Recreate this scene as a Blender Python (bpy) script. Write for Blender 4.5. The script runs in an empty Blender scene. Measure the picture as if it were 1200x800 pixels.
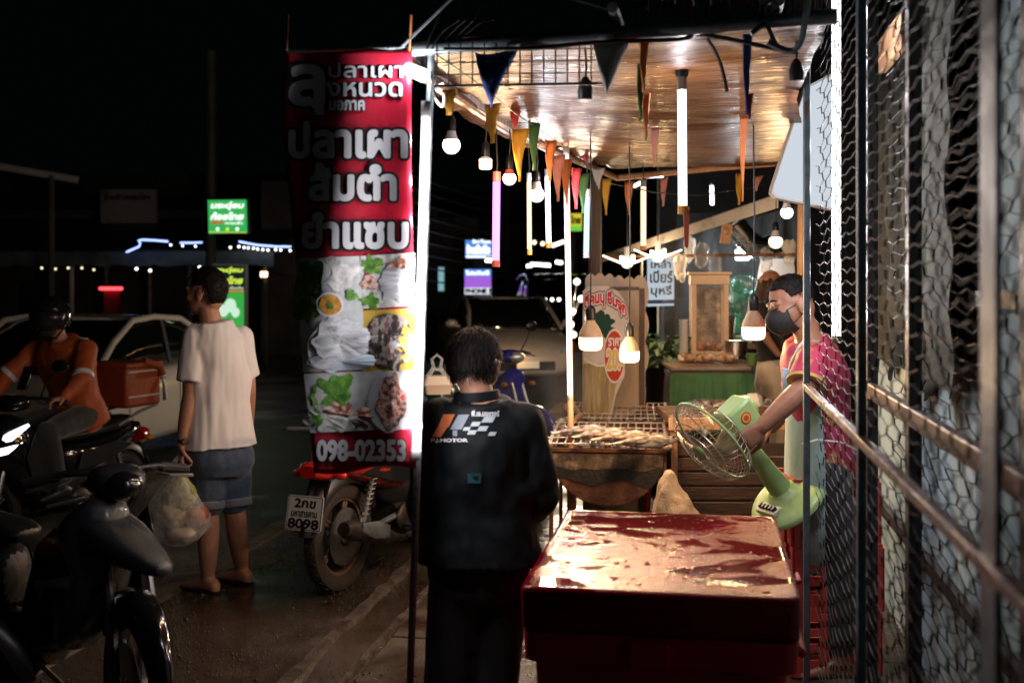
import bpy, bmesh, math, random
import numpy as np
from mathutils import Vector, Matrix, Euler, noise
from mathutils.bvhtree import BVHTree

random.seed(7)
SC = bpy.context.scene
COL = SC.collection
R = math.radians

# ---------------------------------------------------------------- camera
EYE, FPX, TH = 1.59, 1333.3, R(9.58)
FWD = Vector((-math.sin(TH), math.cos(TH), 0)); RT = Vector((math.cos(TH), math.sin(TH), 0)); UP = Vector((0, 0, 1))
cd = bpy.data.cameras.new('camera'); cam = bpy.data.objects.new('camera', cd); COL.objects.link(cam)
cam.location = (0, 0, EYE); cam.rotation_euler = (R(90), 0, TH)
cd.sensor_width = 36; cd.lens = 40; cd.shift_y = -65 / 1200
cd.clip_start = .05; cd.clip_end = 600
cd.dof.use_dof = True; cd.dof.focus_distance = 4.7; cd.dof.aperture_fstop = 2.8
SC.camera = cam
# ---------------------------------------------------------------- world: a black night
w = bpy.data.worlds.new('World'); SC.world = w; w.use_nodes = True
bg = w.node_tree.nodes['Background']
bg.inputs[0].default_value = (.35, .5, .55, 1); bg.inputs[1].default_value = .0016
# ---------------------------------------------------------------- exposure
vs = SC.view_settings
vs.view_transform = 'Standard'; vs.look = 'None'; vs.exposure = 0.0; vs.gamma = 1
SC.render.film_transparent = False
cy = SC.cycles
cy.use_denoising = True; cy.max_bounces = 8; cy.diffuse_bounces = 4; cy.glossy_bounces = 4
cy.transparent_max_bounces = 12; cy.transmission_bounces = 6
cy.caustics_reflective = False; cy.caustics_refractive = False
cy.sample_clamp_indirect = 6; cy.use_light_tree = True

def P(px, py, d):
    """the point at depth d (metres along the view axis) behind photograph pixel px, py"""
    return Vector((0, 0, EYE)) + FWD * d + RT * ((px - 600) / FPX * d) + UP * ((335 - py) / FPX * d)
def G(px, d, z=0.):
    p = P(px, 335, d); p.z = z; return p
def heading(hr, hf):
    v = RT * hr + FWD * hf
    return math.atan2(v.y, v.x)

# ================================================================ materials
def rgb(c): return (c[0], c[1], c[2], 1)
def pm(name, col, rough=.5, metal=0., var=.15, vscale=8., bump=0., bscale=60., coat=0., rvar=0., rscale=6., stretch=(1, 1, 1),
       alpha=1., trans=0., spec=.5, cols=None, emit=None, estr=0., sheen=0., bdist=.01):
    m = bpy.data.materials.new(name); m.use_nodes = True
    nt = m.node_tree; N = nt.nodes; L = nt.links
    b = N['Principled BSDF']
    tc = N.new('ShaderNodeTexCoord'); mp = N.new('ShaderNodeMapping'); mp.inputs['Scale'].default_value = stretch
    L.new(tc.outputs['Object'], mp.inputs['Vector'])
    nz = N.new('ShaderNodeTexNoise'); nz.inputs['Scale'].default_value = vscale; nz.inputs['Detail'].default_value = 7; nz.inputs['Roughness'].default_value = .62
    L.new(mp.outputs[0], nz.inputs['Vector'])
    cr = N.new('ShaderNodeValToRGB'); L.new(nz.outputs['Fac'], cr.inputs[0])
    el = cr.color_ramp.elements
    if cols is None:
        cols = [(.3, [x * (1 - var) for x in col]), (.7, [min(1, x * (1 + var)) for x in col])]
    el[0].position, el[0].color = cols[0][0], rgb(cols[0][1])
    el[1].position, el[1].color = cols[-1][0], rgb(cols[-1][1])
    for p, c in cols[1:-1]:
        e = el.new(p); e.color = rgb(c)
    L.new(cr.outputs[0], b.inputs['Base Color'])
    b.inputs['Roughness'].default_value = rough; b.inputs['Metallic'].default_value = metal
    b.inputs['Specular IOR Level'].default_value = spec
    b.inputs['Coat Weight'].default_value = coat; b.inputs['Coat Roughness'].default_value = .06
    b.inputs['Alpha'].default_value = alpha; b.inputs['Transmission Weight'].default_value = trans
    b.inputs['Sheen Weight'].default_value = sheen
    if emit is not None:
        b.inputs['Emission Color'].default_value = rgb(emit); b.inputs['Emission Strength'].default_value = estr
    if rvar:
        n2 = N.new('ShaderNodeTexNoise'); n2.inputs['Scale'].default_value = rscale; n2.inputs['Detail'].default_value = 6
        L.new(mp.outputs[0], n2.inputs['Vector'])
        mr = N.new('ShaderNodeMapRange'); mr.inputs[1].default_value = .38; mr.inputs[2].default_value = .62
        mr.inputs[3].default_value = max(.01, rough - rvar); mr.inputs[4].default_value = min(1, rough + rvar)
        L.new(n2.outputs['Fac'], mr.inputs[0]); L.new(mr.outputs[0], b.inputs['Roughness'])
    if bump:
        n3 = N.new('ShaderNodeTexNoise'); n3.inputs['Scale'].default_value = bscale; n3.inputs['Detail'].default_value = 5
        L.new(mp.outputs[0], n3.inputs['Vector'])
        bp = N.new('ShaderNodeBump'); bp.inputs['Strength'].default_value = bump; bp.inputs['Distance'].default_value = bdist
        L.new(n3.outputs['Fac'], bp.inputs['Height']); L.new(bp.outputs[0], b.inputs['Normal'])
    return m

def em(name, col, s):
    m = bpy.data.materials.new(name); m.use_nodes = True
    nt = m.node_tree; nt.nodes.clear()
    o = nt.nodes.new('ShaderNodeOutputMaterial'); e = nt.nodes.new('ShaderNodeEmission')
    e.inputs[0].default_value = rgb(col); e.inputs[1].default_value = s
    nt.links.new(e.outputs[0], o.inputs[0]); return m

def glow(name, col, s, through=.5):
    """frosted lamp glass: it glows itself and lets the lamp inside shine through"""
    m = bpy.data.materials.new(name); m.use_nodes = True
    nt = m.node_tree; nt.nodes.clear()
    o = nt.nodes.new('ShaderNodeOutputMaterial'); e = nt.nodes.new('ShaderNodeEmission'); t = nt.nodes.new('ShaderNodeBsdfTransparent'); x = nt.nodes.new('ShaderNodeMixShader')
    e.inputs[0].default_value = rgb(col); e.inputs[1].default_value = s; x.inputs[0].default_value = 1 - through
    nt.links.new(t.outputs[0], x.inputs[1]); nt.links.new(e.outputs[0], x.inputs[2]); nt.links.new(x.outputs[0], o.inputs[0]); return m
def lamp_inside(parent, pts, power, col, r):
    for p in pts:
        l = bpy.data.lights.new('lamp', 'POINT'); l.energy = power / len(pts); l.color = col; l.shadow_soft_size = r
        o = bpy.data.objects.new('lamp', l); COL.objects.link(o); o.parent = parent; o.location = p
LAMP = {}
def wet(name, dry, damp, s_mask=1.2, r_dry=.55, r_wet=.06, bscale=120., bump=.5, lo=.42, hi=.58, stretch=(1, 1, 1), spec=.5, vscale=9., dist=.4, bdist=.01):
    """a surface with patches of standing water: darker, mirror smooth; rough and gritty between them"""
    m = bpy.data.materials.new(name); m.use_nodes = True
    nt = m.node_tree; N = nt.nodes; L = nt.links; b = N['Principled BSDF']
    tc = N.new('ShaderNodeTexCoord'); mp = N.new('ShaderNodeMapping'); mp.inputs['Scale'].default_value = stretch
    L.new(tc.outputs['Object'], mp.inputs[0])
    n1 = N.new('ShaderNodeTexNoise'); n1.inputs['Scale'].default_value = s_mask; n1.inputs['Detail'].default_value = 8; n1.inputs['Roughness'].default_value = .6
    n1.inputs['Distortion'].default_value = dist
    L.new(mp.outputs[0], n1.inputs['Vector'])
    mr = N.new('ShaderNodeMapRange'); mr.inputs[1].default_value = lo; mr.inputs[2].default_value = hi
    L.new(n1.outputs['Fac'], mr.inputs[0])
    n2 = N.new('ShaderNodeTexNoise'); n2.inputs['Scale'].default_value = vscale; n2.inputs['Detail'].default_value = 8
    L.new(mp.outputs[0], n2.inputs['Vector'])
    c1 = N.new('ShaderNodeMix'); c1.data_type = 'RGBA'; c1.inputs[6].default_value = rgb([x * .6 for x in dry]); c1.inputs[7].default_value = rgb([x * 1.35 for x in dry])
    L.new(n2.outputs['Fac'], c1.inputs[0])
    c2 = N.new('ShaderNodeMix'); c2.data_type = 'RGBA'; c2.inputs[7].default_value = rgb(damp)
    L.new(mr.outputs[0], c2.inputs[0]); L.new(c1.outputs[2], c2.inputs[6]); L.new(c2.outputs[2], b.inputs['Base Color'])
    r = N.new('ShaderNodeMapRange'); r.inputs[3].default_value = r_dry; r.inputs[4].default_value = r_wet
    L.new(mr.outputs[0], r.inputs[0]); L.new(r.outputs[0], b.inputs['Roughness'])
    n3 = N.new('ShaderNodeTexNoise'); n3.inputs['Scale'].default_value = bscale; n3.inputs['Detail'].default_value = 4
    L.new(mp.outputs[0], n3.inputs['Vector'])
    bs = N.new('ShaderNodeMapRange'); bs.inputs[3].default_value = bump; bs.inputs[4].default_value = bump * .12
    L.new(mr.outputs[0], bs.inputs[0])
    bp = N.new('ShaderNodeBump'); bp.inputs['Distance'].default_value = bdist
    L.new(bs.outputs[0], bp.inputs['Strength']); L.new(n3.outputs['Fac'], bp.inputs['Height']); L.new(bp.outputs[0], b.inputs['Normal'])
    b.inputs['Specular IOR Level'].default_value = spec
    return m

def film(name, tint=(.9, .9, .9), opac=.25, rough=.12, bump=.6, bscale=14., edge=.5):
    """thin clear plastic: mostly see-through, with glossy wrinkles"""
    m = bpy.data.materials.new(name); m.use_nodes = True
    nt = m.node_tree; N = nt.nodes; L = nt.links
    b = N['Principled BSDF']; b.inputs['Base Color'].default_value = rgb(tint); b.inputs['Roughness'].default_value = rough
    tr = N.new('ShaderNodeBsdfTransparent'); mx = N.new('ShaderNodeMixShader')
    lw = N.new('ShaderNodeLayerWeight'); lw.inputs[0].default_value = .35
    tc = N.new('ShaderNodeTexCoord'); nz = N.new('ShaderNodeTexNoise'); nz.inputs['Scale'].default_value = bscale; nz.inputs['Detail'].default_value = 4
    L.new(tc.outputs['Object'], nz.inputs['Vector'])
    bp = N.new('ShaderNodeBump'); bp.inputs['Strength'].default_value = bump; bp.inputs['Distance'].default_value = .03
    L.new(nz.outputs['Fac'], bp.inputs['Height']); L.new(bp.outputs[0], b.inputs['Normal'])
    ma = N.new('ShaderNodeMath'); ma.operation = 'MULTIPLY_ADD'; ma.inputs[1].default_value = edge; ma.inputs[2].default_value = opac
    L.new(lw.outputs['Facing'], ma.inputs[0]); L.new(ma.outputs[0], mx.inputs[0])
    L.new(tr.outputs[0], mx.inputs[1]); L.new(b.outputs[0], mx.inputs[2])
    L.new(mx.outputs[0], N['Material Output'].inputs[0]); return m

# ================================================================ mesh building
class MB:
    def __init__(s): s.v = []; s.f = []; s.mi = []; s.cur = 0
    def add(s, vs, fs, M=None):
        o = len(s.v)
        s.v += [(M @ Vector(v)) if M is not None else Vector(v) for v in vs]
        s.f += [tuple(i + o for i in f) for f in fs]; s.mi += [s.cur] * len(fs); return s
    def box(s, c, sz, rot=None, M=None):
        x, y, z = [q / 2 for q in sz]
        vs = [Vector((a * x, b * y, e * z)) for a in (-1, 1) for b in (-1, 1) for e in (-1, 1)]
        T = Matrix.Translation(Vector(c)) @ (Euler(rot).to_matrix().to_4x4() if rot else Matrix())
        if M is not None: T = M @ T
        return s.add(vs, [(0, 1, 3, 2), (4, 6, 7, 5), (0, 4, 5, 1), (2, 3, 7, 6), (0, 2, 6, 4), (1, 5, 7, 3)], T)
    def hexa(s, c8):
        return s.add(c8, [(0, 3, 2, 1), (4, 5, 6, 7), (0, 1, 5, 4), (1, 2, 6, 5), (2, 3, 7, 6), (3, 0, 4, 7)])
    def loft(s, rings, cap=True, M=None, closed=True):
        n = len(rings[0]); vs = [p for r in rings for p in r]; fs = []
        for i in range(len(rings) - 1):
            for j in range(n if closed else n - 1):
                k = (j + 1) % n
                fs.append((i * n + j, i * n + k, (i + 1) * n + k, (i + 1) * n + j))
        if cap and closed:
            fs.append(tuple(range(n - 1, -1, -1))); b = (len(rings) - 1) * n; fs.append(tuple(range(b, b + n)))
        return s.add(vs, fs, M)
    def tube(s, pts, r, n=8, cap=True, side=None, flat=1., M=None):
        pts = [Vector(p) for p in pts]
        rs = r if isinstance(r, (list, tuple)) else [r] * len(pts)
        rings = []; a = None
        for i, p in enumerate(pts):
            t = (pts[min(i + 1, len(pts) - 1)] - pts[max(i - 1, 0)])
            t = t.normalized() if t.length > 1e-9 else Vector((0, 0, 1))
            if a is None:
                a = Vector(side) if side is not None else (Vector((0, 0, 1)) if abs(t.z) < .9 else Vector((1, 0, 0)))
            a = a - t * a.dot(t)
            if a.length < 1e-6: a = t.orthogonal()
            a.normalize(); b = t.cross(a)
            ri = rs[i]; ra, rb = ri if isinstance(ri, (tuple, list)) else (ri, ri * flat)
            rings.append([p + a * (ra * math.cos(q)) + b * (rb * math.sin(q)) for q in [2 * math.pi * k / n for k in range(n)]])
        return s.loft(rings, cap, M)
    def lathe(s, prof, n=24, M=None, cap=False):
        rings = [[Vector((r * math.cos(2 * math.pi * k / n), r * math.sin(2 * math.pi * k / n), z)) for k in range(n)] for r, z in prof]
        return s.loft(rings, cap, M)
    def ell(s, c, r, n=16, m=10, M=None, B=None):
        """ellipsoid; B = (ax, ay, az) own axes"""
        c = Vector(c); ax, ay, az = B or (Vector((1, 0, 0)), Vector((0, 1, 0)), Vector((0, 0, 1)))
        if not isinstance(r, (tuple, list)): r = (r, r, r)
        vs = [c - az * r[2]]
        for i in range(1, m):
            f = -math.pi / 2 + math.pi * i / m
            for k in range(n):
                q = 2 * math.pi * k / n
                vs.append(c + ax * (r[0] * math.cos(f) * math.cos(q)) + ay * (r[1] * math.cos(f) * math.sin(q)) + az * (r[2] * math.sin(f)))
        vs.append(c + az * r[2]); fs = []
        for k in range(n):
            fs.append((0, 1 + (k + 1) % n, 1 + k)); b = 1 + (m - 2) * n
            fs.append((b + k, b + (k + 1) % n, len(vs) - 1))
        for i in range(m - 2):
            for k in range(n):
                fs.append((1 + i * n + k, 1 + i * n + (k + 1) % n, 1 + (i + 1) * n + (k + 1) % n, 1 + (i + 1) * n + k))
        return s.add(vs, fs, M)
    def prism(s, poly, h, M=None):
        n = len(poly); vs = [(x, y, 0) for x, y in poly] + [(x, y, h) for x, y in poly]
        fs = [tuple(range(n - 1, -1, -1)), tuple(range(n, 2 * n))] + [(i, (i + 1) % n, n + (i + 1) % n, n + i) for i in range(n)]
        return s.add(vs, fs, M)
    def slab(s, pts, off):
        """a flat outline in space pushed along off: a solid"""
        n = len(pts); off = Vector(off); vs = [Vector(p) for p in pts] + [Vector(p) + off for p in pts]
        return s.add(vs, [tuple(range(n - 1, -1, -1)), tuple(range(n, 2 * n))] + [(i, (i + 1) % n, n + (i + 1) % n, n + i) for i in range(n)])
    def mesh(s, name, mats):
        me = bpy.data.meshes.new(name); me.from_pydata([tuple(v) for v in s.v], [], s.f)
        for m in mats: me.materials.append(m)
        if len(mats) > 1: me.polygons.foreach_set('material_index', s.mi)
        bm = bmesh.new(); bm.from_mesh(me); bmesh.ops.recalc_face_normals(bm, faces=bm.faces); bm.to_mesh(me); bm.free()
        me.update(); return me
    def build(s, name, mats, parent=None, bevel=0., sub=0, smooth=35, solid=0., label=None, segs=2, off=None):
        if not isinstance(mats, (list, tuple)): mats = [mats]
        if off is not None: s.v = [v - off for v in s.v]
        elif parent is not None and parent.get('wbase'): 
            b = Vector(parent['wbase']); s.v = [v - b for v in s.v]
        me = s.mesh(name, mats)
        o = bpy.data.objects.new(name, me); COL.objects.link(o)
        if smooth:
            me.polygons.foreach_set('use_smooth', [True] * len(me.polygons))
            me.set_sharp_from_angle(angle=R(smooth))
        if parent is not None: o.parent = parent
        if solid:
            q = o.modifiers.new('solid', 'SOLIDIFY'); q.thickness = solid; q.offset = 0
        if bevel:
            q = o.modifiers.new('bevel', 'BEVEL'); q.width = bevel; q.segments = segs; q.limit_method = 'ANGLE'; q.angle_limit = R(40)
        if sub:
            q = o.modifiers.new('sub', 'SUBSURF'); q.levels = sub; q.render_levels = sub
            me.polygons.foreach_set('use_smooth', [True] * len(me.polygons))
        if label: o['label'] = label
        return o

def tag(o, label, cat, group=None):
    o['label'] = label; o['category'] = cat
    if group: o['group'] = group
    return o
def thing(name, label, cat, loc=(0, 0, 0), rz=0., group=None, world=False):
    """an Empty at the thing's base; with world=True its parts are given in world coordinates"""
    o = bpy.data.objects.new(name, None); COL.objects.link(o); o.empty_display_size = .1
    o.location = loc; o.rotation_euler = (0, 0, rz); tag(o, label, cat, group)
    if world: o['wbase'] = list(Vector(loc))
    return o
def struct(o): o['kind'] = 'structure'; return o
def kids(o, allo): return [c for c in allo if c.parent == o]
def dup(root, loc, rz=None, label=None):
    allo = list(bpy.data.objects)
    def cp(o, par):
        c = o.copy(); COL.objects.link(c); c.parent = par
        for k in [q for q in allo if q.parent == o]: cp(k, c)
        return c
    r = cp(root, None); r.location = loc
    if rz is not None: r.rotation_euler = (0, 0, rz)
    if label: r['label'] = label
    return r
def remesh(mb, voxel, smooth=4, fac=.5):
    """union of closed volumes as one continuous skin: returns (verts, faces)"""
    me = mb.mesh('tmp', []); o = bpy.data.objects.new('tmp', me); COL.objects.link(o)
    q = o.modifiers.new('r', 'REMESH'); q.mode = 'VOXEL'; q.voxel_size = voxel
    q = o.modifiers.new('s', 'SMOOTH'); q.factor = fac; q.iterations = smooth
    bpy.context.view_layer.update()
    dg = bpy.context.evaluated_depsgraph_get(); m2 = bpy.data.meshes.new_from_object(o.evaluated_get(dg))
    vs = [v.co.copy() for v in m2.vertices]; fs = [tuple(p.vertices) for p in m2.polygons]; ns = [v.normal.copy() for v in m2.vertices]
    bpy.data.objects.remove(o); bpy.data.meshes.remove(me); bpy.data.meshes.remove(m2)
    out = MB(); out.v = vs; out.f = fs; out.mi = [0] * len(fs); out.n = ns
    return out
def wrinkle(mb, amp, sc, seed=0., fine=.35):
    sx, sy, sz = sc
    for i, v in enumerate(mb.v):
        q = Vector((v.x * sx + seed, v.y * sy, v.z * sz))
        a = noise.noise(q) + fine * noise.noise(q * 2.3 + Vector((9, 3, 1)))
        mb.v[i] = v + mb.n[i] * (amp * a)
    return mb

# ---------------------------------------------------------------- lettering (glyph outlines -> distance field -> filled shapes)
_GL = {}
def _sdf(s, res):
    k = (s, res)
    if k in _GL: return _GL[k]
    c = bpy.data.curves.new('t', 'FONT'); c.body = s; c.size = 1; c.fill_mode = 'NONE'; c.resolution_u = 3
    o = bpy.data.objects.new('t', c); COL.objects.link(o); bpy.context.view_layer.update()
    m = bpy.data.meshes.new_from_object(o.evaluated_get(bpy.context.evaluated_depsgraph_get()))
    V = np.array([v.co[:2] for v in m.vertices]); E = np.array([e.vertices[:] for e in m.edges])
    bpy.data.objects.remove(o); bpy.data.curves.remove(c); bpy.data.meshes.remove(m)
    A = V[E[:, 0]]; B = V[E[:, 1]]
    lo = V.min(0) - .22; hi = V.max(0) + .22
    nx, ny = int((hi[0] - lo[0]) / res) + 1, int((hi[1] - lo[1]) / res) + 1
    X, Y = np.meshgrid(lo[0] + res * np.arange(nx), lo[1] + res * np.arange(ny), indexing='ij')
    Q = np.stack([X.ravel(), Y.ravel()], 1); D = np.full(len(Q), 1e9); C = np.zeros(len(Q), int)
    for a, b in zip(A, B):
        ab = b - a; t = np.clip(((Q - a) @ ab) / max(ab @ ab, 1e-12), 0, 1)
        d = Q - a - t[:, None] * ab; D = np.minimum(D, (d * d).sum(1))
        up = (a[1] <= Q[:, 1]) != (b[1] <= Q[:, 1])
        if abs(ab[1]) > 1e-12:
            xi = a[0] + (Q[:, 1] - a[1]) / ab[1] * ab[0]
            C += (up & (xi > Q[:, 0])).astype(int)
    S = np.sqrt(D); S[C % 2 == 1] *= -1
    _GL[k] = (X, Y, S.reshape(nx, ny), V.min(0), V.max(0)); return _GL[k]
def text2d(s, grow=0., res=.04):
    """filled shapes of the words s, in a box of 0..1 by 0..1 (the ungrown letters' own box): verts, faces"""
    X, Y, S, lo, hi = _sdf(s, res); S = S - grow
    nx, ny = S.shape; sz = hi - lo
    vid = {}; vs = []; fs = []
    def vert(key, x, y):
        if key not in vid: vid[key] = len(vs); vs.append(((x - lo[0]) / sz[0], (y - lo[1]) / sz[1]))
        return vid[key]
    ins = S < 0
    for i in range(nx - 1):
        for j in range(ny - 1):
            cs = [(i, j), (i + 1, j), (i + 1, j + 1), (i, j + 1)]
            k = [ins[c] for c in cs]
            if not any(k): continue
            poly = []
            for a in range(4):
                p, q = cs[a], cs[(a + 1) % 4]
                if k[a]: poly.append(vert(p, X[p], Y[p]))
                if k[a] != k[(a + 1) % 4]:
                    t = S[p] / (S[p] - S[q]); key = (min(p, q), max(p, q))
                    poly.append(vert(key, X[p] + t * (X[q] - X[p]), Y[p] + t * (Y[q] - Y[p])))
            if len(poly) >= 3: fs.append(tuple(poly))
    return vs, fs
def put_text(mb, s, fn, x0, y0, x1, y1, grow=0., res=.04, lift=0., shear=0., pre=None):
    """letters of s filling the box x0..x1 by y0(bottom)..y1(top) of the surface fn(x, y, lift)"""
    vs, fs = text2d(s, grow, res)
    out = []
    for u, v in vs:
        x, y = x0 + (x1 - x0) * u + shear * (v - .5) * abs(y1 - y0), y0 + (y1 - y0) * v
        if pre: x, y = pre(x, y, u, v)
        out.append(fn(x, y, lift))
    mb.add(out, fs)
def plane_fn(o, ax, ay, n):
    o, ax, ay, n = Vector(o), Vector(ax), Vector(ay), Vector(n)
    return lambda x, y, l=0.: o + ax * x + ay * y + n * l
# ================================================================ palette
M = {}
M['asphalt'] = wet('wet_asphalt', (.045, .046, .052), (.018, .018, .02), s_mask=.9, r_dry=.2, r_wet=.07, bscale=130, bump=1., bdist=.010, spec=.9, lo=.4, hi=.62)
M['pave'] = wet('wet_concrete', (.075, .045, .027), (.022, .015, .010), s_mask=1.1, r_dry=.25, r_wet=.06, bscale=120, bump=1., bdist=.012, spec=.9, lo=.4, hi=.6)
M['walk'] = wet('wet_paving', (.10, .075, .055), (.035, .026, .02), s_mask=1.7, r_dry=.6, r_wet=.12, bscale=90, bump=.7, lo=.42, hi=.62)
M['kerb'] = pm('kerb_concrete', (.10, .078, .058), .5, var=.5, bump=.7, bscale=50, rvar=.2)
M['mortar'] = pm('mortar', (.075, .055, .040), .5, var=.6, vscale=14, bump=.9, bscale=60, rvar=.25)
M['earth'] = pm('dark_ground', (.03, .03, .03), .7, bump=.3)
M['black'] = pm('black_plastic', (.012, .012, .013), .38, var=.3, bump=.05)
M['gloss_black'] = pm('gloss_black', (.01, .01, .012), .12, coat=.6, var=.2, rvar=.05)
M['rubber'] = pm('rubber', (.016, .015, .014), .7, bump=.3, bscale=90, var=.4)
M['tyre_dusty'] = pm('dusty_tyre', (.032, .023, .017), .75, bump=.5, bscale=90, var=.4)
M['steel'] = pm('steel', (.45, .45, .46), .35, metal=1, var=.25, rvar=.12)
M['dull_steel'] = pm('dull_steel', (.20, .22, .23), .45, metal=.7, var=.35, bump=.2, rvar=.15)
M['rust'] = pm('rusty_steel', (.16, .075, .04), .6, metal=.3, cols=[(.3, (.07, .03, .018)), (.52, (.2, .09, .045)), (.75, (.32, .2, .13))], bump=.5, bscale=45, rvar=.2)
M['chrome'] = pm('chrome', (.7, .7, .7), .08, metal=1, var=.1)
M['gunmetal'] = pm('engine_metal', (.055, .045, .038), .42, metal=.7, var=.6, vscale=14, bump=.3, rvar=.15)
M['white'] = pm('white_plastic', (.75, .74, .72), .35, var=.06)
M['cream'] = pm('cream_board', (.52, .38, .26), .5, var=.08)
M['cord'] = pm('black_cord', (.012, .012, .012), .45)
M['darkwood'] = pm('dark_wood', (.055, .03, .02), .5, var=.5, stretch=(1, 8, 8), bump=.4, bscale=20)
M['wood'] = pm('pale_wood', (.46, .26, .14), .5, var=.3, stretch=(8, 8, 1), vscale=5, bump=.2)
M['skin'] = pm('skin', (.42, .21, .13), .48, var=.12, vscale=25, bump=.08, bscale=220, spec=.4)
M['skin2'] = pm('skin_tan', (.40, .19, .115), .42, var=.14, vscale=25, bump=.08, bscale=220, spec=.45)
M['hair'] = pm('black_hair', (.007, .005, .0045), .6, var=.5, vscale=90, stretch=(1, 1, .15), bump=.5, bscale=130, spec=.16)
M['hair_brown'] = pm('brown_hair', (.05, .02, .011), .4, var=.5, vscale=70, stretch=(1, 1, .12), bump=.6, bscale=110, spec=.25)
M['glass'] = pm('dark_glass', (.006, .007, .008), .05, var=.1, spec=.6)
M['clear'] = film('clear_panel', (.8, .85, .85), .04, .05, .05, edge=.15)
M['film'] = film('clear_film', (.85, .85, .82), .05, .12, .9, 12, edge=.22)
M['bag'] = film('bag_film', (.9, .88, .84), .2, .2, .9, 18, edge=.35)
M['red_lens'] = pm('red_lens', (.55, .02, .015), .12, coat=.6, var=.2)
M['amber'] = pm('amber_lens', (.7, .25, .02), .15, coat=.5)
M['lens'] = pm('clear_lens', (.6, .62, .65), .06, metal=.6, var=.4, vscale=30)
M['mirror'] = pm('mirror_glass', (.6, .6, .62), .03, metal=1, var=.02)
# lamps
# glass look (colour, strength) and the strength of the lamp inside (colour, radiance)
for k_, gc, gs, lc, ls in (('tube', (1., .96, 1.), 4.4, (1.0, .95, 1.0), 66), ('bulb_warm', (1., .80, .52), 4.6, (1.0, .60, .27), 190), ('bulb_white', (1., .88, .70), 4.6, (1.0, .68, .40), 280), ('bulb_cool', (.86, .94, 1.), 4.6, (.85, .93, 1.0), 120)):
    M[k_] = glow('glow_' + k_, gc, gs); LAMP[k_] = (lc, ls)
M['tube_warm'] = em('tube_warm', (1.0, .76, .48), 1.7)
M['tube_blue'] = em('tube_blue', (.48, .63, 1.0), 1.9)
M['tube_purple'] = em('tube_purple', (.72, .22, 1.0), 3.4)
M['bulb_dot'] = em('bulb_dot', (1.0, .9, .7), 3.5)
M['rope_blue'] = em('rope_blue', (.3, .42, 1.0), 3.2)
M['rope_red'] = em('rope_red', (1.0, .05, .06), 4.)

# ================================================================ the setting
g = MB(); g.box((0, 60, -.33), (400, 420, .2)); struct(g.build('ground', M['earth'], smooth=0))
ro = MB()
def strip(mb, x0, x1, y0, y1, z0, z1): mb.box(((x0 + x1) / 2, (y0 + y1) / 2, (z0 + z1) / 2), (x1 - x0, y1 - y0, z1 - z0))
strip(ro, -16, 12, -8, 180, -.22, -.15); struct(ro.build('road', M['asphalt'], smooth=0))
pv = MB(); strip(pv, -2.7, -1.66, -6, 8.2, -.2, 0); strip(pv, -1.95, -1.66, 8.203, 60, -.2, 0)
struct(pv.build('pavement', M['pave'], bevel=.015, smooth=0))
gt = MB(); strip(gt, -1.655, -1.40, -6, 60, -.2, -.012); struct(gt.build('gutter', M['pave'], smooth=0))
kb = MB()
strip(kb, -2.86, -2.704, -6, 8.2, -.2, .006)
struct(kb.build('kerb', M['kerb'], bevel=.02, smooth=0))
kb = MB()
# broken mortar ridges either side of the gutter, with chipped uneven tops
for x0, wd, h, sd in ((-1.66, .050, .016, 1), (-1.43, .030, .012, 5), (-.80, .022, .010, 9)):
    rings = []
    for i in range(260):
        y = -2 + i * .06
        n1 = noise.noise(Vector((sd, y * 1.7, 0))); n2 = noise.noise(Vector((sd + 4, y * 6, 0)))
        ww = wd * (.75 + .5 * n1 + .3 * n2); hh = max(.003, h * (.8 + .9 * n2)); cx = x0 + .02 * n1
        rings.append([Vector((cx - ww, y, -.02)), Vector((cx - ww * .6, y, hh)), Vector((cx + ww * .6, y, hh * .8)), Vector((cx + ww, y, -.02))])
    kb.loft(rings)
struct(kb.build('gutter_edging', M['mortar'], smooth=50))
wk = MB()
y = -4.
while y < 14:
    for x0, x1 in ((-1.395, -.82), (-.78, -.1), (-.095, .6), (.605, 3.2)):
        strip(wk, x0, x1, y, y + .595, -.2, .004 + random.uniform(-.003, .003))
    y += .6
strip(wk, -1.395, 9, 14.0, 60, -.2, .0)
struct(wk.build('footpath', M['walk'], bevel=.006, smooth=0))
# puddles on the near pavement
for px, py, rx, ry, sd in ():
    d = 1.59 * FPX / (py - 335); c = G(px, d, 0)
    pm_ = MB(); n = 40; pts = []
    for k in range(n):
        a = 2 * math.pi * k / n; q = 1 + .5 * noise.noise(Vector((math.cos(a) * 1.3 + sd * 7, math.sin(a) * 1.3, 0)))
        pts.append((c.x + rx * q * math.cos(a), c.y + ry * 2 * q * math.sin(a), .004))
    pm_.slab(pts, (0, 0, .0015)); o = pm_.build('puddle_water', pm('puddle_water_%d' % sd, (.012, .01, .009), .04, bump=.05, bscale=8), smooth=0); struct(o)
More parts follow.
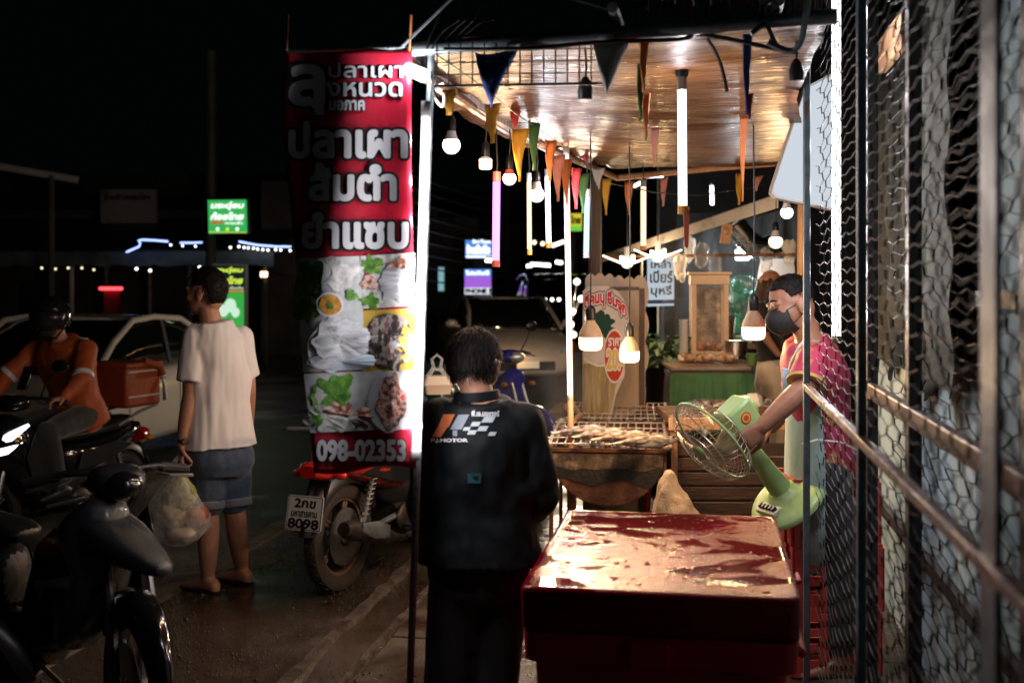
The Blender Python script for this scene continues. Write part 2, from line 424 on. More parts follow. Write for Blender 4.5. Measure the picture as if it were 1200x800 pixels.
# loose wet grit lying on the pavement, gutter and road edge
gr = MB(); rd = random.Random(31)
def grit(n, x0, x1, y0, y1, z):
    for k in range(n):
        x, y = rd.uniform(x0, x1), y0 + (y1 - y0) * rd.random() ** 1.4
        if noise.noise(Vector((x * 1.6, y * 1.1, 4))) < rd.uniform(-.45, .35): continue
        r = rd.uniform(.0022, .0055) * (2.0 if rd.random() < .03 else 1)
        gr.ell((x, y, z), (r * rd.uniform(.8, 1.5), r * rd.uniform(.8, 1.5), r * rd.uniform(.5, 1.)), 6, 4)
grit(6500, -2.68, -1.68, 3.0, 7.6, 0); grit(1500, -1.64, -1.42, 2.8, 7.5, -.012); grit(2600, -4.6, -2.9, 3.4, 9., -.15); grit(900, -1.38, -.5, 2.6, 4.6, .005)
o = gr.build('grit', pm('wet_grit', (.05, .038, .03), .16, var=.5, vscale=30, spec=.8), smooth=180); o['kind'] = 'stuff'
# ================================================================ stall roof
def tarp_mat():
    m = pm('brown_tarp', (.4, .2, .09), .36, cols=[(.25, (.028, .009, .003)), (.42, (.085, .029, .008)), (.6, (.135, .050, .014)), (.8, (.18, .080, .028))],
           vscale=2.2, stretch=(1., 9, 1), bump=.45, bscale=7, rvar=.12, spec=.16, bdist=.03)
    return m
T_tarp = thing('canopy', 'brown plastic sheet roof sagging on steel pipes above the stall', 'canopy', (-.9, 4, 2.4), world=True)
def tarp_z(X, Y):
    u = (X + .95) / 2.2; v = (Y - 3.2) / 4.9
    z = 2.30 + .12 * v + .02 * u
    z -= .09 * math.sin(math.pi * v) * math.sin(math.pi * min(1, max(0, u)))
    z += .022 * noise.noise(Vector((X * 2, Y * 5, 0))) + .006 * noise.noise(Vector((X * 3, Y * 16, 3)))
    z -= .35 * max(0, .12 - u) 
    return z
mb = MB(); NX, NY = 46, 90
for i in range(NX + 1):
    for j in range(NY + 1):
        Y = 3.18 + 4.9 * j / NY; xl = -.80 - .18 * min(1, j / NY * 5); X = xl + ((.335 + .42 * max(0, Y - 4.3) / 3.8) - xl) * i / NX
        # the far-left corner is cut away in a slack curve
        c = max(0, j / NY - .35) / .65
        X = max(X, -.98 + .30 * c * c + .1 * c) if j else X
        mb.v.append(Vector((X, Y, tarp_z(X, Y))))
for i in range(NX):
    for j in range(NY):
        a = i * (NY + 1) + j; mb.f.append((a, a + 1, a + NY + 2, a + NY + 1)); mb.mi.append(0)
mb.build('tarp', tarp_mat(), T_tarp, solid=.004, smooth=180)
mb = MB(); mb.tube([(-.86, 3.12, 2.255), (-.3, 3.11, 2.275), (.345, 3.10, 2.30)], .021, 12); mb.build('front_pipe', M['dull_steel'], T_tarp)
mb = MB(); mb.tube([(-.62, 8.13, 2.36), (.1, 8.12, 2.42), (.76, 8.12, 2.46)], .022, 10); mb.build('back_pipe', M['wood'], T_tarp)
mb = MB(); mb.tube([(-.85, 3.15, 2.235), (-.88, 5, 2.29), (-.62, 8.1, 2.36)], .02, 10); mb.build('side_pipe', M['rust'], T_tarp)
mb = MB(); mb.box((-.85, 4.75, 2.31), (.03, 2.9, .075), rot=(R(1.3), 0, R(-1.5))); mb.build('batten', pm('pale_batten', (.62, .56, .52), .5, cols=[(.4, (.25, .2, .2)), (.47, (.66, .6, .58))], vscale=14, stretch=(.4, 6, .3)), T_tarp)
for x in (-.25, .20):
    mb = MB(); mb.tube([(x, 3.15, 2.36), (x + .02, 8.1, 2.50)], .016, 8); mb.build('rafter', M['dull_steel'], T_tarp)
# thatch straws lying over the front edge
th = MB(); rd = random.Random(3)
for k in range(170):
    x = rd.uniform(-.2, .36); y = 3.2 + rd.uniform(-.05, .25); h = rd.uniform(.18, .4); z = 2.36 + rd.uniform(0, .05)
    th.tube([(x, y, z), (x + rd.uniform(-.02, .02), y - .02, z + h * .5), (x + rd.uniform(-.05, .05), y + rd.uniform(-.05, .05), z + h)], [.0035, .003, .0015], 4)
tag(th.build('thatch', pm('dry_straw', (.1, .07, .045), .6, var=.6, vscale=30), smooth=60), 'dark bundle of dry thatch straws on top of the stall roof', 'thatch')

# posts
def post(name, label, px, d, ytop_z, r, mat, lean=(0, 0), z0=0., cat='post'):
    b = G(px, d, z0); mb = MB(); n = 10
    pts = [b + Vector((lean[0] * t, lean[1] * t, (ytop_z - z0) * t)) for t in [k / n for k in range(n + 1)]]
    mb.tube([p - b for p in pts], r, 10)
    o = mb.build(name, mat); o.location = b; return tag(o, label, cat)
pp = post('banner_pole', 'grey steel pole holding the white tube and red banner at stall corner', 474, 3.215, 2.27, .0105, M['dull_steel'], lean=(.076, .012))
post('canopy_post', 'thin pale pole under the canopy behind the left end of the grill', 672, 5.95, 2.4, .016, M['wood'], lean=(-.04, 0))
post('canopy_post', 'dark cloth wrapped pole at the far left corner of the canopy', 697, 8.1, 2.36, .05, pm('brown_wrap', (.12, .085, .06), .7, bump=.4, bscale=20, stretch=(3, 3, .4)))

# ================================================================ lamps
TUBES = {}
def tube_lamp(label, px0, py0, px1, py1, d, r, mat, cap_mat, end_mat, group='hanging tube lights', d1=None, name='tube_light', cord_z=None, hood=0.):
    a, b = P(px0, py0, d), P(px1, py1, d1 or d); ax = (b - a).normalized()
    t = thing(name, label, 'tube light', a, 0, group, world=True)
    mb = MB(); mb.tube([a, b], r, 12); mb.build('lit_tube', mat, t)
    for k_, (lc, ls) in LAMP.items():
        if M[k_] is mat:
            ln = (b - a).length; n_ = 8
            lamp_inside(t, [a + (b - a) * ((i + .5) / n_) - Vector(t['wbase']) for i in range(n_)], 1.6 * 4 * math.pi * ls * 2 * r * ln, lc, r * .8)
    mb = MB(); mb.tube([a - ax * .045, a - ax * .004, a], [r * 1.12, r * 1.12, r * .9], 12); mb.build('end_cap', cap_mat, t)
    mb = MB(); mb.tube([b, b + ax * .004, b + ax * .03], [r * .9, r * 1.12, r * 1.12], 12); mb.build('end_cap', end_mat, t)
    if cord_z:
        cord_z = tarp_z(a.x, a.y) + .01 if 3.2 < a.y < 8.1 else cord_z
        q = a - ax * .045; mb = MB(); mb.tube([q, q + UP * .03 + RT * .003, Vector((q.x - .004, q.y, cord_z))], .004, 6); mb.build('cord', M['cord'], t)
        if hood:
            mb = MB(); mb.tube([q - ax * .0, q - ax * .02, q - ax * .06, q - ax * .075], [.02, .024, .02, .01], 12); mb.build('socket', M['black'], t)
    return t
grey = pm('grey_cap', (.3, .3, .29), .5); orange = pm('orange_cap', (.7, .28, .04), .45); pinkcap = pm('pink_cap', (.6, .12, .10), .5)
tube_lamp('long white fluorescent tube tied to the steel pole beside red banner', 499, 138, 488, 526, 3.178, .0125, M['tube'], grey, M['white'])
t = tube_lamp('thick white tube hanging from a black socket below the brown canopy', 799, 107, 800, 240, 3.7, .0142, M['tube'], grey, orange, cord_z=2.3, hood=1)
tube_lamp('purple tube light hanging above the road', 582, 213, 581, 305, 5.2, .017, M['tube_purple'], pinkcap, pinkcap, cord_z=2.3)
tube_lamp('slim amber tube light left of the bright cool bulb', 620, 213, 620.5, 292, 6.0, .012, M['tube_warm'], grey, orange, cord_z=2.3)
tube_lamp('short warm white tube right of the bright cool bulb', 641.5, 208, 643, 284, 6.2, .014, M['tube'], grey, orange, cord_z=2.3)
tube_lamp('tall white tube tied to the thin pole behind the grill', 663.5, 182, 668, 462, 5.75, .0125, M['tube'], grey, grey)
tube_lamp('small bluish tube hanging beside the wrapped pole', 688, 231, 687, 296, 6.6, .016, M['tube_blue'], M['white'], M['white'], cord_z=2.3)
tube_lamp('small amber tube hanging under the back pipe of the canopy', 754, 219, 754, 288, 7.7, .018, M['tube_warm'], grey, orange, cord_z=2.4)
tube_lamp('white tube shining behind the wire mesh gate', 980, -8, 980, 392, 4.15, .0165, M['tube'], grey, grey)
# ribbon hanging from the thick tube
mb = MB(); mb.slab([P(801, 243, 3.7), P(808, 243, 3.7), P(807, 288, 3.7), P(805, 292, 3.7), P(802, 288, 3.7)], FWD * .004)
tag(mb.build('ribbon', pm('red_ribbon', (.5, .1, .05), .5)), 'narrow red orange ribbon dangling below the thick hanging tube', 'ribbon')

def bulb(label, px, py, d, r, mat, kind='round', cord_z=2.30, socket=M['black'], group='bulbs hanging along the stall', neck_mat=None, tilt=0):
    c = P(px, py, d); t = thing('light_bulb', label, 'light bulb', c, 0, group)
    mb = MB()
    if kind == 'round':
        prof = [(0, -1), (.4, -.93), (.72, -.7), (.93, -.36), (1, 0), (.93, .3), (.80, .52)]
        neck = [(.80, .52), (.66, .85), (.52, 1.2), (.48, 1.55), (.40, 1.6), (.40, 1.75), (0, 1.76)]
    elif kind == 'square':
        prof = [(0, -1), (.75, -.98), (.95, -.85), (1, -.6), (1, .45)]
        neck = [(1, .45), (.9, .7), (.55, .95), (.5, 1.4), (0, 1.45)]
    else:  # the big T bulbs: lit lower drum, pale shoulder
        prof = [(0, -1), (.6, -.98), (.86, -.88), (.97, -.7), (1, -.4), (1, .15)]
        neck = [(1, .15), (.98, .35), (.86, .75), (.62, 1.15), (.40, 1.45), (.36, 1.9), (.30, 1.95), (0, 1.96)]
    mb.lathe([(x * r, z * r) for x, z in prof], 20); mb.build('lit_globe', mat, t, smooth=60)
    for k_, (lc, ls) in LAMP.items():
        if M[k_] is mat: lamp_inside(t, [(0, 0, -.3 * r)], 1.6 * 4 * math.pi ** 2 * r * r * ls, lc, r * .6)
    mb = MB(); mb.lathe([(x * r, z * r) for x, z in neck], 20); mb.build('neck', neck_mat or M['white'], t, smooth=60)
    zt = neck[-1][1] * r
    mb = MB(); sr = max(.016, r * .42)
    mb.lathe([(sr, zt - .02), (sr * 1.1, zt + .005), (sr, zt + .035), (sr * .45, zt + .05), (0, zt + .05)], 14); mb.build('socket', socket, t)
    if cord_z:
        if 3.2 < c.y < 8.1: cord_z = tarp_z(c.x, c.y) + .01
        h = cord_z - c.z; mb = MB(); mb.tube([(0, 0, zt + .045), (.004, 0, (zt + h) / 2), (0, 0, max(h, zt + .06))], .0032, 6); mb.build('cord', M['cord'], t)
    return t
bulb('frosted round bulb nearest the banner pole', 529, 170, 4.2, .034, M['bulb_white'])
bulb('stubby square LED bulb hanging second from the banner pole', 569, 191, 4.7, .027, M['bulb_warm'], 'square')
bulb('round bulb on a pinkish neck above the purple tube', 597, 209, 5.0, .031, M['bulb_white'], neck_mat=pinkcap)
bulb('dazzling cool white bulb between two slim tubes', 629, 228, 5.8, .04, M['bulb_cool'])
bulb('big warm bulb on a long cord left in front of the drink board', 692, 397, 5.4, .056, M['bulb_warm'], 'big', neck_mat=M['cream'])
bulb('big warm bulb hanging lower in front of the drink board price disc', 737.5, 413, 5.6, .05, M['bulb_warm'], 'big', neck_mat=M['cream'])
bulb('big warm bulb hanging beside the masked worker', 883, 385, 4.9, .05, M['bulb_warm'], 'big', neck_mat=M['cream'])
bulb('round bulb just below the white lightbox', 922, 249, 6.0, .034, M['bulb_white'], cord_z=None, socket=pm('brown_socket', (.2, .1, .05), .5))
bulb('orange glowing bulb near the stall upright behind the worker', 909, 283, 7.5, .046, M['bulb_warm'], cord_z=2.3)
bulb('flat cool LED bulb glowing behind the glass cabinet', 870, 297, 9.0, .058, M['bulb_cool'], 'square', cord_z=2.1)
# small distant bulbs strung over the street side
for px, py, d, lab in ((752, 300, 9.4, 'four winged LED lamp with bright blades left of the beer sign'), ):
    pass
def wing_lamp(label, px, py, d, s):
    c = P(px, py, d); t = thing('blade_lamp', label, 'lamp', c, 0, 'folding blade LED lamps')
    mb = MB(); mb.ell((0, 0, 0), (s * .3, s * .3, s * .28), 14, 8); mb.build('lit_dome', M['bulb_warm'], t); lamp_inside(t, [(0, 0, -.02)], 1.6 * 4 * math.pi ** 2 * (s * .3) ** 2 * 150, LAMP['bulb_warm'][0], s * .2)
    for k in range(4):
        a = k * math.pi / 2 + .3; ca, sa = math.cos(a), math.sin(a); mb = MB()
        mb.tube([(ca * s * .32, sa * s * .32, 0), (ca * s * .7, sa * s * .7, s * .14), (ca * s * 1.25, sa * s * 1.25, s * .36)], [(s * .06, s * .2), (s * .05, s * .24), (s * .04, s * .1)], 8, side=(0, 0, 1))
        mb.build('blade', M['bulb_dot'], t)
    mb = MB(); mb.tube([(0, 0, s * .2), (0, 0, s * .8)], s * .14, 10); mb.build('socket', M['white'], t)
    mb = MB(); mb.tube([(0, 0, s * .8), (0, 0, max(.1, 2.25 - c.z))], .004, 6); mb.build('cord', M['cord'], t)
wing_lamp('folding blade LED lamp above the drink board', 735, 308, 8.6, .15)
wing_lamp('folding blade LED lamp in front of the beer and cigarette sign', 771, 301, 8.8, .15)
# empty sockets hanging unlit
def socket(label, px, py, d, zt):
    c = P(px, py, d); t = thing('bulb_socket', label, 'socket', c, 0, 'unlit sockets under the canopy')
    mb = MB(); mb.lathe([(0, -.03), (.016, -.03), (.021, -.028), (.022, 0), (.017, .02), (.008, .035), (0, .036)], 14); mb.build('holder', M['black'], t)
    mb = MB(); mb.tube([(0, 0, .03), (.003, 0, .06), (0, 0, zt - c.z)], .0035, 6); mb.build('cord', M['cord'], t)
socket('empty black bulb socket hanging over the middle of the wire grid', 686, 105, 3.25, 2.27)
socket('empty black bulb socket dangling at the right under the canopy', 933, 84, 3.3, 2.3)
# the small white spotlight on the pole
t = thing('spot_lamp', 'small white LED spotlight clamped to the pole top beside banner', 'spotlight', P(488, 86, 3.17), 0, world=True)
mb = MB(); mb.tube([P(478, 81, 3.13), P(497, 89, 3.2)], [.018, .02], 14); mb.build('lit_head', M['bulb_cool'], t); lamp_inside(t, [P(487, 85, 3.165) - Vector(t['wbase'])], 5.5, LAMP['bulb_cool'][0], .012)
mb = MB(); mb.tube([P(496, 88, 3.2), P(503, 92, 3.22)], [.017, .007], 10); mb.build('housing', M['dull_steel'], t)

# ================================================================ hanging wire grid
t = thing('wire_grid', 'black wire grid panel hanging under the front edge of the canopy', 'wire grid', P(520, 58, 3.14), 0, world=True)
mb = MB()
for k in range(15):
    x = 512 + 13.9 * k
    if 500 < x < 712: mb.tube([P(x, 50, 3.14), P(x, 99, 3.14)], .0022, 5)
for y, rr in ((58, .002), (72, .002), (86, .002), (99, .004)): mb.tube([P(508, y + 2, 3.136), P(708, y - 1, 3.136)], rr, 5)
mb.build('grid', M['black'], t)
# ================================================================ bunting
PENN = {}
def cloth(name, c): return pm(name, c, .7, var=.2, vscale=12, bump=.2, bscale=90)
for n_, c_ in (('blue', (.01, .05, .25)), ('yellow', (.55, .27, .02)), ('orange', (.55, .16, .04)), ('red', (.4, .03, .03)), ('green', (.05, .14, .03)), ('white', (.55, .5, .46)), ('salmon', (.5, .2, .14))):
    PENN[n_] = cloth('pennant_' + n_, c_)
def pennant(par, a, b, tip, mat, bulge=.02):
    """a cloth triangle with a soft fold"""
    mb = MB(); n = 8; rows = []
    ax = (b - a); nrm = ax.cross(tip - a)
    nrm = nrm.normalized() if nrm.length > 1e-6 else FWD
    for i in range(n + 1):
        v = i / n; l = a.lerp(tip, v); r = b.lerp(tip, v)
        rows.append([l.lerp(r, u) + nrm * (bulge * math.sin(u * 5 + v * 3) * (1 - v * .6)) for u in [k / 5 for k in range(6)]])
    mb.loft(rows, cap=False, closed=False)
    return mb.build('flag', mat, par, solid=.0015, smooth=80)
t = thing('bunting', 'string of faded pennants running along the left eave of the canopy', 'bunting', P(520, 62, 3.2), 0, world=True)
line = [P(505, 60, 3.2), P(556, 95, 3.6), P(600, 130, 4.3), P(650, 165, 5.7), P(692, 190, 7.4)]
mb = MB(); mb.tube(line, .003, 5); mb.build('cord', M['cord'], t)
for (x0, y0, x1, y1, tx, ty, d, c) in ((557, 62, 604, 61, 576, 125, 3.12, 'blue'), (572, 122, 582, 122, 577, 168, 3.7, 'yellow'), (600, 150, 617, 152, 609, 213, 4.7, 'yellow'),
        (600, 128, 608, 128, 604, 150, 4.6, 'red'), (622, 140, 629, 146, 626, 200, 4.9, 'green'), (641, 163, 649, 166, 644, 212, 5.2, 'orange'), (648, 182, 660, 182, 654, 236, 5.5, 'salmon'),
        (524, 105, 529, 105, 526, 135, 3.3, 'yellow'), (672, 196, 678, 198, 675, 245, 5.9, 'red'), (680, 203, 688, 204, 683, 250, 6.2, 'green'), (660, 185, 667, 187, 664, 240, 5.7, 'orange')):
    pennant(t, P(x0, y0, d), P(x1, y1, d + .05), P(tx, ty, d), PENN[c])
t = thing('bunting', 'string of sparse pennants across the back opening of the canopy', 'bunting', P(692, 200, 7.2), 0, world=True)
mb = MB(); mb.tube([P(692, 208, 7.2), P(720, 216, 7.25), P(770, 226, 7.3), P(820, 229, 7.35), P(880, 220, 7.4), P(912, 212, 7.4)], .004, 5); mb.build('cord', M['cord'], t)
for (x0, y0, x1, y1, tx, ty, d, c) in ((681, 176, 693, 178, 688, 192, 6.6, 'red'), (694, 196, 707, 198, 702, 222, 7.1, 'white'), (707, 209, 714, 210, 710, 252, 7.1, 'yellow'), (733, 213, 741, 213, 737, 252, 7.2, 'orange'),
        (776, 208, 780, 208, 777, 242, 7.3, 'salmon'), (864, 203, 869, 203, 866, 240, 7.3, 'yellow'), (884, 206, 893, 206, 886, 224, 7.3, 'salmon')):
    pennant(t, P(x0, y0, d), P(x1, y1, d + .05), P(tx, ty, d), PENN[c])
t = thing('bunting', 'torn ribbons and a white pennant tied along the front pipe', 'bunting', P(700, 45, 3.1), 0, world=True)
for (x0, y0, x1, y1, tx, ty, d, c) in ((695, 52, 738, 47, 711, 112, 3.08, 'white'), (749, 75, 754, 75, 750, 142, 3.3, 'green'), (755, 110, 759, 110, 757, 165, 3.6, 'orange'), (752, 50, 757, 50, 754, 108, 3.2, 'orange'),
        (873, 40, 878, 40, 875, 135, 3.15, 'blue'), (875, 110, 880, 110, 878, 140, 3.16, 'red'), (868, 130, 875, 130, 870, 236, 4.6, 'orange'), (764, 150, 771, 150, 767, 196, 4.9, 'salmon')):
    pennant(t, P(x0, y0, d), P(x1, y1, d + .03), P(tx, ty, d), PENN[c], .01)

# ================================================================ loose cables
def cable(label, pts, r, mat=None, name='cable', group='loose electric cables'):
    mb = MB(); pts = [P(*p) for p in pts]
    # smooth with Catmull-Rom
    out = []
    for i in range(len(pts) - 1):
        p0, p1, p2, p3 = pts[max(i - 1, 0)], pts[i], pts[i + 1], pts[min(i + 2, len(pts) - 1)]
        for k in range(6):
            t = k / 6; out.append(.5 * ((2 * p1) + (p2 - p0) * t + (2 * p0 - 5 * p1 + 4 * p2 - p3) * t * t + (3 * p1 - p0 - 3 * p2 + p3) * t ** 3))
    out.append(pts[-1]); mb.tube(out, r, 6)
    return tag(mb.build(name, mat or M['cord']), label, 'cable', group)
cable('black cable lashed under the front pipe of the canopy', [(520, 58, 3.10), (620, 57, 3.09), (700, 50, 3.08), (798, 46, 3.07), (815, 40, 3.07), (860, 47, 3.06), (905, 57, 3.06), (935, 62, 3.05)], .006)
cable('thick pale conduit swinging at the right end of the front pipe', [(900, 50, 2.93), (925, 60, 2.92), (938, 50, 2.90), (944, 20, 2.89), (948, -12, 2.89)], .009, M['dull_steel'])
cable('cable end hanging loose right of the thick tube', [(829, 46, 3.10), (838, 60, 3.10), (846, 80, 3.10), (852, 108, 3.10)], .005)
cable('tangled cable loop above the right end of the canopy', [(880, 40, 3.02), (902, 22, 3.02), (912, 12, 3.03), (902, 2, 3.02), (895, 18, 3.02), (910, 55, 3.02)], .007)
cable('pale cord knotted in a loop below the spotlight', [(505, 95, 3.22), (508, 112, 3.22), (518, 125, 3.22), (520, 112, 3.22), (510, 104, 3.22), (520, 98, 3.22)], .004, M['white'])
rd = random.Random(11)
for k in range(5):
    x = 500 + 20 * k
    cable(['thin wire curling up from the pole top', 'slack wire rising beside the pole top', 'bent wire end above the wire grid', 'stray wire rising over the roof corner', 'wire drooping across the roof corner'][k],
          [(500 + 6 * k, 58, 3.18), (505 + 14 * k, 40 - 3 * k, 3.18), (515 + 16 * k + rd.uniform(-10, 10), 20, 3.19), (525 + 14 * k + rd.uniform(-15, 15), -8, 3.22)], .003)
for lab, a, b, d in (('thin grey rod slanting up from the banner pole top', (470, 55), (530, -3), 3.18), ('grey rod end poking in above the canopy roof', (640, -10), (724, 16), 4.4)):
    mb = MB(); mb.tube([P(*a, d), P(*b, d)], .006, 8); tag(mb.build('rod', M['dull_steel']), lab, 'rod')

# ================================================================ lightbox at the right
t = thing('lightbox', 'plain white lit sign box tilted beside the wire gate', 'lightbox', P(940, 240, 4.9), 0, world=True)
out = [P(944, 102, 4.85), P(906, 219, 4.85), P(905, 226, 4.85), P(910, 232, 4.85), P(978, 246, 4.85), P(979, 84, 4.85)]
mb = MB(); mb.slab(out, FWD * .07); mb.build('case', pm('box_rim', (.45, .42, .38), .5), t)
c0 = sum(out, Vector()) / len(out)
mb = MB(); mb.slab([c0 + (p - c0) * .965 - FWD * .006 for p in out], FWD * .004); mb.build('lit_face', em('box_face', (.80, .88, .97), .78), t, smooth=0)
# ================================================================ the red banner
BD = 3.135
def bn(px, py, l=0.):
    d = BD + .048 * (px - 410) / 75 + .009 * math.sin((px - 335) / 17 + py / 150) + .007 * math.sin(py / 60 + px / 60) + .012 * math.sin(py / 190)
    return P(px, py, d - l)
T = thing('banner', 'tall red printed food banner hanging from the pole with Thai lettering', 'banner', P(410, 556, BD), 0, world=True)
mb = MB(); NV, NU = 70, 24
def bl(v): return np.interp(v, [0, .1, .2, .48, .8, 1], [335, 331, 331, 346, 359, 368])
def br(v): return 483 + 4 * v - 2 * math.sin(v * 6)
for i in range(NV + 1):
    v = i / NV; y = 57 + 497 * v; x0, x1 = bl(v), br(v)
    for k in range(NU + 1):
        u = k / NU; mb.v.append(bn(x0 + (x1 - x0) * u, y + (6 * (1 - u) if i == 0 else 0) - 8 * u * v + 3 * math.sin(u * 7) * (v > .98)))
for i in range(NV):
    for k in range(NU):
        a = i * (NU + 1) + k; mb.f.append((a, a + 1, a + NU + 2, a + NU + 1)); mb.mi.append(0)
mb.build('cloth', pm('banner_red', (.36, .010, .026), .33, var=.12, vscale=3, bump=.15, bscale=9, rvar=.08), T, solid=.002, smooth=180)
LB = [pm('print_black', (.012, .010, .012), .35), pm('print_white', (.50, .50, .51), .35, var=.06)]
mb = MB()
def bt(s, x0, y0, x1, y1, grow=.03, ol=.10):
    grow *= .75; ol = ol * .62 if y1 - y0 > 30 else ol * .34
    mb.cur = 0; put_text(mb, s, bn, x0, y1, x1, y0, grow=grow + ol, lift=.004)
    mb.cur = 1; put_text(mb, s, bn, x0, y1, x1, y0, grow=grow, lift=.006)
bt('ล', 341, 78, 378, 122, .05, .08)
bt('ปลาเผา', 385, 73, 472, 91, .02, .12)
bt('งหนวด', 383, 97, 471, 113, .03, .12)
bt('ุ', 366, 122, 378, 134, .03, .08)
bt('มอภาค', 386, 118, 427, 129, .05, .16)
bt('ปลาเผา', 340, 144, 476, 184, .055)
bt('ส้มตำ', 363, 192, 463, 234, .055)
bt('ยำแซบ', 355, 250, 477, 290, .055)
bt('098-02353', 372, 516, 475, 539, .06, .1)
mb.build('lettering', LB, T, smooth=0)
# food photographs printed on the cloth
def photo(name, x0, y0, x1, y1, mat, l=.003, sk=(0, 0, 0, 0)):
    q = MB(); n = 10
    for i in range(n + 1):
        for k in range(n + 1):
            u, v = k / n, i / n
            q.v.append(bn(x0 + (x1 - x0) * u + sk[0] * v, y0 + (y1 - y0) * v + sk[1] * u, l))
    for i in range(n):
        for k in range(n):
            a = i * (n + 1) + k; q.f.append((a, a + 1, a + n + 2, a + n + 1)); q.mi.append(0)
    return q.build(name, mat, T, smooth=180)
def blobs(par, name, items):
    """printed shapes: (x, y, rx, ry, seed, material, roughness of outline)"""
    q = MB(); mats = []
    for k, (x, y, rx, ry, sd, m, ro_) in enumerate(items):
        if m not in mats: mats.append(m)
        q.cur = mats.index(m); n = 36
        c = len(q.v); q.v.append(bn(x, y, .0035 + .0002 * k))
        for a in range(n):
            th_ = 2 * math.pi * a / n; e = 1 + ro_ * noise.noise(Vector((math.cos(th_) * 2 + sd * 5, math.sin(th_) * 2, sd)))
            q.v.append(bn(x + rx * e * math.cos(th_), y + ry * e * math.sin(th_), .0035 + .0002 * k))
        for a in range(n): q.f.append((c, c + 1 + a, c + 1 + (a + 1) % n)); q.mi.append(q.cur)
    return q.build(name, mats, T, smooth=0)
leaf = pm('print_leaf', (.1, .2, .03), .4, cols=[(.3, (.015, .06, .008)), (.5, (.07, .20, .02)), (.7, (.22, .36, .08))], vscale=40)
rice = pm('print_white_food', (.5, .5, .45), .4, cols=[(.3, (.20, .19, .18)), (.48, (.42, .42, .40)), (.62, (.58, .58, .54))], vscale=38)
plate = pm('print_plate', (.5, .52, .52), .4, cols=[(.3, (.26, .28, .28)), (.6, (.44, .46, .45))], vscale=14)
soup = pm('print_soup', (.4, .2, .02), .4, cols=[(.3, (.25, .09, .01)), (.6, (.5, .26, .03))], vscale=60)
meat = pm('print_meat', (.3, .12, .08), .4, cols=[(.36, (.04, .02, .015)), (.47, (.28, .10, .06)), (.55, (.5, .40, .34)), (.63, (.45, .06, .05))], vscale=55)
dark = pm('print_salad', (.1, .07, .05), .4, cols=[(.38, (.025, .018, .018)), (.5, (.09, .06, .05)), (.57, (.42, .4, .36)), (.66, (.30, .04, .06))], vscale=48, stretch=(1, 1, .5))
fishp = pm('print_fish', (.4, .4, .4), .4, cols=[(.3, (.16, .16, .17)), (.5, (.40, .41, .42)), (.66, (.56, .56, .55))], vscale=26, stretch=(.6, 1, 2.5))
yel = pm('print_table', (.45, .30, .05), .4); cyan = pm('print_cool', (.26, .32, .36), .4)
photo('food_photo', 346, 303, 421, 436, plate, sk=(9, -3, 0, 0))
photo('food_photo', 422, 300, 486, 362, rice, sk=(0, -4, 0, 0))
photo('food_photo', 425, 364, 486, 436, yel, sk=(0, -3, 0, 0))
photo('food_photo', 356, 438, 487, 507, plate, sk=(8, -6, 0, 0))
blobs(T, 'food_print', [(390, 320, 30, 20, 3, rice, .6), (361, 342, 17, 38, 1, leaf, .5), (396, 402, 36, 32, 2, fishp, .35), (400, 424, 40, 10, 12, cyan, .3), (398, 398, 33, 22, 5, fishp, .5),
                         (387, 357, 16, 15, 4, LB[1], .1), (387, 357, 13, 12, 6, soup, .12), (387, 358, 4, 4, 7, leaf, .6), (412, 346, 7, 6, 8, leaf, .7)])
blobs(T, 'food_print', [(433, 353, 11, 8, 9, leaf, .9), (436, 312, 12, 9, 10, leaf, 1.1), (466, 332, 22, 20, 11, fishp, .5), (468, 308, 14, 6, 13, meat, 1.2), (432, 330, 8, 10, 15, meat, 1.)])
blobs(T, 'food_print', [(456, 399, 29, 31, 21, dark, .2), (452, 392, 18, 15, 22, rice, 1.3), (456, 402, 24, 24, 23, dark, .9), (440, 388, 12, 4, 24, meat, .8)])
blobs(T, 'food_print', [(388, 462, 24, 22, 31, leaf, .6), (380, 488, 20, 14, 32, rice, .9), (412, 486, 24, 12, 33, meat, 1.1), (408, 492, 18, 10, 35, rice, 1.1), (460, 470, 30, 36, 34, LB[1], .12), (459, 470, 18, 31, 36, meat, .4), (372, 492, 7, 6, 37, leaf, .8)])
for x in (336, 480):
    q = MB(); q.tube([bn(x, 60), P(x + 2, 18, BD + .02)], .003, 5); q.build('tie_cord', pm('orange_tie', (.5, .16, .05), .6), T)
q = MB(); q.tube([bn(336, 60, -.012), bn(484, 56, -.012)], .007, 8); q.build('top_rod', M['dull_steel'], T)
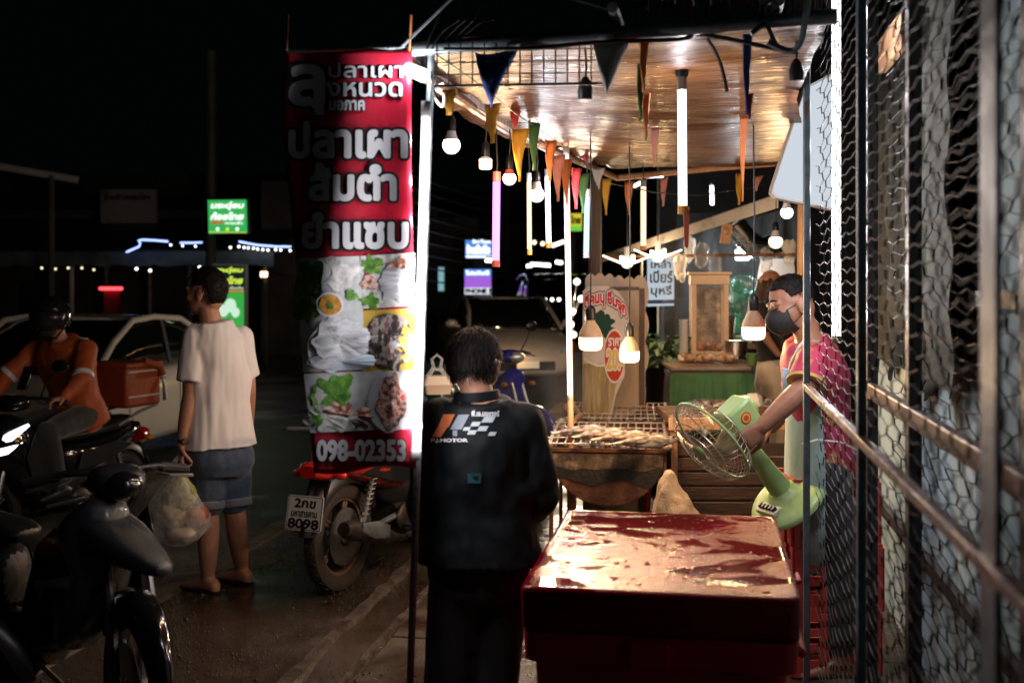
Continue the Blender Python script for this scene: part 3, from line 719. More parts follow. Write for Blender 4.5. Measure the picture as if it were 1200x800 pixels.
# ================================================================ wire mesh gates on the right
def hexwire(mb, x, y0, y1, z0, z1, w_, h_, r, jit, seed):
    """hexagonal wire netting in the plane x, with twisted (doubled) uprights and slack cells"""
    rd = random.Random(seed); ny = int(math.log(y1 / y0) / w_); nz = int((z1 - z0) / (h_ * .75)); nodes = {}
    def nd(i, j, k):
        key = (i, j, k)
        if key not in nodes:
            off = (w_ / 2) if j % 2 else 0
            yy = y0 * math.exp(i * w_ + off); zz = z0 + j * h_ * .75 + (h_ * .5 if k else 0) * 1
            nodes[key] = Vector((x + rd.uniform(-jit, jit) + .008 * noise.noise(Vector((yy * 3, zz * 3, seed))), yy + rd.uniform(-jit, jit) * 3, zz + rd.uniform(-jit, jit)))
        return nodes[key]
    S3 = [(math.cos(a), math.sin(a)) for a in (0.3, 2.4, 4.5)]
    def seg(a, b, rr):
        t = (b - a)
        if t.length < 1e-5: return
        t.normalize(); u = t.orthogonal().normalized(); v = t.cross(u); o = len(mb.v)
        for p in (a, b):
            for c, s in S3: mb.v.append(p + (u * c + v * s) * rr)
        for k in range(3): mb.f.append((o + k, o + (k + 1) % 3, o + 3 + (k + 1) % 3, o + 3 + k)); mb.mi.append(0)
    for j in range(nz):
        for i in range(ny):
            seg(nd(i, j, 0), nd(i, j, 1), r * 1.45)               # twisted upright
            if j + 1 <= nz:
                o = 0 if j % 2 == 0 else 1
                seg(nd(i, j, 1), nd(i - 1 + o, j + 1, 0), r); seg(nd(i, j, 1), nd(i + o, j + 1, 0), r)
gate_paint = pm('gate_paint', (.16, .24, .28), .45, cols=[(.35, (.055, .09, .11)), (.55, (.11, .165, .19)), (.66, (.10, .055, .04))], vscale=12, bump=.25, bscale=60, rvar=.12)
wirem = pm('dark_wire', (.016, .021, .024), .6, metal=.0, var=.4, spec=.25)
railm = pm('rusty_rail', (.2, .12, .09), .42, metal=.4, cols=[(.34, (.03, .013, .009)), (.5, (.10, .045, .028)), (.64, (.24, .16, .13))], vscale=30, bump=.4, bscale=70, rvar=.15)
X1 = .36
T = thing('mesh_gate', 'near grey steel gate frame filled with wire netting and a rusty rail', 'gate', (X1, 4.17, 0), 0, 'wire netting gates', world=True)
for y, wd, tx in ((4.17, .045, .022), (2.74, .03, .02), (1.53, .085, .008)):
    mb = MB(); mb.box((X1, y, 1.4), (tx, wd, 2.8)); mb.build('gate_post', gate_paint, T, bevel=.004)
mb = MB(); mb.box((X1 - .004, 2.45, 1.235), (.022, 3.44, .022)); mb.build('rail', railm, T, bevel=.003)
mb = MB(); mb.box((X1, 2.45, 2.79), (.03, 3.4, .03)); mb.build('top_rail', gate_paint, T, bevel=.003)
mb = MB(); hexwire(mb, X1 + .022, .85, 4.17, .02, 2.78, .060, .044, .0017, .003, 4); mb.build('netting', wirem, T, smooth=0)
X2 = .57
T = thing('mesh_gate', 'second wire netting gate standing just behind the near gate', 'gate', (X2, 4.0, 0), 0, 'wire netting gates', world=True)
dkpaint = pm('dark_gate_paint', (.03, .035, .04), .5, cols=[(.3, (.015, .018, .02)), (.6, (.05, .04, .04)), (.75, (.16, .09, .06))], vscale=7, bump=.3, rvar=.12)
for y, wd in ((4.06, .03), (3.28, .06), (2.1, .09)):
    mb = MB(); mb.box((X2, y, 1.4), (.036, wd, 2.8)); mb.build('gate_post', dkpaint, T, bevel=.004)
mb = MB(); mb.box((X2 - .01, 2.6, 1.235), (.03, 2.9, .05)); mb.build('rail', pm('brown_rail', (.10, .05, .035), .4, metal=.3, var=.5, vscale=20, bump=.4, rvar=.1), T, bevel=.004)
mb = MB(); hexwire(mb, X2 + .022, 1.1, 4.06, .02, 2.78, .070, .052, .0018, .006, 9); mb.build('netting', wirem, T, smooth=0)
# pale blue sheet wall behind the gates
T = thing('sheet_wall', 'pale blue grey corrugated sheet wall behind the wire gates', 'wall', (.9, 3, 0), 0, world=True)
mb = MB(); n = 260; prof = []
for k in range(n + 1):
    y = .9 + 5.6 * k / n; prof.append((.90 + .012 * math.sin(k * 2.05), y))
mb.loft([[Vector((x, y, 0)), Vector((x, y, 2.75)), Vector((x + .006, y, 2.75)), Vector((x + .006, y, 0))] for x, y in prof])
mb.build('sheet', pm('blue_sheet', (.30, .42, .46), .5, cols=[(.3, (.26, .38, .42)), (.5, (.46, .60, .64)), (.7, (.55, .68, .70))], vscale=3, stretch=(1, 1, .5), bump=.2, rvar=.12), T, smooth=60)
for z in (.5, 1.55):
    mb = MB(); mb.box((.868, 3.6, z), (.03, 5.3, .05)); mb.build('batten', dkpaint, T)
# dark shade net hung over the upper wall
mb = MB(); nu, nv = 60, 30
for i in range(nu + 1):
    for k in range(nv + 1):
        y = 3.9 + 2.1 * i / nu; z = 1.22 + 1.5 * k / nv + .04 * math.sin(i * .5) * (k == 0)
        mb.v.append(Vector((.79 + .022 * math.sin(i * .55 + .4 * math.sin(k * .3)) + .01 * math.sin(k * .8), y, z)))
for i in range(nu):
    for k in range(nv): 
        a = i * (nv + 1) + k; mb.f.append((a, a + 1, a + nv + 2, a + nv + 1)); mb.mi.append(0)
tag(mb.build('shade_net', pm('shade_net', (.022, .024, .016), .8, var=.6, vscale=30, bump=.5, bscale=150), solid=.003, smooth=180), 'dark olive shade net hanging over the upper half of the sheet wall', 'net')
mb = MB(); mb.box((.70, 4.45, 2.5), (.03, .52, .13)); mb.box((.68, 4.45, 2.48), (.012, .56, .014)); tag(mb.build('wood_board', M['wood'], bevel=.004), 'small orange brown wooden board fixed high behind the gates', 'board')

# red crates seen through the netting
def crate(label, c, rz, mat, sz=(.36, .30, .26)):
    t = thing('plastic_crate', label, 'crate', c, rz, 'red crates behind the gate')
    x, y, z = sz; mb = MB(); th_ = .014
    mb.box((0, 0, .01), (x, y, .02))
    for s in (-1, 1):
        for z0, h in ((.03, .05), (.115, .03), (.175, .03), (.235, .05)):
            mb.box((0, s * (y / 2 - th_ / 2), z0 + h / 2 - .01), (x, th_, h)); mb.box((s * (x / 2 - th_ / 2), 0, z0 + h / 2 - .01), (th_, y - 2 * th_ - .001, h))
        for e in (-1, -.33, .33, 1):
            mb.box((e * (x / 2 - .016), s * (y / 2 + .002), z / 2), (.03, .012, z - .004))
            mb.box((s * (x / 2 + .002), e * (y / 2 - .016), z / 2), (.012, .03, z - .004))
    mb.build('shell', mat, t, bevel=.002)
    mb = MB()
    for s in (-1, 1): mb.box((s * (x / 2 + .005), 0, z - .03), (.012, .12, .035))
    mb.build('handle', mat, t)
redp = pm('crate_red', (.45, .045, .04), .4, var=.2)
c = G(967, 4.75, 0)
crate('faded red plastic crate at the bottom of the stack behind the gate', (c.x, c.y, .01), TH + .05, redp)
crate('faded red plastic crate in the middle of the stack behind the gate', (c.x + .01, c.y, .272), TH + .02, redp)
crate('faded red plastic crate on top of the stack behind the gate', (c.x - .005, c.y + .01, .534), TH + .08, redp)
# ================================================================ red ice chest in front
T = thing('ice_chest', 'big wet dark red plastic ice chest with puddled flat lid in the foreground', 'ice chest', (-.11, 3.26, 0))
def rrect(x0, x1, y0, y1, r, n=5):
    out = []
    for cx, cy_, a0 in ((x1 - r, y1 - r, 0), (x0 + r, y1 - r, 90), (x0 + r, y0 + r, 180), (x1 - r, y0 + r, 270)):
        for k in range(n + 1):
            a = R(a0 + 90 * k / n); out.append((cx + r * math.cos(a), cy_ + r * math.sin(a)))
    return out
def rbox(mb, prof, x, y, r):
    mb.loft([[Vector((px, py, z)) for px, py in rrect(-x + i, x - i, -y + i, y - i, r)] for z, i in prof])
chest = pm('chest_red', (.55, .012, .022), .42, var=.25, vscale=5, bump=.15, bscale=30, rvar=.12, spec=.45)
X, Y = .336, .49
mb = MB(); rbox(mb, [(.0, .07), (.02, .055), (.60, .03), (.655, .028)], X, Y, .04); mb.build('body', chest, T, smooth=50)
mb = MB(); rbox(mb, [(.655, .03), (.665, .006), (.725, .002), (.738, .004), (.742, .02)], X, Y, .035); mb.build('rim', chest, T, smooth=50)
# lid: wet film on a scuffed plastic, shallow raised border
lid = wet('wet_lid', (.26, .010, .014), (.16, .003, .008), s_mask=3.3, r_dry=.25, r_wet=.03, bscale=170, bump=.34, lo=.485, hi=.535, stretch=(.8, 1.15, 1), spec=.28, vscale=16, dist=1.1)
mb = MB(); rbox(mb, [(.745, .02), (.747, .0), (.836, -.004), (.846, -.001), (.850, .006), (.850, .016), (.847, .02)], X, Y, .03); mb.build('lid', lid, T, smooth=50)
lidb = MB(); lidb.tube([(X + .002, -.3, .838), (X + .012, -.3, .842), (X + .012, -.22, .842), (X + .002, -.22, .838)], .006, 6); lidb.build('hinge', chest, T)
mb = MB(); mb.box((-.02, -Y - .012, .70), (.10, .02, .06)); mb.build('latch', chest, T, bevel=.005)
for s in (-1, 1):
    mb = MB(); mb.tube([(s * (X + .0), -.12, .63), (s * (X + .035), -.10, .60), (s * (X + .035), .10, .60), (s * X, .12, .63)], .013, 8); mb.build('handle', chest, T)
# water beads on the lid
rd = random.Random(5); mb = MB()
for k in range(230):
    x, y = rd.uniform(-X + .03, X - .03), rd.uniform(-Y + .03, Y - .03); r = rd.uniform(.0015, .0055) * (1 if rd.random() < .85 else 2)
    mb.ell((x, y, .847), (r * rd.uniform(.8, 1.8), r, r * .42), 10, 6)
o = mb.build('water_drops', pm('water_drop', (.3, .05, .05), .02, var=.1, spec=.9), T, smooth=180); o['kind'] = 'stuff'

# ================================================================ charcoal grills
def hdrum(mb, cx, y0, y1, zt, r, th_=.006, n=22):
    pts = [(cx + r * math.cos(math.pi + math.pi * k / n), zt + r * .95 * math.sin(math.pi + math.pi * k / n)) for k in range(n + 1)]
    inn = [(cx + (x - cx) * .975, zt + (z - zt) * .975) for x, z in reversed(pts)]
    ring = pts + inn
    mb.loft([[Vector((x, y0, z)) for x, z in ring], [Vector((x, y1, z)) for x, z in ring]])
    for y in (y0, y1 - .005):
        mb.slab([(x, y, z) for x, z in pts], (0, .005, 0))
def sooty():
    m = pm('sooty_drum', (.10, .05, .03), .6, metal=.2, cols=[(.32, (.028, .013, .009)), (.5, (.085, .034, .018)), (.62, (.13, .058, .03)), (.76, (.24, .15, .10))], vscale=6, bump=.5, bscale=35, rvar=.2)
    return m
soot = pm('soot', (.012, .010, .009), .75, var=.5, bump=.5, bscale=40)
ashm = pm('pale_ash_plate', (.16, .12, .09), .7, cols=[(.35, (.03, .02, .014)), (.55, (.10, .07, .05)), (.7, (.26, .2, .15))], vscale=14, bump=.4)
gridm = pm('greasy_grid', (.5, .38, .28), .38, metal=.2, cols=[(.35, (.26, .17, .11)), (.55, (.66, .52, .40))], vscale=30)
charc = pm('charcoal', (.03, .028, .027), .8, cols=[(.36, (.014, .012, .011)), (.48, (.10, .075, .06)), (.62, (.46, .36, .28))], vscale=16, bump=.7, bscale=30)
def grill(label, c, L, r, ztop, tilt, front_plate):
    t = thing('drum_grill', label, 'grill', c, TH * .35, 'charcoal drum grills')
    mb = MB(); hdrum(mb, 0, 0, L, ztop - .02, r); mb.build('drum', sooty(), t, smooth=40)
    mb = MB(); rd = random.Random(int(L * 100))
    for k in range(110):
        x, y = rd.uniform(-r * .85, r * .85), rd.uniform(.04, L - .04); s = rd.uniform(.014, .034)
        mb.ell((x, y, ztop - .06 + rd.uniform(-.01, .03)), (s, s * rd.uniform(.6, 1.3), s * .7), 7, 5, B=None)
    mb.box((0, L / 2, ztop - .13), (r * 1.8, L - .03, .06)); mb.build('charcoal', charc, t, smooth=0)
    if front_plate:
        n = 30; top = [(-r * .96 + 2 * r * .96 * k / n, -.004, ztop - .03) for k in range(n + 1)]
        bot = [(x, -.004, max(ztop - .105 - .03 * noise.noise(Vector((x * 9, 2, 0))) , ztop - .02 - .93 * math.sqrt(max(0, r * r - x * x)))) for x, y, z in reversed(top)]
        mb = MB(); mb.slab(top + bot, (0, .003, 0)); mb.build('front_plate', ashm, t, smooth=0)
        mb = MB(); b2 = [(x, -.003, z) for x, y, z in bot]; b3 = [(x, -.003, max(z - .07 - .045 * noise.noise(Vector((x * 7, 5, 1))), ztop - .02 - .93 * math.sqrt(max(0, r * r - x * x)))) for x, y, z in reversed(bot)]
        mb.slab(b2 + b3, (0, .002, 0)); mb.build('soot_band', soot, t, smooth=0)
    mb = MB()
    for s in (-1, 1):
        mb.box((s * r * 1.0, L / 2, ztop - .012), (.02, L + .02, .02))
    for y in (0.0, L): mb.box((0, y, ztop - .012), (r * 2 + .02, .02, .018))
    mb.build('top_frame', sooty(), t)
    for sx in (-1, 1):
        for y in (.03, L - .03):
            mb = MB(); mb.tube([(sx * r * .98, y, ztop - .02), (sx * r * 1.0, y, 0)], .011, 8); mb.build('leg', M['rust'], t)
    return t
c1 = G(712, 5.75, 0)
g1 = grill('front drum grill carrying four grilling fish', c1, .80, .29, .772, 0, True)
c2 = G(722, 6.85, 0)
g2 = grill('rear drum grill with an empty slanting wire rack', c2, .78, .29, .775, 0, False)
def rack(label, base, rz, w0, L, z0, z1, nx, ny, seed):
    t = thing('wire_rack', label, 'grill rack', base, rz, 'bamboo edged grill racks')
    rd = random.Random(seed); mb = MB()
    f = lambda x, y: Vector((x, y, z0 + (z1 - z0) * y / L + .004 * noise.noise(Vector((x * 8, y * 8, seed)))))
    for k in range(nx + 1):
        x = -w0 / 2 + w0 * k / nx + rd.uniform(-.006, .006); mb.tube([f(x + rd.uniform(-.004, .004), 0), f(x, L / 2), f(x + rd.uniform(-.006, .006), L)], .0048, 5)
    for k in range(ny + 1):
        y = L * k / ny; mb.tube([f(-w0 / 2 - .02, y) + UP * .006, f(0, y + rd.uniform(-.005, .005)) + UP * .006, f(w0 / 2 + .02, y) + UP * .006], .0036, 5)
    mb.build('grid', gridm, t)
    for s in (-1, 1):
        mb = MB(); mb.tube([f(s * w0 / 2, -.02) + UP * .003, f(s * w0 / 2, L + .02) + UP * .003], [.011, .009], 7); mb.build('side_bar', gridm, t)
    return t
rack('wire rack under the four grilling fish', c1 + UP * 0, TH * .35, .60, .78, .785, .80, 15, 4, 2)
rack('empty wire rack lying raised over the rear grill', c2 + RT * .01, TH * .35, .60, .74, .79, .805, 15, 4, 6)
# split bamboo and stones propping the racks
mb = MB(); p = P(668, 478, 7.0); mb.ell(p, (.045, .05, .035), 12, 8); mb.tube([p, p + RT * .05 - FWD * .2 - UP * .02, p + RT * .0 - FWD * .42 - UP * .03], [.022, .02, .016], 7)
tag(mb.build('wood_billet', M['wood'], smooth=60), 'pale charred wood billet propping the left end of the rear rack', 'wood')
mb = MB(); p = P(783, 524, 5.68); mb.ell(p, (.026, .03, .022), 12, 8); tag(mb.build('stone', charc, smooth=60), 'brown lump resting on the right front corner of the grill', 'stone')
# the fish
fishm = pm('salted_fish', (.6, .42, .28), .5, cols=[(.36, (.03, .02, .015)), (.45, (.17, .13, .10)), (.54, (.44, .40, .34)), (.68, (.66, .62, .55))], vscale=14, stretch=(.8, 2.2, 2.2), bump=.5, bscale=60, rvar=.15)
fishd = pm('charred_fish', (.1, .05, .03), .5, var=.6, vscale=30, bump=.4)
def fish(label, c, rz, L, pitch=0.05, roll=.3):
    t = thing('fish', label, 'fish', c, rz, 'salt crusted fish on the grill')
    mb = MB(); prof = [(0, .12, .1), (.05, .32, .3), (.14, .62, .62), (.28, .92, .95), (.42, 1, 1), (.58, .86, .85), (.72, .6, .58), (.84, .34, .32), (.92, .2, .26), (.96, .14, .34), (1.0, .08, .46)]
    rings = []
    for u, a, b in prof:
        x = (u - .5) * L; n = 14
        rings.append([Vector((x, math.cos(2 * math.pi * k / n) * b * L * .098 * (1 + .12 * noise.noise(Vector((u * 5, k, L * 30)))), .028 + math.sin(2 * math.pi * k / n) * a * L * .095 * (1 + .15 * noise.noise(Vector((u * 6, k * .8, 3)))))) for k in range(n)])
    mb.loft(rings); mb.build('body', fishm, t, smooth=80, sub=1)
    mb = MB(); mb.slab([(.0 * L, .085 * L, .03), (.14 * L, .125 * L, .028), (.2 * L, .07 * L, .03)], (0, 0, .004)); mb.build('fin', fishd, t); mb = MB(); mb.slab([(-.02 * L, -.08 * L, .03), (.1 * L, -.125 * L, .03), (.12 * L, -.07 * L, .03)], (0, 0, .004)); mb.build('fin', fishd, t)
    for s in (1,):
        mb = MB(); mb.ell((-.40 * L, .02 * L, .028 + .055 * L), .008, 8, 6); mb.build('eye', fishd, t)
    return t
hz = .806
def on_rack(px, py): 
    d = (EYE - .84) * FPX / (py - 335); return G(px, d, hz)
fish('first grilling fish from the left with pale salted back', on_rack(682, 503.5), heading(-.9, -.42) , .37)
fish('second grilling fish from the left lying between two pale fish', on_rack(706, 508), heading(-.9, -.47), .37)
fish('third grilling fish from the left with a charred belly', on_rack(731, 511), heading(-.9, -.42), .38)
fish('rightmost grilling fish with its dark side turned out', on_rack(757, 516), heading(-.93, -.36), .37)
# thin smoke over the grill
sm = bpy.data.materials.new('smoke'); sm.use_nodes = True
nt = sm.node_tree; nt.nodes.remove(nt.nodes['Principled BSDF']); pv_ = nt.nodes.new('ShaderNodeVolumePrincipled'); pv_.inputs['Color'].default_value = (.85, .8, .76, 1)
tc = nt.nodes.new('ShaderNodeTexCoord'); nz = nt.nodes.new('ShaderNodeTexNoise'); nz.inputs['Scale'].default_value = 3.2; nz.inputs['Detail'].default_value = 3
mr = nt.nodes.new('ShaderNodeMapRange'); mr.inputs[1].default_value = .45; mr.inputs[2].default_value = .75; mr.inputs[3].default_value = 0; mr.inputs[4].default_value = .5
nt.links.new(tc.outputs['Object'], nz.inputs['Vector']); nt.links.new(nz.outputs['Fac'], mr.inputs[0]); nt.links.new(mr.outputs[0], pv_.inputs['Density']); nt.links.new(pv_.outputs[0], nt.nodes['Material Output'].inputs['Volume'])
mb = MB(); c = P(645, 480, 6.6); mb.ell((0, 0, 0), (.42, .5, .42), 16, 10); o = mb.build('smoke', sm, smooth=180); o.location = c; o['kind'] = 'stuff'

# ================================================================ dark wooden grill table behind the fan
T = thing('grill_table', 'dark slatted wooden table holding a charcoal tray behind the green fan', 'table', G(870, 6.0, 0), TH)
W, D, H = .88, .62, .895
mb = MB(); mb.box((.06, D / 2, H - .02), (W, D, .04)); mb.build('tabletop', M['rust'], T, bevel=.004)
mb = MB(); mb.box((.06, -.013, H - .03), (W + .02, .024, .065)); mb.build('edge_board', M['wood'], T, bevel=.003)
for x in (-.36, .48):
    mb = MB(); mb.box((x, .01, (H - .07) / 2), (.035, .035, H - .07)); mb.build('leg', pm('leg_wood', (.26, .12, .06), .5, var=.4), T, bevel=.003)
    mb = MB(); mb.box((x, D - .03, (H - .07) / 2), (.035, .035, H - .07)); mb.build('leg', M['darkwood'], T, bevel=.003)
mb = MB()
for k in range(9):
    mb.box((.06, .035 + .006 * (k % 2), .10 + .078 * k), (W - .08, .014, .066))
mb.build('slats', M['darkwood'], T, bevel=.003)
T2 = thing('charcoal_tray', 'tray of ash and charred pieces on the dark table', 'tray', G(886, 6.12, H + .001), TH)
mb = MB(); mb.box((.04, .2, .005), (.62, .40, .01)); 
for a, b in (((.04, 0, .025), (.62, .008, .04)), ((.04, .40, .025), (.62, .008, .04)), ((-.27, .2, .025), (.008, .392, .04)), ((.35, .2, .025), (.008, .392, .04))): mb.box(a, b)
mb.build('pan', M['rust'], T2)
mb = MB(); rd = random.Random(8)
for k in range(150):
    s = rd.uniform(.010, .028); mb.ell((rd.uniform(-.24, .32), rd.uniform(.03, .37), .02 + rd.uniform(0, .025)), (s, s * rd.uniform(.6, 1.4), s * .7), 7, 5)
o = mb.build('ash', charc, T2, smooth=0)
# crumpled white bag on the tray
def crumple(c, r, seed, amp=.3, n=22, m=14, top=None):
    mb = MB(); mb.ell((0, 0, 0), r, n, m)
    for i, v in enumerate(mb.v):
        q = v.normalized(); a = 1 + amp * (noise.noise(q * 2.2 + Vector((seed, 0, 0))) + .5 * noise.noise(q * 5 + Vector((0, seed, 0))))
        if top and q.z > .5: a *= 1 + top * (q.z - .5) * 2
        mb.v[i] = v * a
    return mb
mb = crumple(0, (.055, .05, .045), 3, .45, top=.7); o = mb.build('plastic_bag', pm('white_bag', (.66, .56, .44), .35, var=.1, bump=.4, bscale=25), smooth=60); o.location = P(884, 478, 6.25); tag(o, 'small knotted white plastic bag lying on the ash tray', 'bag')
# beige sack standing by the table
mb = MB(); mb.ell((0, 0, .27), (.165, .13, .29), 20, 14); mb.ell((.04, 0, .14), (.17, .14, .16), 20, 12)
mb.tube([(-.01, 0, .42), (-.03, 0, .54), (-.05, .0, .63), (-.06, .01, .69), (-.05, .02, .74)], [.15, .115, .075, .048, .022], 16)
q = remesh(mb, .009, 3); wrinkle(q, .016, (16, 16, 6), 4, .6); o = q.build('sack', pm('sack_cloth', (.40, .28, .17), .7, var=.25, bump=.5, bscale=120), smooth=180); o.location = G(799, 5.15, 0); tag(o, 'tied beige cloth sack standing between grill and dark table', 'sack')

# ================================================================ the green pedestal fan held by the worker
green = pm('fan_green', (.36, .55, .22), .38, var=.06, rvar=.05)
cage = pm('fan_cage', (.55, .52, .44), .3, metal=.6, var=.1)
def fan(name, label, loc, axis, stem_dir, gr, body, cagem, stem_len, base_r, blade_m, cat='fan', held=None):
    """axis: the way the blades face; stem_dir: from motor to base"""
    t = thing(name, label, cat, loc, 0)
    A = Vector(axis).normalized(); S = Vector(stem_dir).normalized(); S = (S - A * S.dot(A) * .55).normalized(); side = A.cross(S).normalized(); U2 = side.cross(A).normalized()
    fr = Matrix((side, U2, A)).transposed().to_4x4()
    hub = A * .11
    K = Matrix.Translation(hub) @ fr
    mb = MB(); n = 44
    for k in range(n):
        a = 2 * math.pi * k / n; ca, sa = math.cos(a), math.sin(a)
        mb.tube([(.03 * ca, .03 * sa, .075), (gr * .55 * ca, gr * .55 * sa, .073), (gr * .88 * ca, gr * .88 * sa, .052), (gr * ca, gr * sa, .012)], .0011, 4, M=K)
        mb.tube([(.05 * ca, .05 * sa, -.06), (gr * .6 * ca, gr * .6 * sa, -.062), (gr * .92 * ca, gr * .92 * sa, -.03), (gr * ca, gr * sa, .0)], .0011, 4, M=K)
    for q, z in ((gr, .006), (gr * .72, .066), (gr * .45, .075), (gr * .7, -.058)):
        mb.tube([(q * math.cos(2 * math.pi * k / 40), q * math.sin(2 * math.pi * k / 40), z) for k in range(41)], .0022 if q < gr else .0045, 5, M=K)
    mb.build('cage', cagem, t)
    mb = MB(); mb.tube([(gr * 1.004 * math.cos(2 * math.pi * k / 48), gr * 1.004 * math.sin(2 * math.pi * k / 48), .006) for k in range(49)], .006, 6, M=K); mb.build('cage_ring', body, t)
    mb = MB(); mb.lathe([(0, .085), (.03, .083), (.034, .076), (.03, .07), (0, .07)], 18, M=K); mb.build('cage_badge', body, t)
    for k in range(3):
        mb = MB(); rings = []
        for i in range(7):
            u = .18 + .82 * i / 6; rr = gr * .86 * u; sp = .62 * math.sin(math.pi * min(1, u * .9)) + .12
            row = []
            for j in range(7):
                a = 2 * math.pi * k / 3 + sp * (j / 6 - .5) * 1.5; row.append(K @ Vector((rr * math.cos(a), rr * math.sin(a), .028 * (j / 6 - .5) * 1.4)))
            rings.append(row)
        mb.loft(rings, cap=False, closed=False); mb.build('blade', blade_m, t, solid=.003, smooth=80)
    mb = MB(); mb.lathe([(0, -.10), (.036, -.10), (.046, -.09), (.050, -.02), (.050, .02), (.045, .05), (.02, .058), (0, .06)], 20, M=fr @ Matrix.Translation((0, 0, -.02)))
    mb.build('motor_housing', body, t)
    mb = MB(); mb.box((0, 0, -.035), (.115, .115, .13), M=fr); mb.build('motor_shell', body, t, bevel=.014)
    mb = MB(); e = S * stem_len; mb.tube([S * .03, S * .10, e * .6, e], [.026, .030, .036, .050], 14); mb.build('stem', body, t)
    mb = MB(); mb.tube([S * .05 , S * .085], [.034, .034], 14); mb.build('tilt_joint', M['black'], t)
    # base: a shallow dome on a disc
    B = Matrix((A - S * A.dot(S), (A - S * A.dot(S)).cross(S) * -1, S)).transposed(); c0 = B.col[0].normalized(); c1_ = S.cross(c0).normalized()
    Bm = Matrix.Translation(e) @ Matrix((c0, c1_, S)).transposed().to_4x4()
    mb = MB(); mb.lathe([(0, -.012), (.05, -.012), (.075, .012), (base_r * .78, .03), (base_r * .95, .038), (base_r, .048), (base_r, .062), (base_r * .96, .066), (0, .062)], 36, M=Bm); mb.build('base', body, t, smooth=40)
    mb = MB(); mb.box((base_r * .56, 0, .018), (.055, .115, .02), rot=(0, R(10), 0), M=Bm); mb.build('switch_panel', pm('switch_panel', (.62, .58, .4), .4), t, bevel=.005)
    mb = MB()
    for k in range(5): mb.box((base_r * .56, -.042 + .021 * k, .004), (.022, .012, .022), M=Bm)
    mb.build('switch_button', M['black'], t, bevel=.002)
    mb = MB(); mb.tube([Vector((0, 0, 0)) + U2 * .055 - A * .03, U2 * .085 - A * .03], [.006, .009], 8); mb.build('swing_knob', body, t)
    # round sticker on the motor shell (towards the street camera)
    cand = max((side, -side), key=lambda v: v.dot(-FWD)); o_ = cand * .0582 - A * .035
    ax = (A * -1 + U2 * .2).normalized(); ax = (ax - cand * ax.dot(cand)).normalized(); ay = cand.cross(ax)
    for r_, l, mt in ((.024, .0005, pm('sticker_red', (.5, .05, .03), .4)), (.019, .0012, pm('sticker_gold', (.7, .42, .05), .4)), (.012, .0019, pm('sticker_centre', (.5, .08, .05), .4))):
        mb = MB(); mb.slab([o_ + ax * (r_ * math.cos(2 * math.pi * k / 24)) + ay * (r_ * math.sin(2 * math.pi * k / 24)) + cand * l for k in range(24)], cand * .0006); mb.build('sticker', mt, t, smooth=0)
    return t, e
fm = P(857, 494, 4.5)
pb = P(921, 568, 4.62)
fan('pedestal_fan', 'pale green pedestal fan held tilted over the red ice chest', fm, RT * -.70 + UP * -.58 - FWD * .31, (pb - fm), .185, green, cage, (pb - fm).length, .168, pm('blade_clear', (.42, .36, .26), .2, alpha=.75))
mb = MB(); pts = [P(940, 520, 4.4), P(958, 515, 4.45), P(985, 518, 4.5), P(1010, 530, 4.6)]; mb.tube(pts, .004, 6); tag(mb.build('cable', M['white']), 'pale mains cord trailing from the green fan base behind gate', 'cable', 'loose electric cables')
# ================================================================ the rear food stall
def at(px, py, d): return P(px, py, d)
# slanting awning beam with clear sheets
T = thing('awning', 'slanted pale metal awning edge over the rear food stall', 'awning', P(705, 300, 9.2), 0, world=True)
a, b = P(706, 303, 9.4), P(912, 236, 7.9)
ax = (b - a)
mb = MB(); mb.hexa([a - UP * .03, b - UP * .045, b - UP * .045 + FWD * .05, a - UP * .03 + FWD * .05, a + UP * .03, b + UP * .055, b + UP * .055 + FWD * .05, a + UP * .03 + FWD * .05]); mb.build('fascia', pm('awning_white', (.60, .58, .55), .35, metal=.3, var=.15, vscale=4, rvar=.12), T)
mb = MB(); mb.hexa([a + UP * .028, b + UP * .05, b + UP * .05 + FWD * 2.2, a + UP * .028 + FWD * 2.2, a + UP * .034, b + UP * .056, b + UP * .056 + FWD * 2.2, a + UP * .034 + FWD * 2.2]); mb.build('roof_sheet', pm('awning_sheet', (.22, .24, .27), .35, metal=.5, var=.3), T)
mb = MB(); mb.tube([P(699, 301, 9.2), P(945, 298, 8.2)], .012, 8); mb.build('cross_rail', M['rust'], T)
mb = MB(); mb.tube([P(940, 236, 8.), P(938, 420, 8.)], .03, 8); mb.build('upright', M['wood'], T)
mb = MB(); mb.tube([P(752, 296, 9.1), P(752, 470, 9.1)], .012, 8); mb.build('upright', M['dull_steel'], T)
# plastic weather sheet behind
mb = MB(); nx, nz = 40, 24
for i in range(nx + 1):
    for k in range(nz + 1):
        px = 775 + 170 * i / nx; top = 285 - (px - 775) * .28; py = top + (400 - top) * k / nz
        p = P(px, py, 9.5); mb.v.append(p + FWD * (.05 * math.sin(i * .9 + .6 * math.sin(k * .4)) + .03 * noise.noise(Vector((i * .3, k * .3, 1)))))
for i in range(nx):
    for k in range(nz):
        q = i * (nz + 1) + k; mb.f.append((q, q + 1, q + nz + 2, q + nz + 1)); mb.mi.append(0)
tag(mb.build('plastic_curtain', film('curtain_film', (.6, .66, .7), .08, .10, 1.0, 9, edge=.2), smooth=180), 'wrinkled clear plastic curtain closing the back of the food stall', 'curtain')
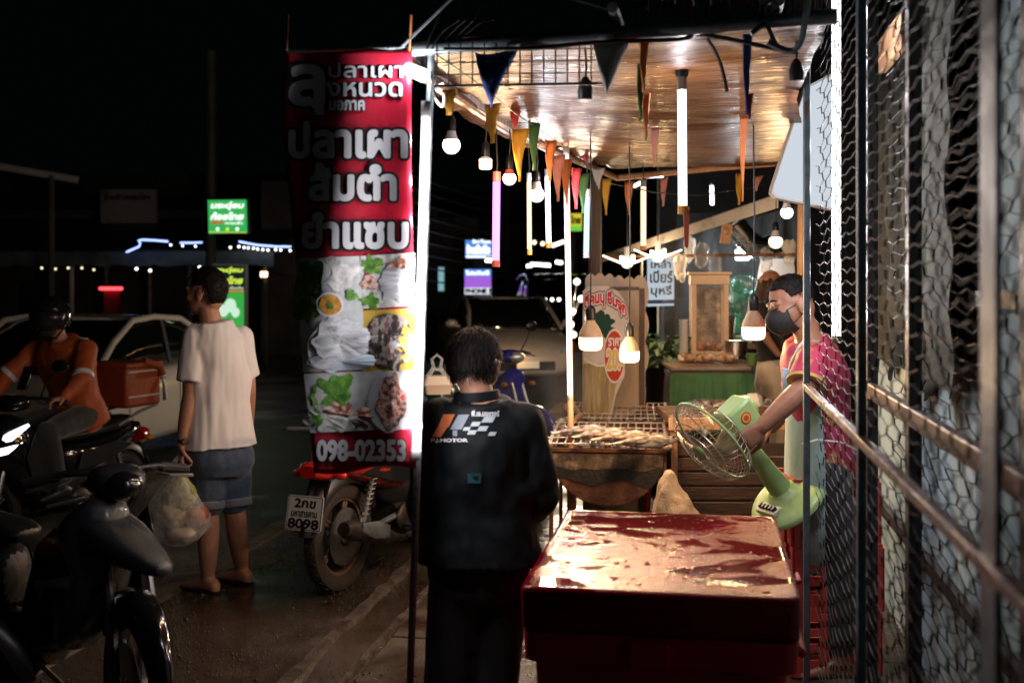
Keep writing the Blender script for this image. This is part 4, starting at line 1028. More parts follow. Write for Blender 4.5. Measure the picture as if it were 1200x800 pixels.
# silver flexible duct
T = thing('flexible_duct', 'crinkled silver foil duct bundled under the awning', 'duct', P(886, 272, 8.9), 0, world=True)
mb = MB(); pts, rs = [], []
for k in range(44):
    u = k / 43; q = P(860 + 48 * u, 262 + 30 * math.sin(u * 2.2), 8.9); pts.append(q); rs.append(.085 + .014 * (k % 2))
mb.tube(pts, rs, 16); mb.build('foil_tube', pm('foil', (.55, .56, .58), .2, metal=1, var=.3, bump=.4), T, smooth=30)
# clear bags hanging
for k, (px, py, s) in enumerate(((838, 312, .045), (843, 330, .04), (822, 302, .05))):
    mb = crumple(0, (s, s, s * 1.5), 20 + k, .4, top=.6); o = mb.build('clear_bag', M['film'], smooth=60); o.location = P(px, py, 8.6)
    tag(o, ['small clear bag hanging from the cross rail above the glass cabinet', 'clear bag hanging lowest beside the glass cabinet top', 'puffed clear bag hanging left of the glass cabinet'][k], 'bag', 'clear bags hanging at the rear stall')
# hanging utensil roll / paper
mb = MB(); mb.box((0, 0, 0), (.075, .03, .15)); mb.ell((.0, -.02, .02), (.022, .02, .03), 10, 6); o = mb.build('wooden_block', M['wood'], bevel=.006); o.location = P(851, 274, 8.5); o.rotation_euler = (0, R(8), TH); tag(o, 'pale wooden block tied on the cross rail above the cabinet', 'wood block')

# counter with green cloth and clear plastic cover
c = G(834, 8.0, 0)
T = thing('food_counter', 'rear stall counter wrapped in green cloth and clear plastic', 'counter', c, TH)
W, D, H = .56, .60, 1.02
mb = MB(); mb.box((0, D / 2, H / 2 - .02), (W - .04, D - .04, H - .04)); mb.build('frame_box', M['darkwood'], T)
mb = MB(); mb.box((0, D / 2, H - .012), (W, D, .02)); mb.build('tabletop', pm('counter_top', (.34, .22, .14), .35, var=.3, vscale=12), T, bevel=.003)
gcl = pm('green_cloth', (.03, .13, .035), .7, cols=[(.35, (.012, .10, .018)), (.6, (.03, .20, .035))], vscale=6, bump=.3, bscale=80)
mb = MB(); n = 60; r0, r1, r2 = [], [], []
for k in range(n + 1):
    x = -W / 2 - .01 + (W + .02) * k / n; q = .014 * math.sin(k * .8 + 1.2 * math.sin(k * .23))
    r0.append(Vector((x, -.006, H - .045))); r1.append(Vector((x * 1.03, -.025 + q * .6, H - .2))); r2.append(Vector((x * 1.06, -.045 + q * 1.4, H - .46 + .01 * math.sin(k * .5))))
mb.loft([r0, r1, r2], cap=False, closed=False); mb.build('cloth_skirt', gcl, T, solid=.003, smooth=80)
mb = MB()
put_text(mb, 'SEASONED', plane_fn((-.02, -.034, H - .24), (1, 0, 0), (0, -.06, 1), (0, -1, 0)), -.06, 0, .13, .03, grow=.02, lift=.02)
mb = MB(); n = 44; rows = []
for j, (out, zz) in enumerate(((-.02, H + .015), (.0, H + .012), (.03, H - .03), (.055, H - .18), (.08, H - .36), (.10, H - .46))):
    row = []
    for k in range(n + 1):
        x = (-W / 2 - .03 + (W + .06) * k / n) * (1 + .04 * j); row.append(Vector((x, -out - .012 * math.sin(k * 1.1 + j) * (j > 1) - .02 * noise.noise(Vector((k * .25, j * .9, 2))), zz + .03 * noise.noise(Vector((k * .2, j, 7))) * (j > 3))))
    rows.append(row)
rows.insert(0, [Vector((v.x, D, H + .02 + .012 * noise.noise(Vector((i * .3, 1, 1))))) for i, v in enumerate(rows[0])])
rows.insert(1, [Vector((v.x, D * .5, H + .02 + .018 * noise.noise(Vector((i * .4, 4, 1))))) for i, v in enumerate(rows[1])])
mb.loft(rows, cap=False, closed=False); mb.build('plastic_cover', film('cover_film', (.9, .88, .85), .05, .1, 1.0, 11, edge=.22), T, smooth=180)
# wares on the counter
rd = random.Random(21)
for k, (px, py, lab) in enumerate(((806, 416, 'flat pale wrapped parcel at the left end of the counter'), (826, 417, 'lumpy wrapped parcel on the counter before the glass cabinet'), (852, 417, 'shiny wrapped parcel at the right end of the counter'))):
    mb = crumple(0, (.075, .07, .035), 40 + k, .4); o = mb.build('wrapped_parcel', pm('parcel_%d' % k, (.5, .34, .22), .3, cols=[(.35, (.2, .08, .05)), (.5, (.5, .3, .18)), (.65, (.7, .6, .5))], vscale=18, bump=.5, bscale=30), smooth=50); o.location = P(px, py + 1, 8.2); o.location.z = H + .05; tag(o, lab, 'parcel', 'wrapped food parcels on the counter')
# glass fronted cabinet
c = P(832, 412, 8.35); T = thing('glass_cabinet', 'tall cream framed glass food cabinet standing on the counter', 'cabinet', (c.x, c.y, H + .03), TH + R(-6))
w_, d_, h_ = .27, .24, .62
frm = pm('cabinet_frame', (.66, .48, .33), .45, var=.12)
for sx in (-1, 1):
    for sy in (0, 1):
        mb = MB(); mb.box((sx * (w_ / 2 - .018), sy * d_, h_ / 2), (.036, .036, h_)); mb.build('corner_post', frm, T, bevel=.003)
mb = MB(); mb.box((0, d_ / 2, h_ - .035), (w_ + .012, d_ + .05, .07)); mb.box((0, d_ / 2, h_ + .012), (w_ + .04, d_ + .08, .02)); mb.build('top_board', frm, T, bevel=.004)
mb = MB(); mb.box((0, d_ / 2, .03), (w_ - .004, d_ + .03, .06)); mb.build('bottom_board', frm, T, bevel=.004)
mb = MB(); mb.box((0, -.002, h_ / 2), (w_ - .074, .004, h_ - .14)); mb.build('front_glass', M['clear'], T)
mb = MB(); mb.box((0, d_ / 2, .28), (w_ - .05, d_ - .03, .008)); mb.build('shelf', M['clear'], T)
mb = MB(); mb.box((0, d_ + .012, h_ / 2 - .01), (w_ - .074, .006, h_ - .16)); mb.build('back_panel', pm('cab_back', (.42, .32, .24), .5, cols=[(.35, (.12, .09, .07)), (.5, (.4, .3, .22)), (.6, (.6, .5, .4))], vscale=11), T)
for k in range(7):
    mb = crumple(0, (.03, .03, .022), 60 + k, .4, 12, 8); o = mb.build('fried_snack', pm('snack_%d' % k, (.34, .13, .06), .45, cols=[(.35, (.14, .04, .02)), (.6, (.46, .2, .09))], vscale=30, bump=.5), None, smooth=50)
    o.location = Vector((c.x, c.y, H + .03)) + RT * (-.07 + .024 * k) + FWD * (.04 + .05 * (k % 3)) + UP * (.085 + .02 * (k % 2)); tag(o, 'browned fried snack piled inside the bottom of the glass cabinet', 'snack', 'snacks inside the glass cabinet')
# teal fan behind
teal = pm('fan_teal', (.05, .36, .30), .35, var=.06)
tf, e = fan('desk_fan', 'teal desk fan with three blades standing behind the counter', P(867, 347, 9.0), FWD * -1 + RT * .05, UP * -1, .165, teal, pm('teal_cage', (.28, .46, .44), .3, metal=.4), .30, .11, teal)
c = P(867, 396, 9.0); T = thing('side_table', 'small dark table under the teal fan', 'table', (c.x, c.y, 0), TH)
zt = P(867, 347, 9).z - .30 - .068
mb = MB(); mb.box((.02, .0, zt - .02), (.5, .4, .036)); mb.build('tabletop', M['cream'], T, bevel=.003)
for x in (-.2, .24):
    for y in (-.16, .16):
        mb = MB(); mb.box((x, y, (zt - .04) / 2), (.03, .03, zt - .04)); mb.build('leg', M['darkwood'], T)
# metal pot and green cup beside
T = thing('stock_pot', 'dented aluminium pot on the rear stall beside the counter', 'pot', P(863, 408, 8.3), TH)
mb = MB(); mb.lathe([(0, -.06), (.07, -.06), (.08, -.05), (.082, .05), (.088, .055), (.08, .052), (.07, -.04), (0, -.05)], 22); mb.build('vessel', pm('aluminium', (.5, .46, .42), .3, metal=1, var=.2, bump=.2), T)
for s in (-1, 1):
    mb = MB(); mb.tube([(s * .082, -.02, .02), (s * .105, -.015, .02), (s * .105, .015, .02), (s * .082, .02, .02)], .005, 6); mb.build('handle', M['dull_steel'], T)
c = P(863, 420, 8.3)
mb = MB(); mb.box((0, .1, c.z / 2 - .02), (.19, .34, c.z - .06)); mb.box((0, .1, c.z - .035), (.21, .38, .03)); o = mb.build('side_cabinet', M['darkwood'], bevel=.004); o.location = (c.x - .01, c.y, 0); o.rotation_euler.z = TH; tag(o, 'dark side cabinet standing under the aluminium pot', 'cabinet')
mb = MB(); mb.lathe([(0, -.04), (.03, -.04), (.04, .04), (.036, .04), (.028, -.03), (0, -.034)], 16); o = mb.build('cup', pm('cup_green', (.12, .22, .05), .4)); o.location = P(876, 404, 7.9); o.location.z = c.z + .02; o.location += RT * .03; tag(o, 'small green cup beside the aluminium pot', 'cup')

# ================================================================ drink board
T = thing('drink_board', 'cut out cream drink board with red Thai title and round price disc', 'sign board', G(722, 7.4, 0), 0, world=True)
def br_(px, py, l=0., d=7.5): return P(px, py, d - l)
# the cream back board with scalloped top and right edge
out = []
for k in range(60):
    x = 686 + (757 - 686) * k / 59; out.append((x, 326 - 4.5 * abs(math.sin(k * .33)) - 2 * math.sin(k * .11)))
for k in range(40):
    y = 326 + 110 * k / 39; out.append((756 + 4.5 * abs(math.sin(k * .24)), y))
out += [(756, 470), (756, 500), (750, 610), (690, 610), (686, 500)]
mb = MB(); mb.slab([br_(x, y) for x, y in out], FWD * .02); mb.build('back_board', M['cream'], T, smooth=0)
mb = MB(); mb.slab([br_(749, 338, .004), br_(755, 338, .004), br_(755, 600, .004), br_(749, 600, .004)], FWD * -.012); mb.slab([br_(700, 336, .004), br_(748.8, 336, .004), br_(748.8, 340, .004), br_(700, 340, .004)], FWD * -.012)
mb.build('frame_strip', pm('board_frame', (.10, .05, .03), .5, var=.3), T, smooth=0)
# the printed front board, set forward and turned a little
def fb(px, py, l=0.):
    return P(px, py, 7.22 - .004 * (px - 683) - l)
out = [(683, 341), (690, 335), (712, 335), (724, 341), (734, 356), (737, 372), (735, 388), (733, 400)] + [(727 + 6 * math.cos(R(a)), 419) for a in ()] + [(732, 440), (722, 462), (716, 490), (712, 600), (683, 600)]
mb = MB(); mb.slab([fb(x, y) for x, y in out], FWD * .018); mb.build('front_board', pm('board_pale', (.55, .44, .34), .45, var=.08), T, smooth=0)
glassp = pm('print_drink', (.4, .26, .10), .4, cols=[(.3, (.16, .10, .03)), (.5, (.34, .22, .07)), (.7, (.52, .38, .17))], vscale=8, stretch=(5, 5, .6))
redt = pm('print_red', (.45, .02, .025), .4); whit = pm('print_white_b', (.65, .58, .5), .4); dkp = pm('print_dark', (.03, .025, .02), .4); grn = pm('print_green', (.02, .05, .03), .45); orr = pm('print_orange_red', (.50, .05, .02), .4); ylw = pm('print_yellow', (.68, .42, .06), .4)
mb = MB(); mb.slab([fb(*p, .002) for p in ((683.4, 426), (726, 426), (720, 462), (713, 492), (710, 599), (683.4, 599))], FWD * .001); mb.build('drink_print', glassp, T, smooth=0)
mb = MB(); mb.slab([fb(684 + 38 * k / 20, 418 + 9 * math.sin(math.pi * k / 20) , .0035) for k in range(21)] + [fb(722 - 38 * k / 20, 420.5 + 9 * math.sin(math.pi * (1 - k / 20)), .0035) for k in range(21)], FWD * .0008); mb.build('drink_print', whit, T, smooth=0)
mb = MB()
for k, (x, y, r_) in enumerate(((697, 375, 6), (704, 371, 7), (711, 377, 8), (701, 384, 9), (712, 388, 8))):
    mb.slab([fb(x + r_ * math.cos(a) * (1 + .3 * math.sin(a * 5 + k)), y + r_ * math.sin(a) * (1 + .2 * math.cos(a * 4)), .003 + .0005 * k) for a in [2 * math.pi * i / 26 for i in range(26)]], FWD * .0003)
mb.build('jelly_print', grn, T, smooth=0)
mb = MB()
def arc(x, y, u, v): return x, y + 0
def arcpre(x, y, u, v):
    return x, y - 10 * math.sin(math.pi * min(1, u * .9)) + 12 * u * u
for gr_, l, mt in ((.2, .004, 0), (.13, .005, 1), (.05, .006, 2)):
    mb.cur = mt; put_text(mb, 'ตีคนบุ อิ่มจุก', fb, 685, 366, 734, 346, grow=gr_, lift=l, pre=arcpre)
mb.build('title_lettering', [dkp, whit, redt], T, smooth=0)
mb = MB(); cx, cy_ = 720, 417
for r_, l, mt in ((1.0, .008, 0), (.92, .009, 1)):
    mb.cur = mt; mb.slab([fb(cx + 12.5 * r_ * math.cos(a), cy_ + 32 * r_ * math.sin(a), l) for a in [2 * math.pi * i / 40 for i in range(40)]], FWD * .0006)
for gr_, l, mt in ((.10, .010, 0), (.03, .011, 2)):
    mb.cur = mt; put_text(mb, '20.-', fb, 711, 432, 731, 410, grow=gr_, lift=l)
mb.cur = 0; put_text(mb, 'ราคา', fb, 713, 405, 728, 396, grow=.04, lift=.010)
mb.build('price_disc', [whit, orr, ylw], T, smooth=0)

# ================================================================ beer sign, drum and plant, plastic tables
T = thing('sign', 'white Thai sign for liquor beer and cigarettes with a blue stripe', 'sign', P(775, 360, 11.0), 0, world=True)
mb = MB(); mb.slab([P(759, 298, 11), P(790, 296, 11), P(790, 358, 11), P(759, 359, 11)], FWD * .04); mb.build('panel', em('beer_face', (.78, .9, 1.0), .62), T, smooth=0)
bs = lambda x, y, l=0.: P(x, y, 11 - l)
mb = MB(); mb.cur = 0
for s_, y0, y1, x0, x1 in (('เหล้า', 304, 314, 763, 786), ('เบียร์', 317, 331, 762, 788), ('บุหรี่', 334, 348, 763, 787)): put_text(mb, s_, bs, x0, y1, x1, y0, grow=.03, lift=.006)
mb.cur = 1; mb.slab([bs(759, 351.5, .005), bs(790, 351, .005), bs(790, 355.5, .005), bs(759, 356, .005)], FWD * .002)
mb.build('lettering', [dkp, pm('sign_blue', (.02, .05, .30), .4)], T, smooth=0)
mb = MB(); mb.tube([P(776, 356, 11.03), G(776, 11.03)], .02, 8); mb.build('stand_pole', M['dull_steel'], T)
T = thing('oil_drum', 'black drum pot holding a leafy plant beside the counter', 'drum', G(780, 8.8, 0), 0)
mb = MB(); mb.lathe([(0, 0), (.15, 0), (.155, .03), (.15, .3), (.158, .32), (.15, .34), (.15, .92), (.16, .95), (.15, .95), (.14, .9), (0, .9)], 26); mb.build('barrel', M['black'], T)
def leafy(name, label, loc, n, spread, h, mat, seed, lw=.05):
    rd = random.Random(seed); t = thing(name, label, 'plant', loc, 0)
    st = MB(); lf = MB()
    for k in range(n):
        a = rd.uniform(0, 6.28); q = rd.uniform(.3, 1) * spread; zz = h * rd.uniform(.35, 1)
        tip = Vector((q * math.cos(a), q * math.sin(a), zz)); mid = tip * .5 + Vector((0, 0, zz * .25))
        st.tube([(0, 0, 0), mid, tip], [.004, .003, .002], 4)
        d1 = Vector((math.cos(a + rd.uniform(-.6, .6)), math.sin(a + rd.uniform(-.6, .6)), rd.uniform(-.6, .4))).normalized(); sd = d1.cross(UP).normalized()
        L_ = rd.uniform(.8, 1.5) * lw * 2
        b0 = len(lf.v); lf.v += [tip, tip + d1 * L_ * .45 + sd * lw * .6 + UP * .008, tip + d1 * L_ - UP * .02, tip + d1 * L_ * .45 - sd * lw * .6 + UP * .008, tip + d1 * L_ * .5 - UP * .006]
        lf.f += [(b0, b0 + 1, b0 + 4), (b0 + 1, b0 + 2, b0 + 4), (b0 + 2, b0 + 3, b0 + 4), (b0 + 3, b0, b0 + 4)]; lf.mi += [0] * 4
    st.build('stems', pm('stem_' + name, (.05, .08, .03), .6), t); lf.build('leaves', mat, t, smooth=60); return t
lfm = pm('plant_leaf', (.05, .13, .04), .45, var=.5, vscale=9)
leafy('potted_plant', 'dark leafy plant spilling over the black drum', G(780, 8.8, .9), 130, .25, .30, lfm, 4)
def stool(name, label, loc, mat, w_=.42, h_=.5):
    t = thing(name, label, 'plastic table', loc, TH + .1)
    mb = MB(); rbox(mb, [(h_ - .05, .012), (h_ - .045, .0), (h_ - .008, .0), (h_, .008)], w_ / 2, w_ / 2, .04); mb.build('tabletop', mat, t, smooth=50)
    for sx in (-1, 1):
        for sy in (-1, 1):
            mb = MB(); mb.tube([(sx * (w_ / 2 - .035), sy * (w_ / 2 - .035), h_ - .05), (sx * (w_ / 2 - .015), sy * (w_ / 2 - .015), 0)], [.028, .018], 6); mb.build('leg', mat, t)
    return t
stool('plastic_table', 'bright lime green plastic table behind the grill', G(768, 10.2, 0), pm('lime_plastic', (.16, .40, .03), .4), .5, .66)
stool('plastic_table', 'low crimson plastic table right of the drink board', G(772, 8.3, 0), pm('crimson_plastic', (.40, .02, .06), .4), .34, .70)
stool('plastic_table', 'crimson plastic stool stacked nearest the grill rack', G(776, 7.9, 0), pm('crimson_plastic_b', (.36, .02, .05), .4), .30, .60)
# white paper bag and pale sheets behind the worker
mb = MB(); 
out = [P(874, 370, 9.3), P(886, 335, 9.3), P(892, 303, 9.3), P(930, 303, 9.3), P(936, 360, 9.3), P(930, 380, 9.3)]
mb.slab(out, FWD * .02); tag(mb.build('paper_sheet', pm('white_paper', (.62, .52, .44), .6, var=.08, bump=.3, bscale=6), smooth=0), 'large pale paper sheet hung behind the two stall workers', 'paper sheet')
# sauce bottles, cups and bundles that crowd the rear stall
bt_ = lambda p_, r_, h_: [(0, 0), (r_, 0), (r_, h_ * .6), (r_ * .8, h_ * .72), (r_ * .36, h_ * .85), (r_ * .36, h_), (0, h_)]
for k, (px, d, r_, h_, col, lab) in enumerate(((848, 8.9, .032, .22, (.35, .10, .02), 'amber sauce bottle nearest the glass cabinet'), (855, 8.92, .03, .20, (.08, .03, .015), 'dark sauce bottle beside the amber one'), (885, 8.85, .034, .24, (.55, .5, .42), 'pale plastic bottle right of the teal fan'), (892, 8.8, .03, .19, (.40, .04, .02), 'red sauce bottle beside the pale plastic bottle'))):
    mb = MB(); mb.lathe(bt_(0, r_, h_), 16); t = thing('bottle', lab, 'bottle', G(px, d, 1.16), 0, 'sauce bottles on the rear shelf'); mb.build('vessel', pm('bottle_%d' % k, col, .15, coat=.4), t, smooth=50)
    mb = MB(); mb.lathe([(0, h_), (r_ * .42, h_), (r_ * .42, h_ + .025), (0, h_ + .025)], 12); mb.build('cap', [redp, M['white'], green, M['black']][k], t)
T = thing('shelf', 'narrow pale shelf carrying sauce bottles behind the counter', 'shelf', G(870, 8.9, 0), TH)
mb = MB(); mb.box((0, 0, 1.145), (.42, .2, .024)); mb.build('board', M['cream'], T, bevel=.003)
for x in (-.19, .19):
    mb = MB(); mb.box((x, 0, .565), (.025, .18, 1.13)); mb.build('leg', M['darkwood'], T)
for k, (px, py, d, s) in enumerate(((797, 318, 8.7, .05), (808, 296, 9.0, .045), (898, 312, 8.6, .05), (925, 300, 8.3, .05))):
    mb = crumple(0, (s * .8, s * .7, s * 1.5), 80 + k, .45, top=.8); o = mb.build('hanging_bag', film('hang_film_%d' % k, (.9, .88, .84), .3, .15, 1., 20, edge=.4), smooth=50); o.location = P(px, py, d)
    tag(o, ['milky bag tied to the left end of the cross rail', 'milky bag hanging high under the sloping awning', 'milky bag hanging above the woman in the black top', 'milky bag hanging by the stall upright'][k], 'bag', 'milky bags hanging at the rear stall')
mb = MB()
for k in range(9): mb.lathe([(.022, .028 * k), (.034, .028 * k + .07), (.036, .028 * k + .072), (.030, .028 * k + .06)], 16)
o = mb.build('cup_stack', M['white'], smooth=40); o.location = P(801, 408, 8.25); o.location.z = H + .03; tag(o, 'stack of white paper cups at the left end of the counter', 'cup stack')
# dark shop front behind everything on the right
T = thing('shop_wall', 'dark shop front wall behind the rear food stall', 'wall', G(860, 13.5, 0), TH)
mb = MB(); mb.box((.9, 0, 2.2), (3.6, .15, 4.4)); mb.build('masonry', pm('shop_dark', (.05, .048, .05), .6, var=.5, vscale=2), T)
for x, w2 in ((-.45, .5), (.35, .7), (1.2, .7)):
    mb = MB(); mb.box((x, -.09, 1.35), (w2, .03, 2.2)); mb.build('shutter', pm('shutter', (.10, .11, .12), .4, metal=.4, var=.3, vscale=1, stretch=(1, 1, 22)), T, bevel=.004)
# white LED battens far under the shop eave, seen through the gap
def batten_lamp(label, a, b, d, r, m=None):
    t = thing('batten_lamp', label, 'lamp', P(*a, d), 0, 'distant white light battens', world=True)
    mb = MB(); mb.tube([P(*a, d), P(*b, d)], r, 8); mb.build('lit_tube', m or M['far_white'], t)
    mb = MB(); o_ = UP * (r * 1.5); mb.tube([P(*a, d) + o_, P(*b, d) + o_], r * .8, 6); mb.build('fitting', M['white'], t)
M['far_white'] = em('far_white', (.92, .96, 1), 6)
batten_lamp('white batten light high behind the canopy gap', (741, 207), (777, 206), 12.6, .018)
batten_lamp('short slanted white light below the batten in the canopy gap', (742, 219), (753, 213), 12.5, .018)
batten_lamp('upright white strip light in the dark gap right of thick tube', (834, 218), (834.5, 240), 12.4, .02)
# ================================================================ motorcycles
MAT_CACHE = {}
def paint(c, rough=.22):
    k = (tuple(c), rough)
    if k not in MAT_CACHE: MAT_CACHE[k] = pm('paint_%d' % len(MAT_CACHE), c, rough, coat=.5, var=.1, rvar=.07, bump=.03, bscale=200)
    return MAT_CACHE[k]
def wheel(t, x, r, tw, rim_mat, spokes=5, steer=0., piv=None, tyre=None):
    Mx = Matrix.Translation((x, 0, r)) @ Matrix.Rotation(R(90), 4, 'X')
    if steer: 
        Mx = Matrix.Translation((piv, 0, 0)) @ Matrix.Rotation(steer, 4, 'Z') @ Matrix.Translation((-piv, 0, 0)) @ Mx
    h = tw / 2; hub = bpy.data.objects.new('wheel', None); COL.objects.link(hub); hub.parent = t
    mb = MB(); mb.lathe([(r - tw * .95, -h * .75), (r - tw * .45, -h), (r - tw * .12, -h * .75), (r, -h * .25), (r, h * .25), (r - tw * .12, h * .75), (r - tw * .45, h), (r - tw * .95, h * .75), (r - tw * .95, -h * .75)], 44, M=Mx)
    for k in range(56):  # tread blocks
        a = 2 * math.pi * k / 56; s_ = 1 if k % 2 else -1
        mb.box((r * .996, 0, s_ * h * .38), (.005, .016, h * .55), M=Mx @ Matrix.Rotation(a, 4, 'Z'))
    mb.build('tyre', tyre or M['rubber'], hub, smooth=35)
    rr = r - tw * .9
    mb = MB(); mb.lathe([(rr, -h * .7), (rr + .008, -h * .8), (rr + .008, -h * .6), (rr - .02, -h * .45), (rr - .02, h * .45), (rr + .008, h * .6), (rr + .008, h * .8), (rr, h * .7)], 40, M=Mx)
    mb.lathe([(0, -h * .9), (.035, -h * .9), (.045, -h * .6), (.045, h * .6), (.035, h * .9), (0, h * .9)], 18, M=Mx)
    for k in range(spokes):
        a = 2 * math.pi * k / spokes
        for da in (-.10, .10):
            mb.tube([(.04 * math.cos(a + da * 2), .04 * math.sin(a + da * 2), 0), (rr * .6 * math.cos(a + da * .8), rr * .6 * math.sin(a + da * .8), h * .1), (rr * math.cos(a + da * .6), rr * math.sin(a + da * .6), 0)], [.011, .009, .010], 6, M=Mx)
    mb.build('rim', rim_mat, hub, smooth=40)
    mb = MB(); mb.lathe([(.05, h * .8), (rr * .72, h * .8), (rr * .72, h * .92), (.05, h * .92)], 26, M=Mx); mb.build('brake_disc', M['steel'], hub, smooth=30)
    return hub
def fender(mb, x, r, a0, a1, w_, gap=.025, steerM=None, n=14):
    rings = []
    for k in range(n + 1):
        a = R(a0 + (a1 - a0) * k / n); q = r + gap; ww = w_ * (.55 + .45 * math.sin(math.pi * min(1, .15 + .85 * k / n)))
        rings.append([Vector((x + (q + dz) * math.cos(a), yy * ww, r + (q + dz) * math.sin(a))) for yy, dz in ((-1, -.055), (-.9, -.01), (-.5, .012), (0, .018), (.5, .012), (.9, -.01), (1, -.055), (.86, -.055), (.8, -.02), (.45, .002), (0, .008), (-.45, .002), (-.8, -.02), (-.86, -.055))])
    mb.loft(rings, M=steerM)
def panel_loft(mb, st, n=12, M=None):
    """rings in planes across x: (x, half width, z low, z high, squareness)"""
    rings = []
    for x, hw, z0, z1, *sq in st:
        e = sq[0] if sq else .7; rr = []
        for k in range(n):
            a = 2 * math.pi * k / n; c, s = math.cos(a), math.sin(a)
            rr.append(Vector((x, hw * math.copysign(abs(c) ** e, c), (z0 + z1) / 2 + (z1 - z0) / 2 * math.copysign(abs(s) ** e, s))))
        rings.append(rr)
    mb.loft(rings, M=M)
def motorbike(name, label, loc, rz, body, accent, steer=0., style='underbone', rim=None, seat=None, lit=None, plate=None, group='parked motorcycles', tyre=None, rack=True, mirrors=True, tail=True, cat='motorcycle', guard=None):
    t = thing(name, label, cat, loc, rz, group)
    rim = rim or M['gunmetal']; seat = seat or M['black']; r = .285; wb = .62
    SM = Matrix.Translation((wb - .12, 0, 0)) @ Matrix.Rotation(steer, 4, 'Z') @ Matrix.Translation((-(wb - .12), 0, 0))
    fr_t = .085 if style == 'scooter' else .075
    wheel(t, wb, r, fr_t, rim, steer=steer, piv=wb - .12, tyre=tyre); wheel(t, -wb, r, fr_t + .012, rim, tyre=tyre)
    for s in (-1, 1):
        mb = MB(); mb.tube([(wb, s * .068, r), (wb - .05, s * .068, .48), (wb - .16, s * .06, .78)], [.017, .02, .017], 10, M=SM); mb.build('fork', M['steel'], t)
    mb = MB(); fender(mb, wb, r, 150, 20, .062, steerM=SM); mb.build('front_fender', guard or body, t, smooth=60)
    # cowl: leg shield wrapping the steering head
    mb = MB()
    if style == 'scooter':
        panel_loft(mb, [(.20, .12, .34, .52), (.28, .19, .32, .70), (.36, .205, .34, .90), (.44, .19, .42, .95), (.54, .13, .55, .93), (.63, .05, .66, .84)], 16)
    else:
        panel_loft(mb, [(.10, .07, .50, .60), (.22, .15, .36, .72), (.32, .165, .34, .86), (.40, .13, .46, .92), (.48, .06, .60, .86)], 16)
    mb.build('front_cowl', body, t, smooth=50, sub=1)
    if style == 'beak':
        mb = MB(); panel_loft(mb, [(.30, .10, .70, .86), (.42, .13, .69, .85), (.56, .095, .66, .77), (.70, .03, .635, .675)], 14); mb.build('nose_fairing', body, t, smooth=50, sub=1)
    for s in (-1, 1):   # dark side inserts
        mb = MB(); mb.slab([(.27, s * .195, .40), (.41, s * .203, .46), (.46, s * .185, .66), (.40, s * .20, .82), (.33, s * .21, .76), (.25, s * .20, .55)], (0, s * .006, 0)); mb.build('cowl_insert', accent, t, bevel=.003)
    mb = MB(); panel_loft(mb, [(-.30, .09, .40, .56), (-.1, .08, .34, .48), (.1, .085, .32, .46), (.26, .12, .34, .56)], 12); mb.build('centre_tunnel', accent, t, smooth=50, sub=1)
    # handlebar assembly
    SM0 = SM
    if style == 'beak': SM = SM @ Matrix.Translation((0, 0, -.07)) @ Matrix.Diagonal((1, .78, 1, 1))
    mb = MB(); panel_loft(mb, [(.28, .04, .97, 1.02), (.34, .12, .945, 1.06), (.42, .13, .94, 1.06), (.50, .075, .95, 1.02)], 14, M=SM); mb.build('handlebar_cover', body, t, smooth=50, sub=1)
    mb = MB(); mb.tube([(.29, -.35, 1.0), (.34, -.2, 1.03), (.38, 0, 1.03), (.34, .2, 1.03), (.29, .35, 1.0)], .012, 8, M=SM); mb.build('handlebar', M['black'], t)
    for s in (-1, 1):
        mb = MB(); mb.tube([(.325, s * .22, 1.022), (.288, s * .355, 1.0)], [.019, .018], 10, M=SM); mb.ell((.287, s * .36, 1.0), (.018, .012, .018), 8, 6, M=SM); mb.build('grip', M['rubber'], t)
        mb = MB(); mb.tube([(.36, s * .18, 1.01), (.38, s * .24, 1.0), (.345, s * .36, .985)], [.008, .006, .007], 6, M=SM); mb.build('brake_lever', M['steel'], t)
        if mirrors:
            mb = MB(); mb.tube([(.34, s * .19, 1.04), (.36, s * .25, 1.14), (.34, s * .31, 1.22)], .006, 6, M=SM); mb.ell((.33, s * .335, 1.24), (.022, .07, .045), 14, 8, M=SM); q = mb.build('mirror', M['black'], t)
            mb = MB(); mb.ell((.312, s * .335, 1.24), (.008, .06, .037), 14, 8, M=SM); mb.build('mirror_glass', M['mirror'], q)
    # headlights and indicators
    lm = lit or M['lens']
    if style == 'scooter':
        for s in (-1, 1):
            mb = MB(); mb.tube([(.60, s * .035, .76), (.535, s * .12, .80), (.44, s * .185, .87)], [(.036, .014), (.030, .014), (.010, .006)] if lit else [(.026, .010), (.022, .012), (.008, .006)], 8, M=None); mb.build('headlight', lm, t)
            mb = MB(); mb.tube([(.61, s * .05, .70), (.55, s * .11, .715), (.47, s * .16, .76)], [(.034, .012), (.026, .012), (.008, .004)] if lit else [(.018, .010), (.014, .010), (.006, .004)], 8); mb.build('headlight', lm, t)
    else:
        mb = MB(); mb.ell((.455, 0, .99), (.06, .085, .05), 16, 10, M=SM); mb.build('headlight', M['gloss_black'] if style == 'beak' else lm, t)
    for s in (-1, 1) if style != 'beak' else ():
        mb = MB(); mb.ell((.47, s * .135, .77), (.045, .022, .022), 12, 8); mb.build('indicator', M['amber'], t)
    # seat and tail
    mb = MB(); panel_loft(mb, [(.06, .05, .70, .74), (.0, .10, .69, .77), (-.2, .125, .69, .775), (-.38, .135, .70, .80), (-.6, .125, .73, .83), (-.74, .07, .76, .81)], 14); mb.build('seat', seat, t, smooth=50, sub=1)
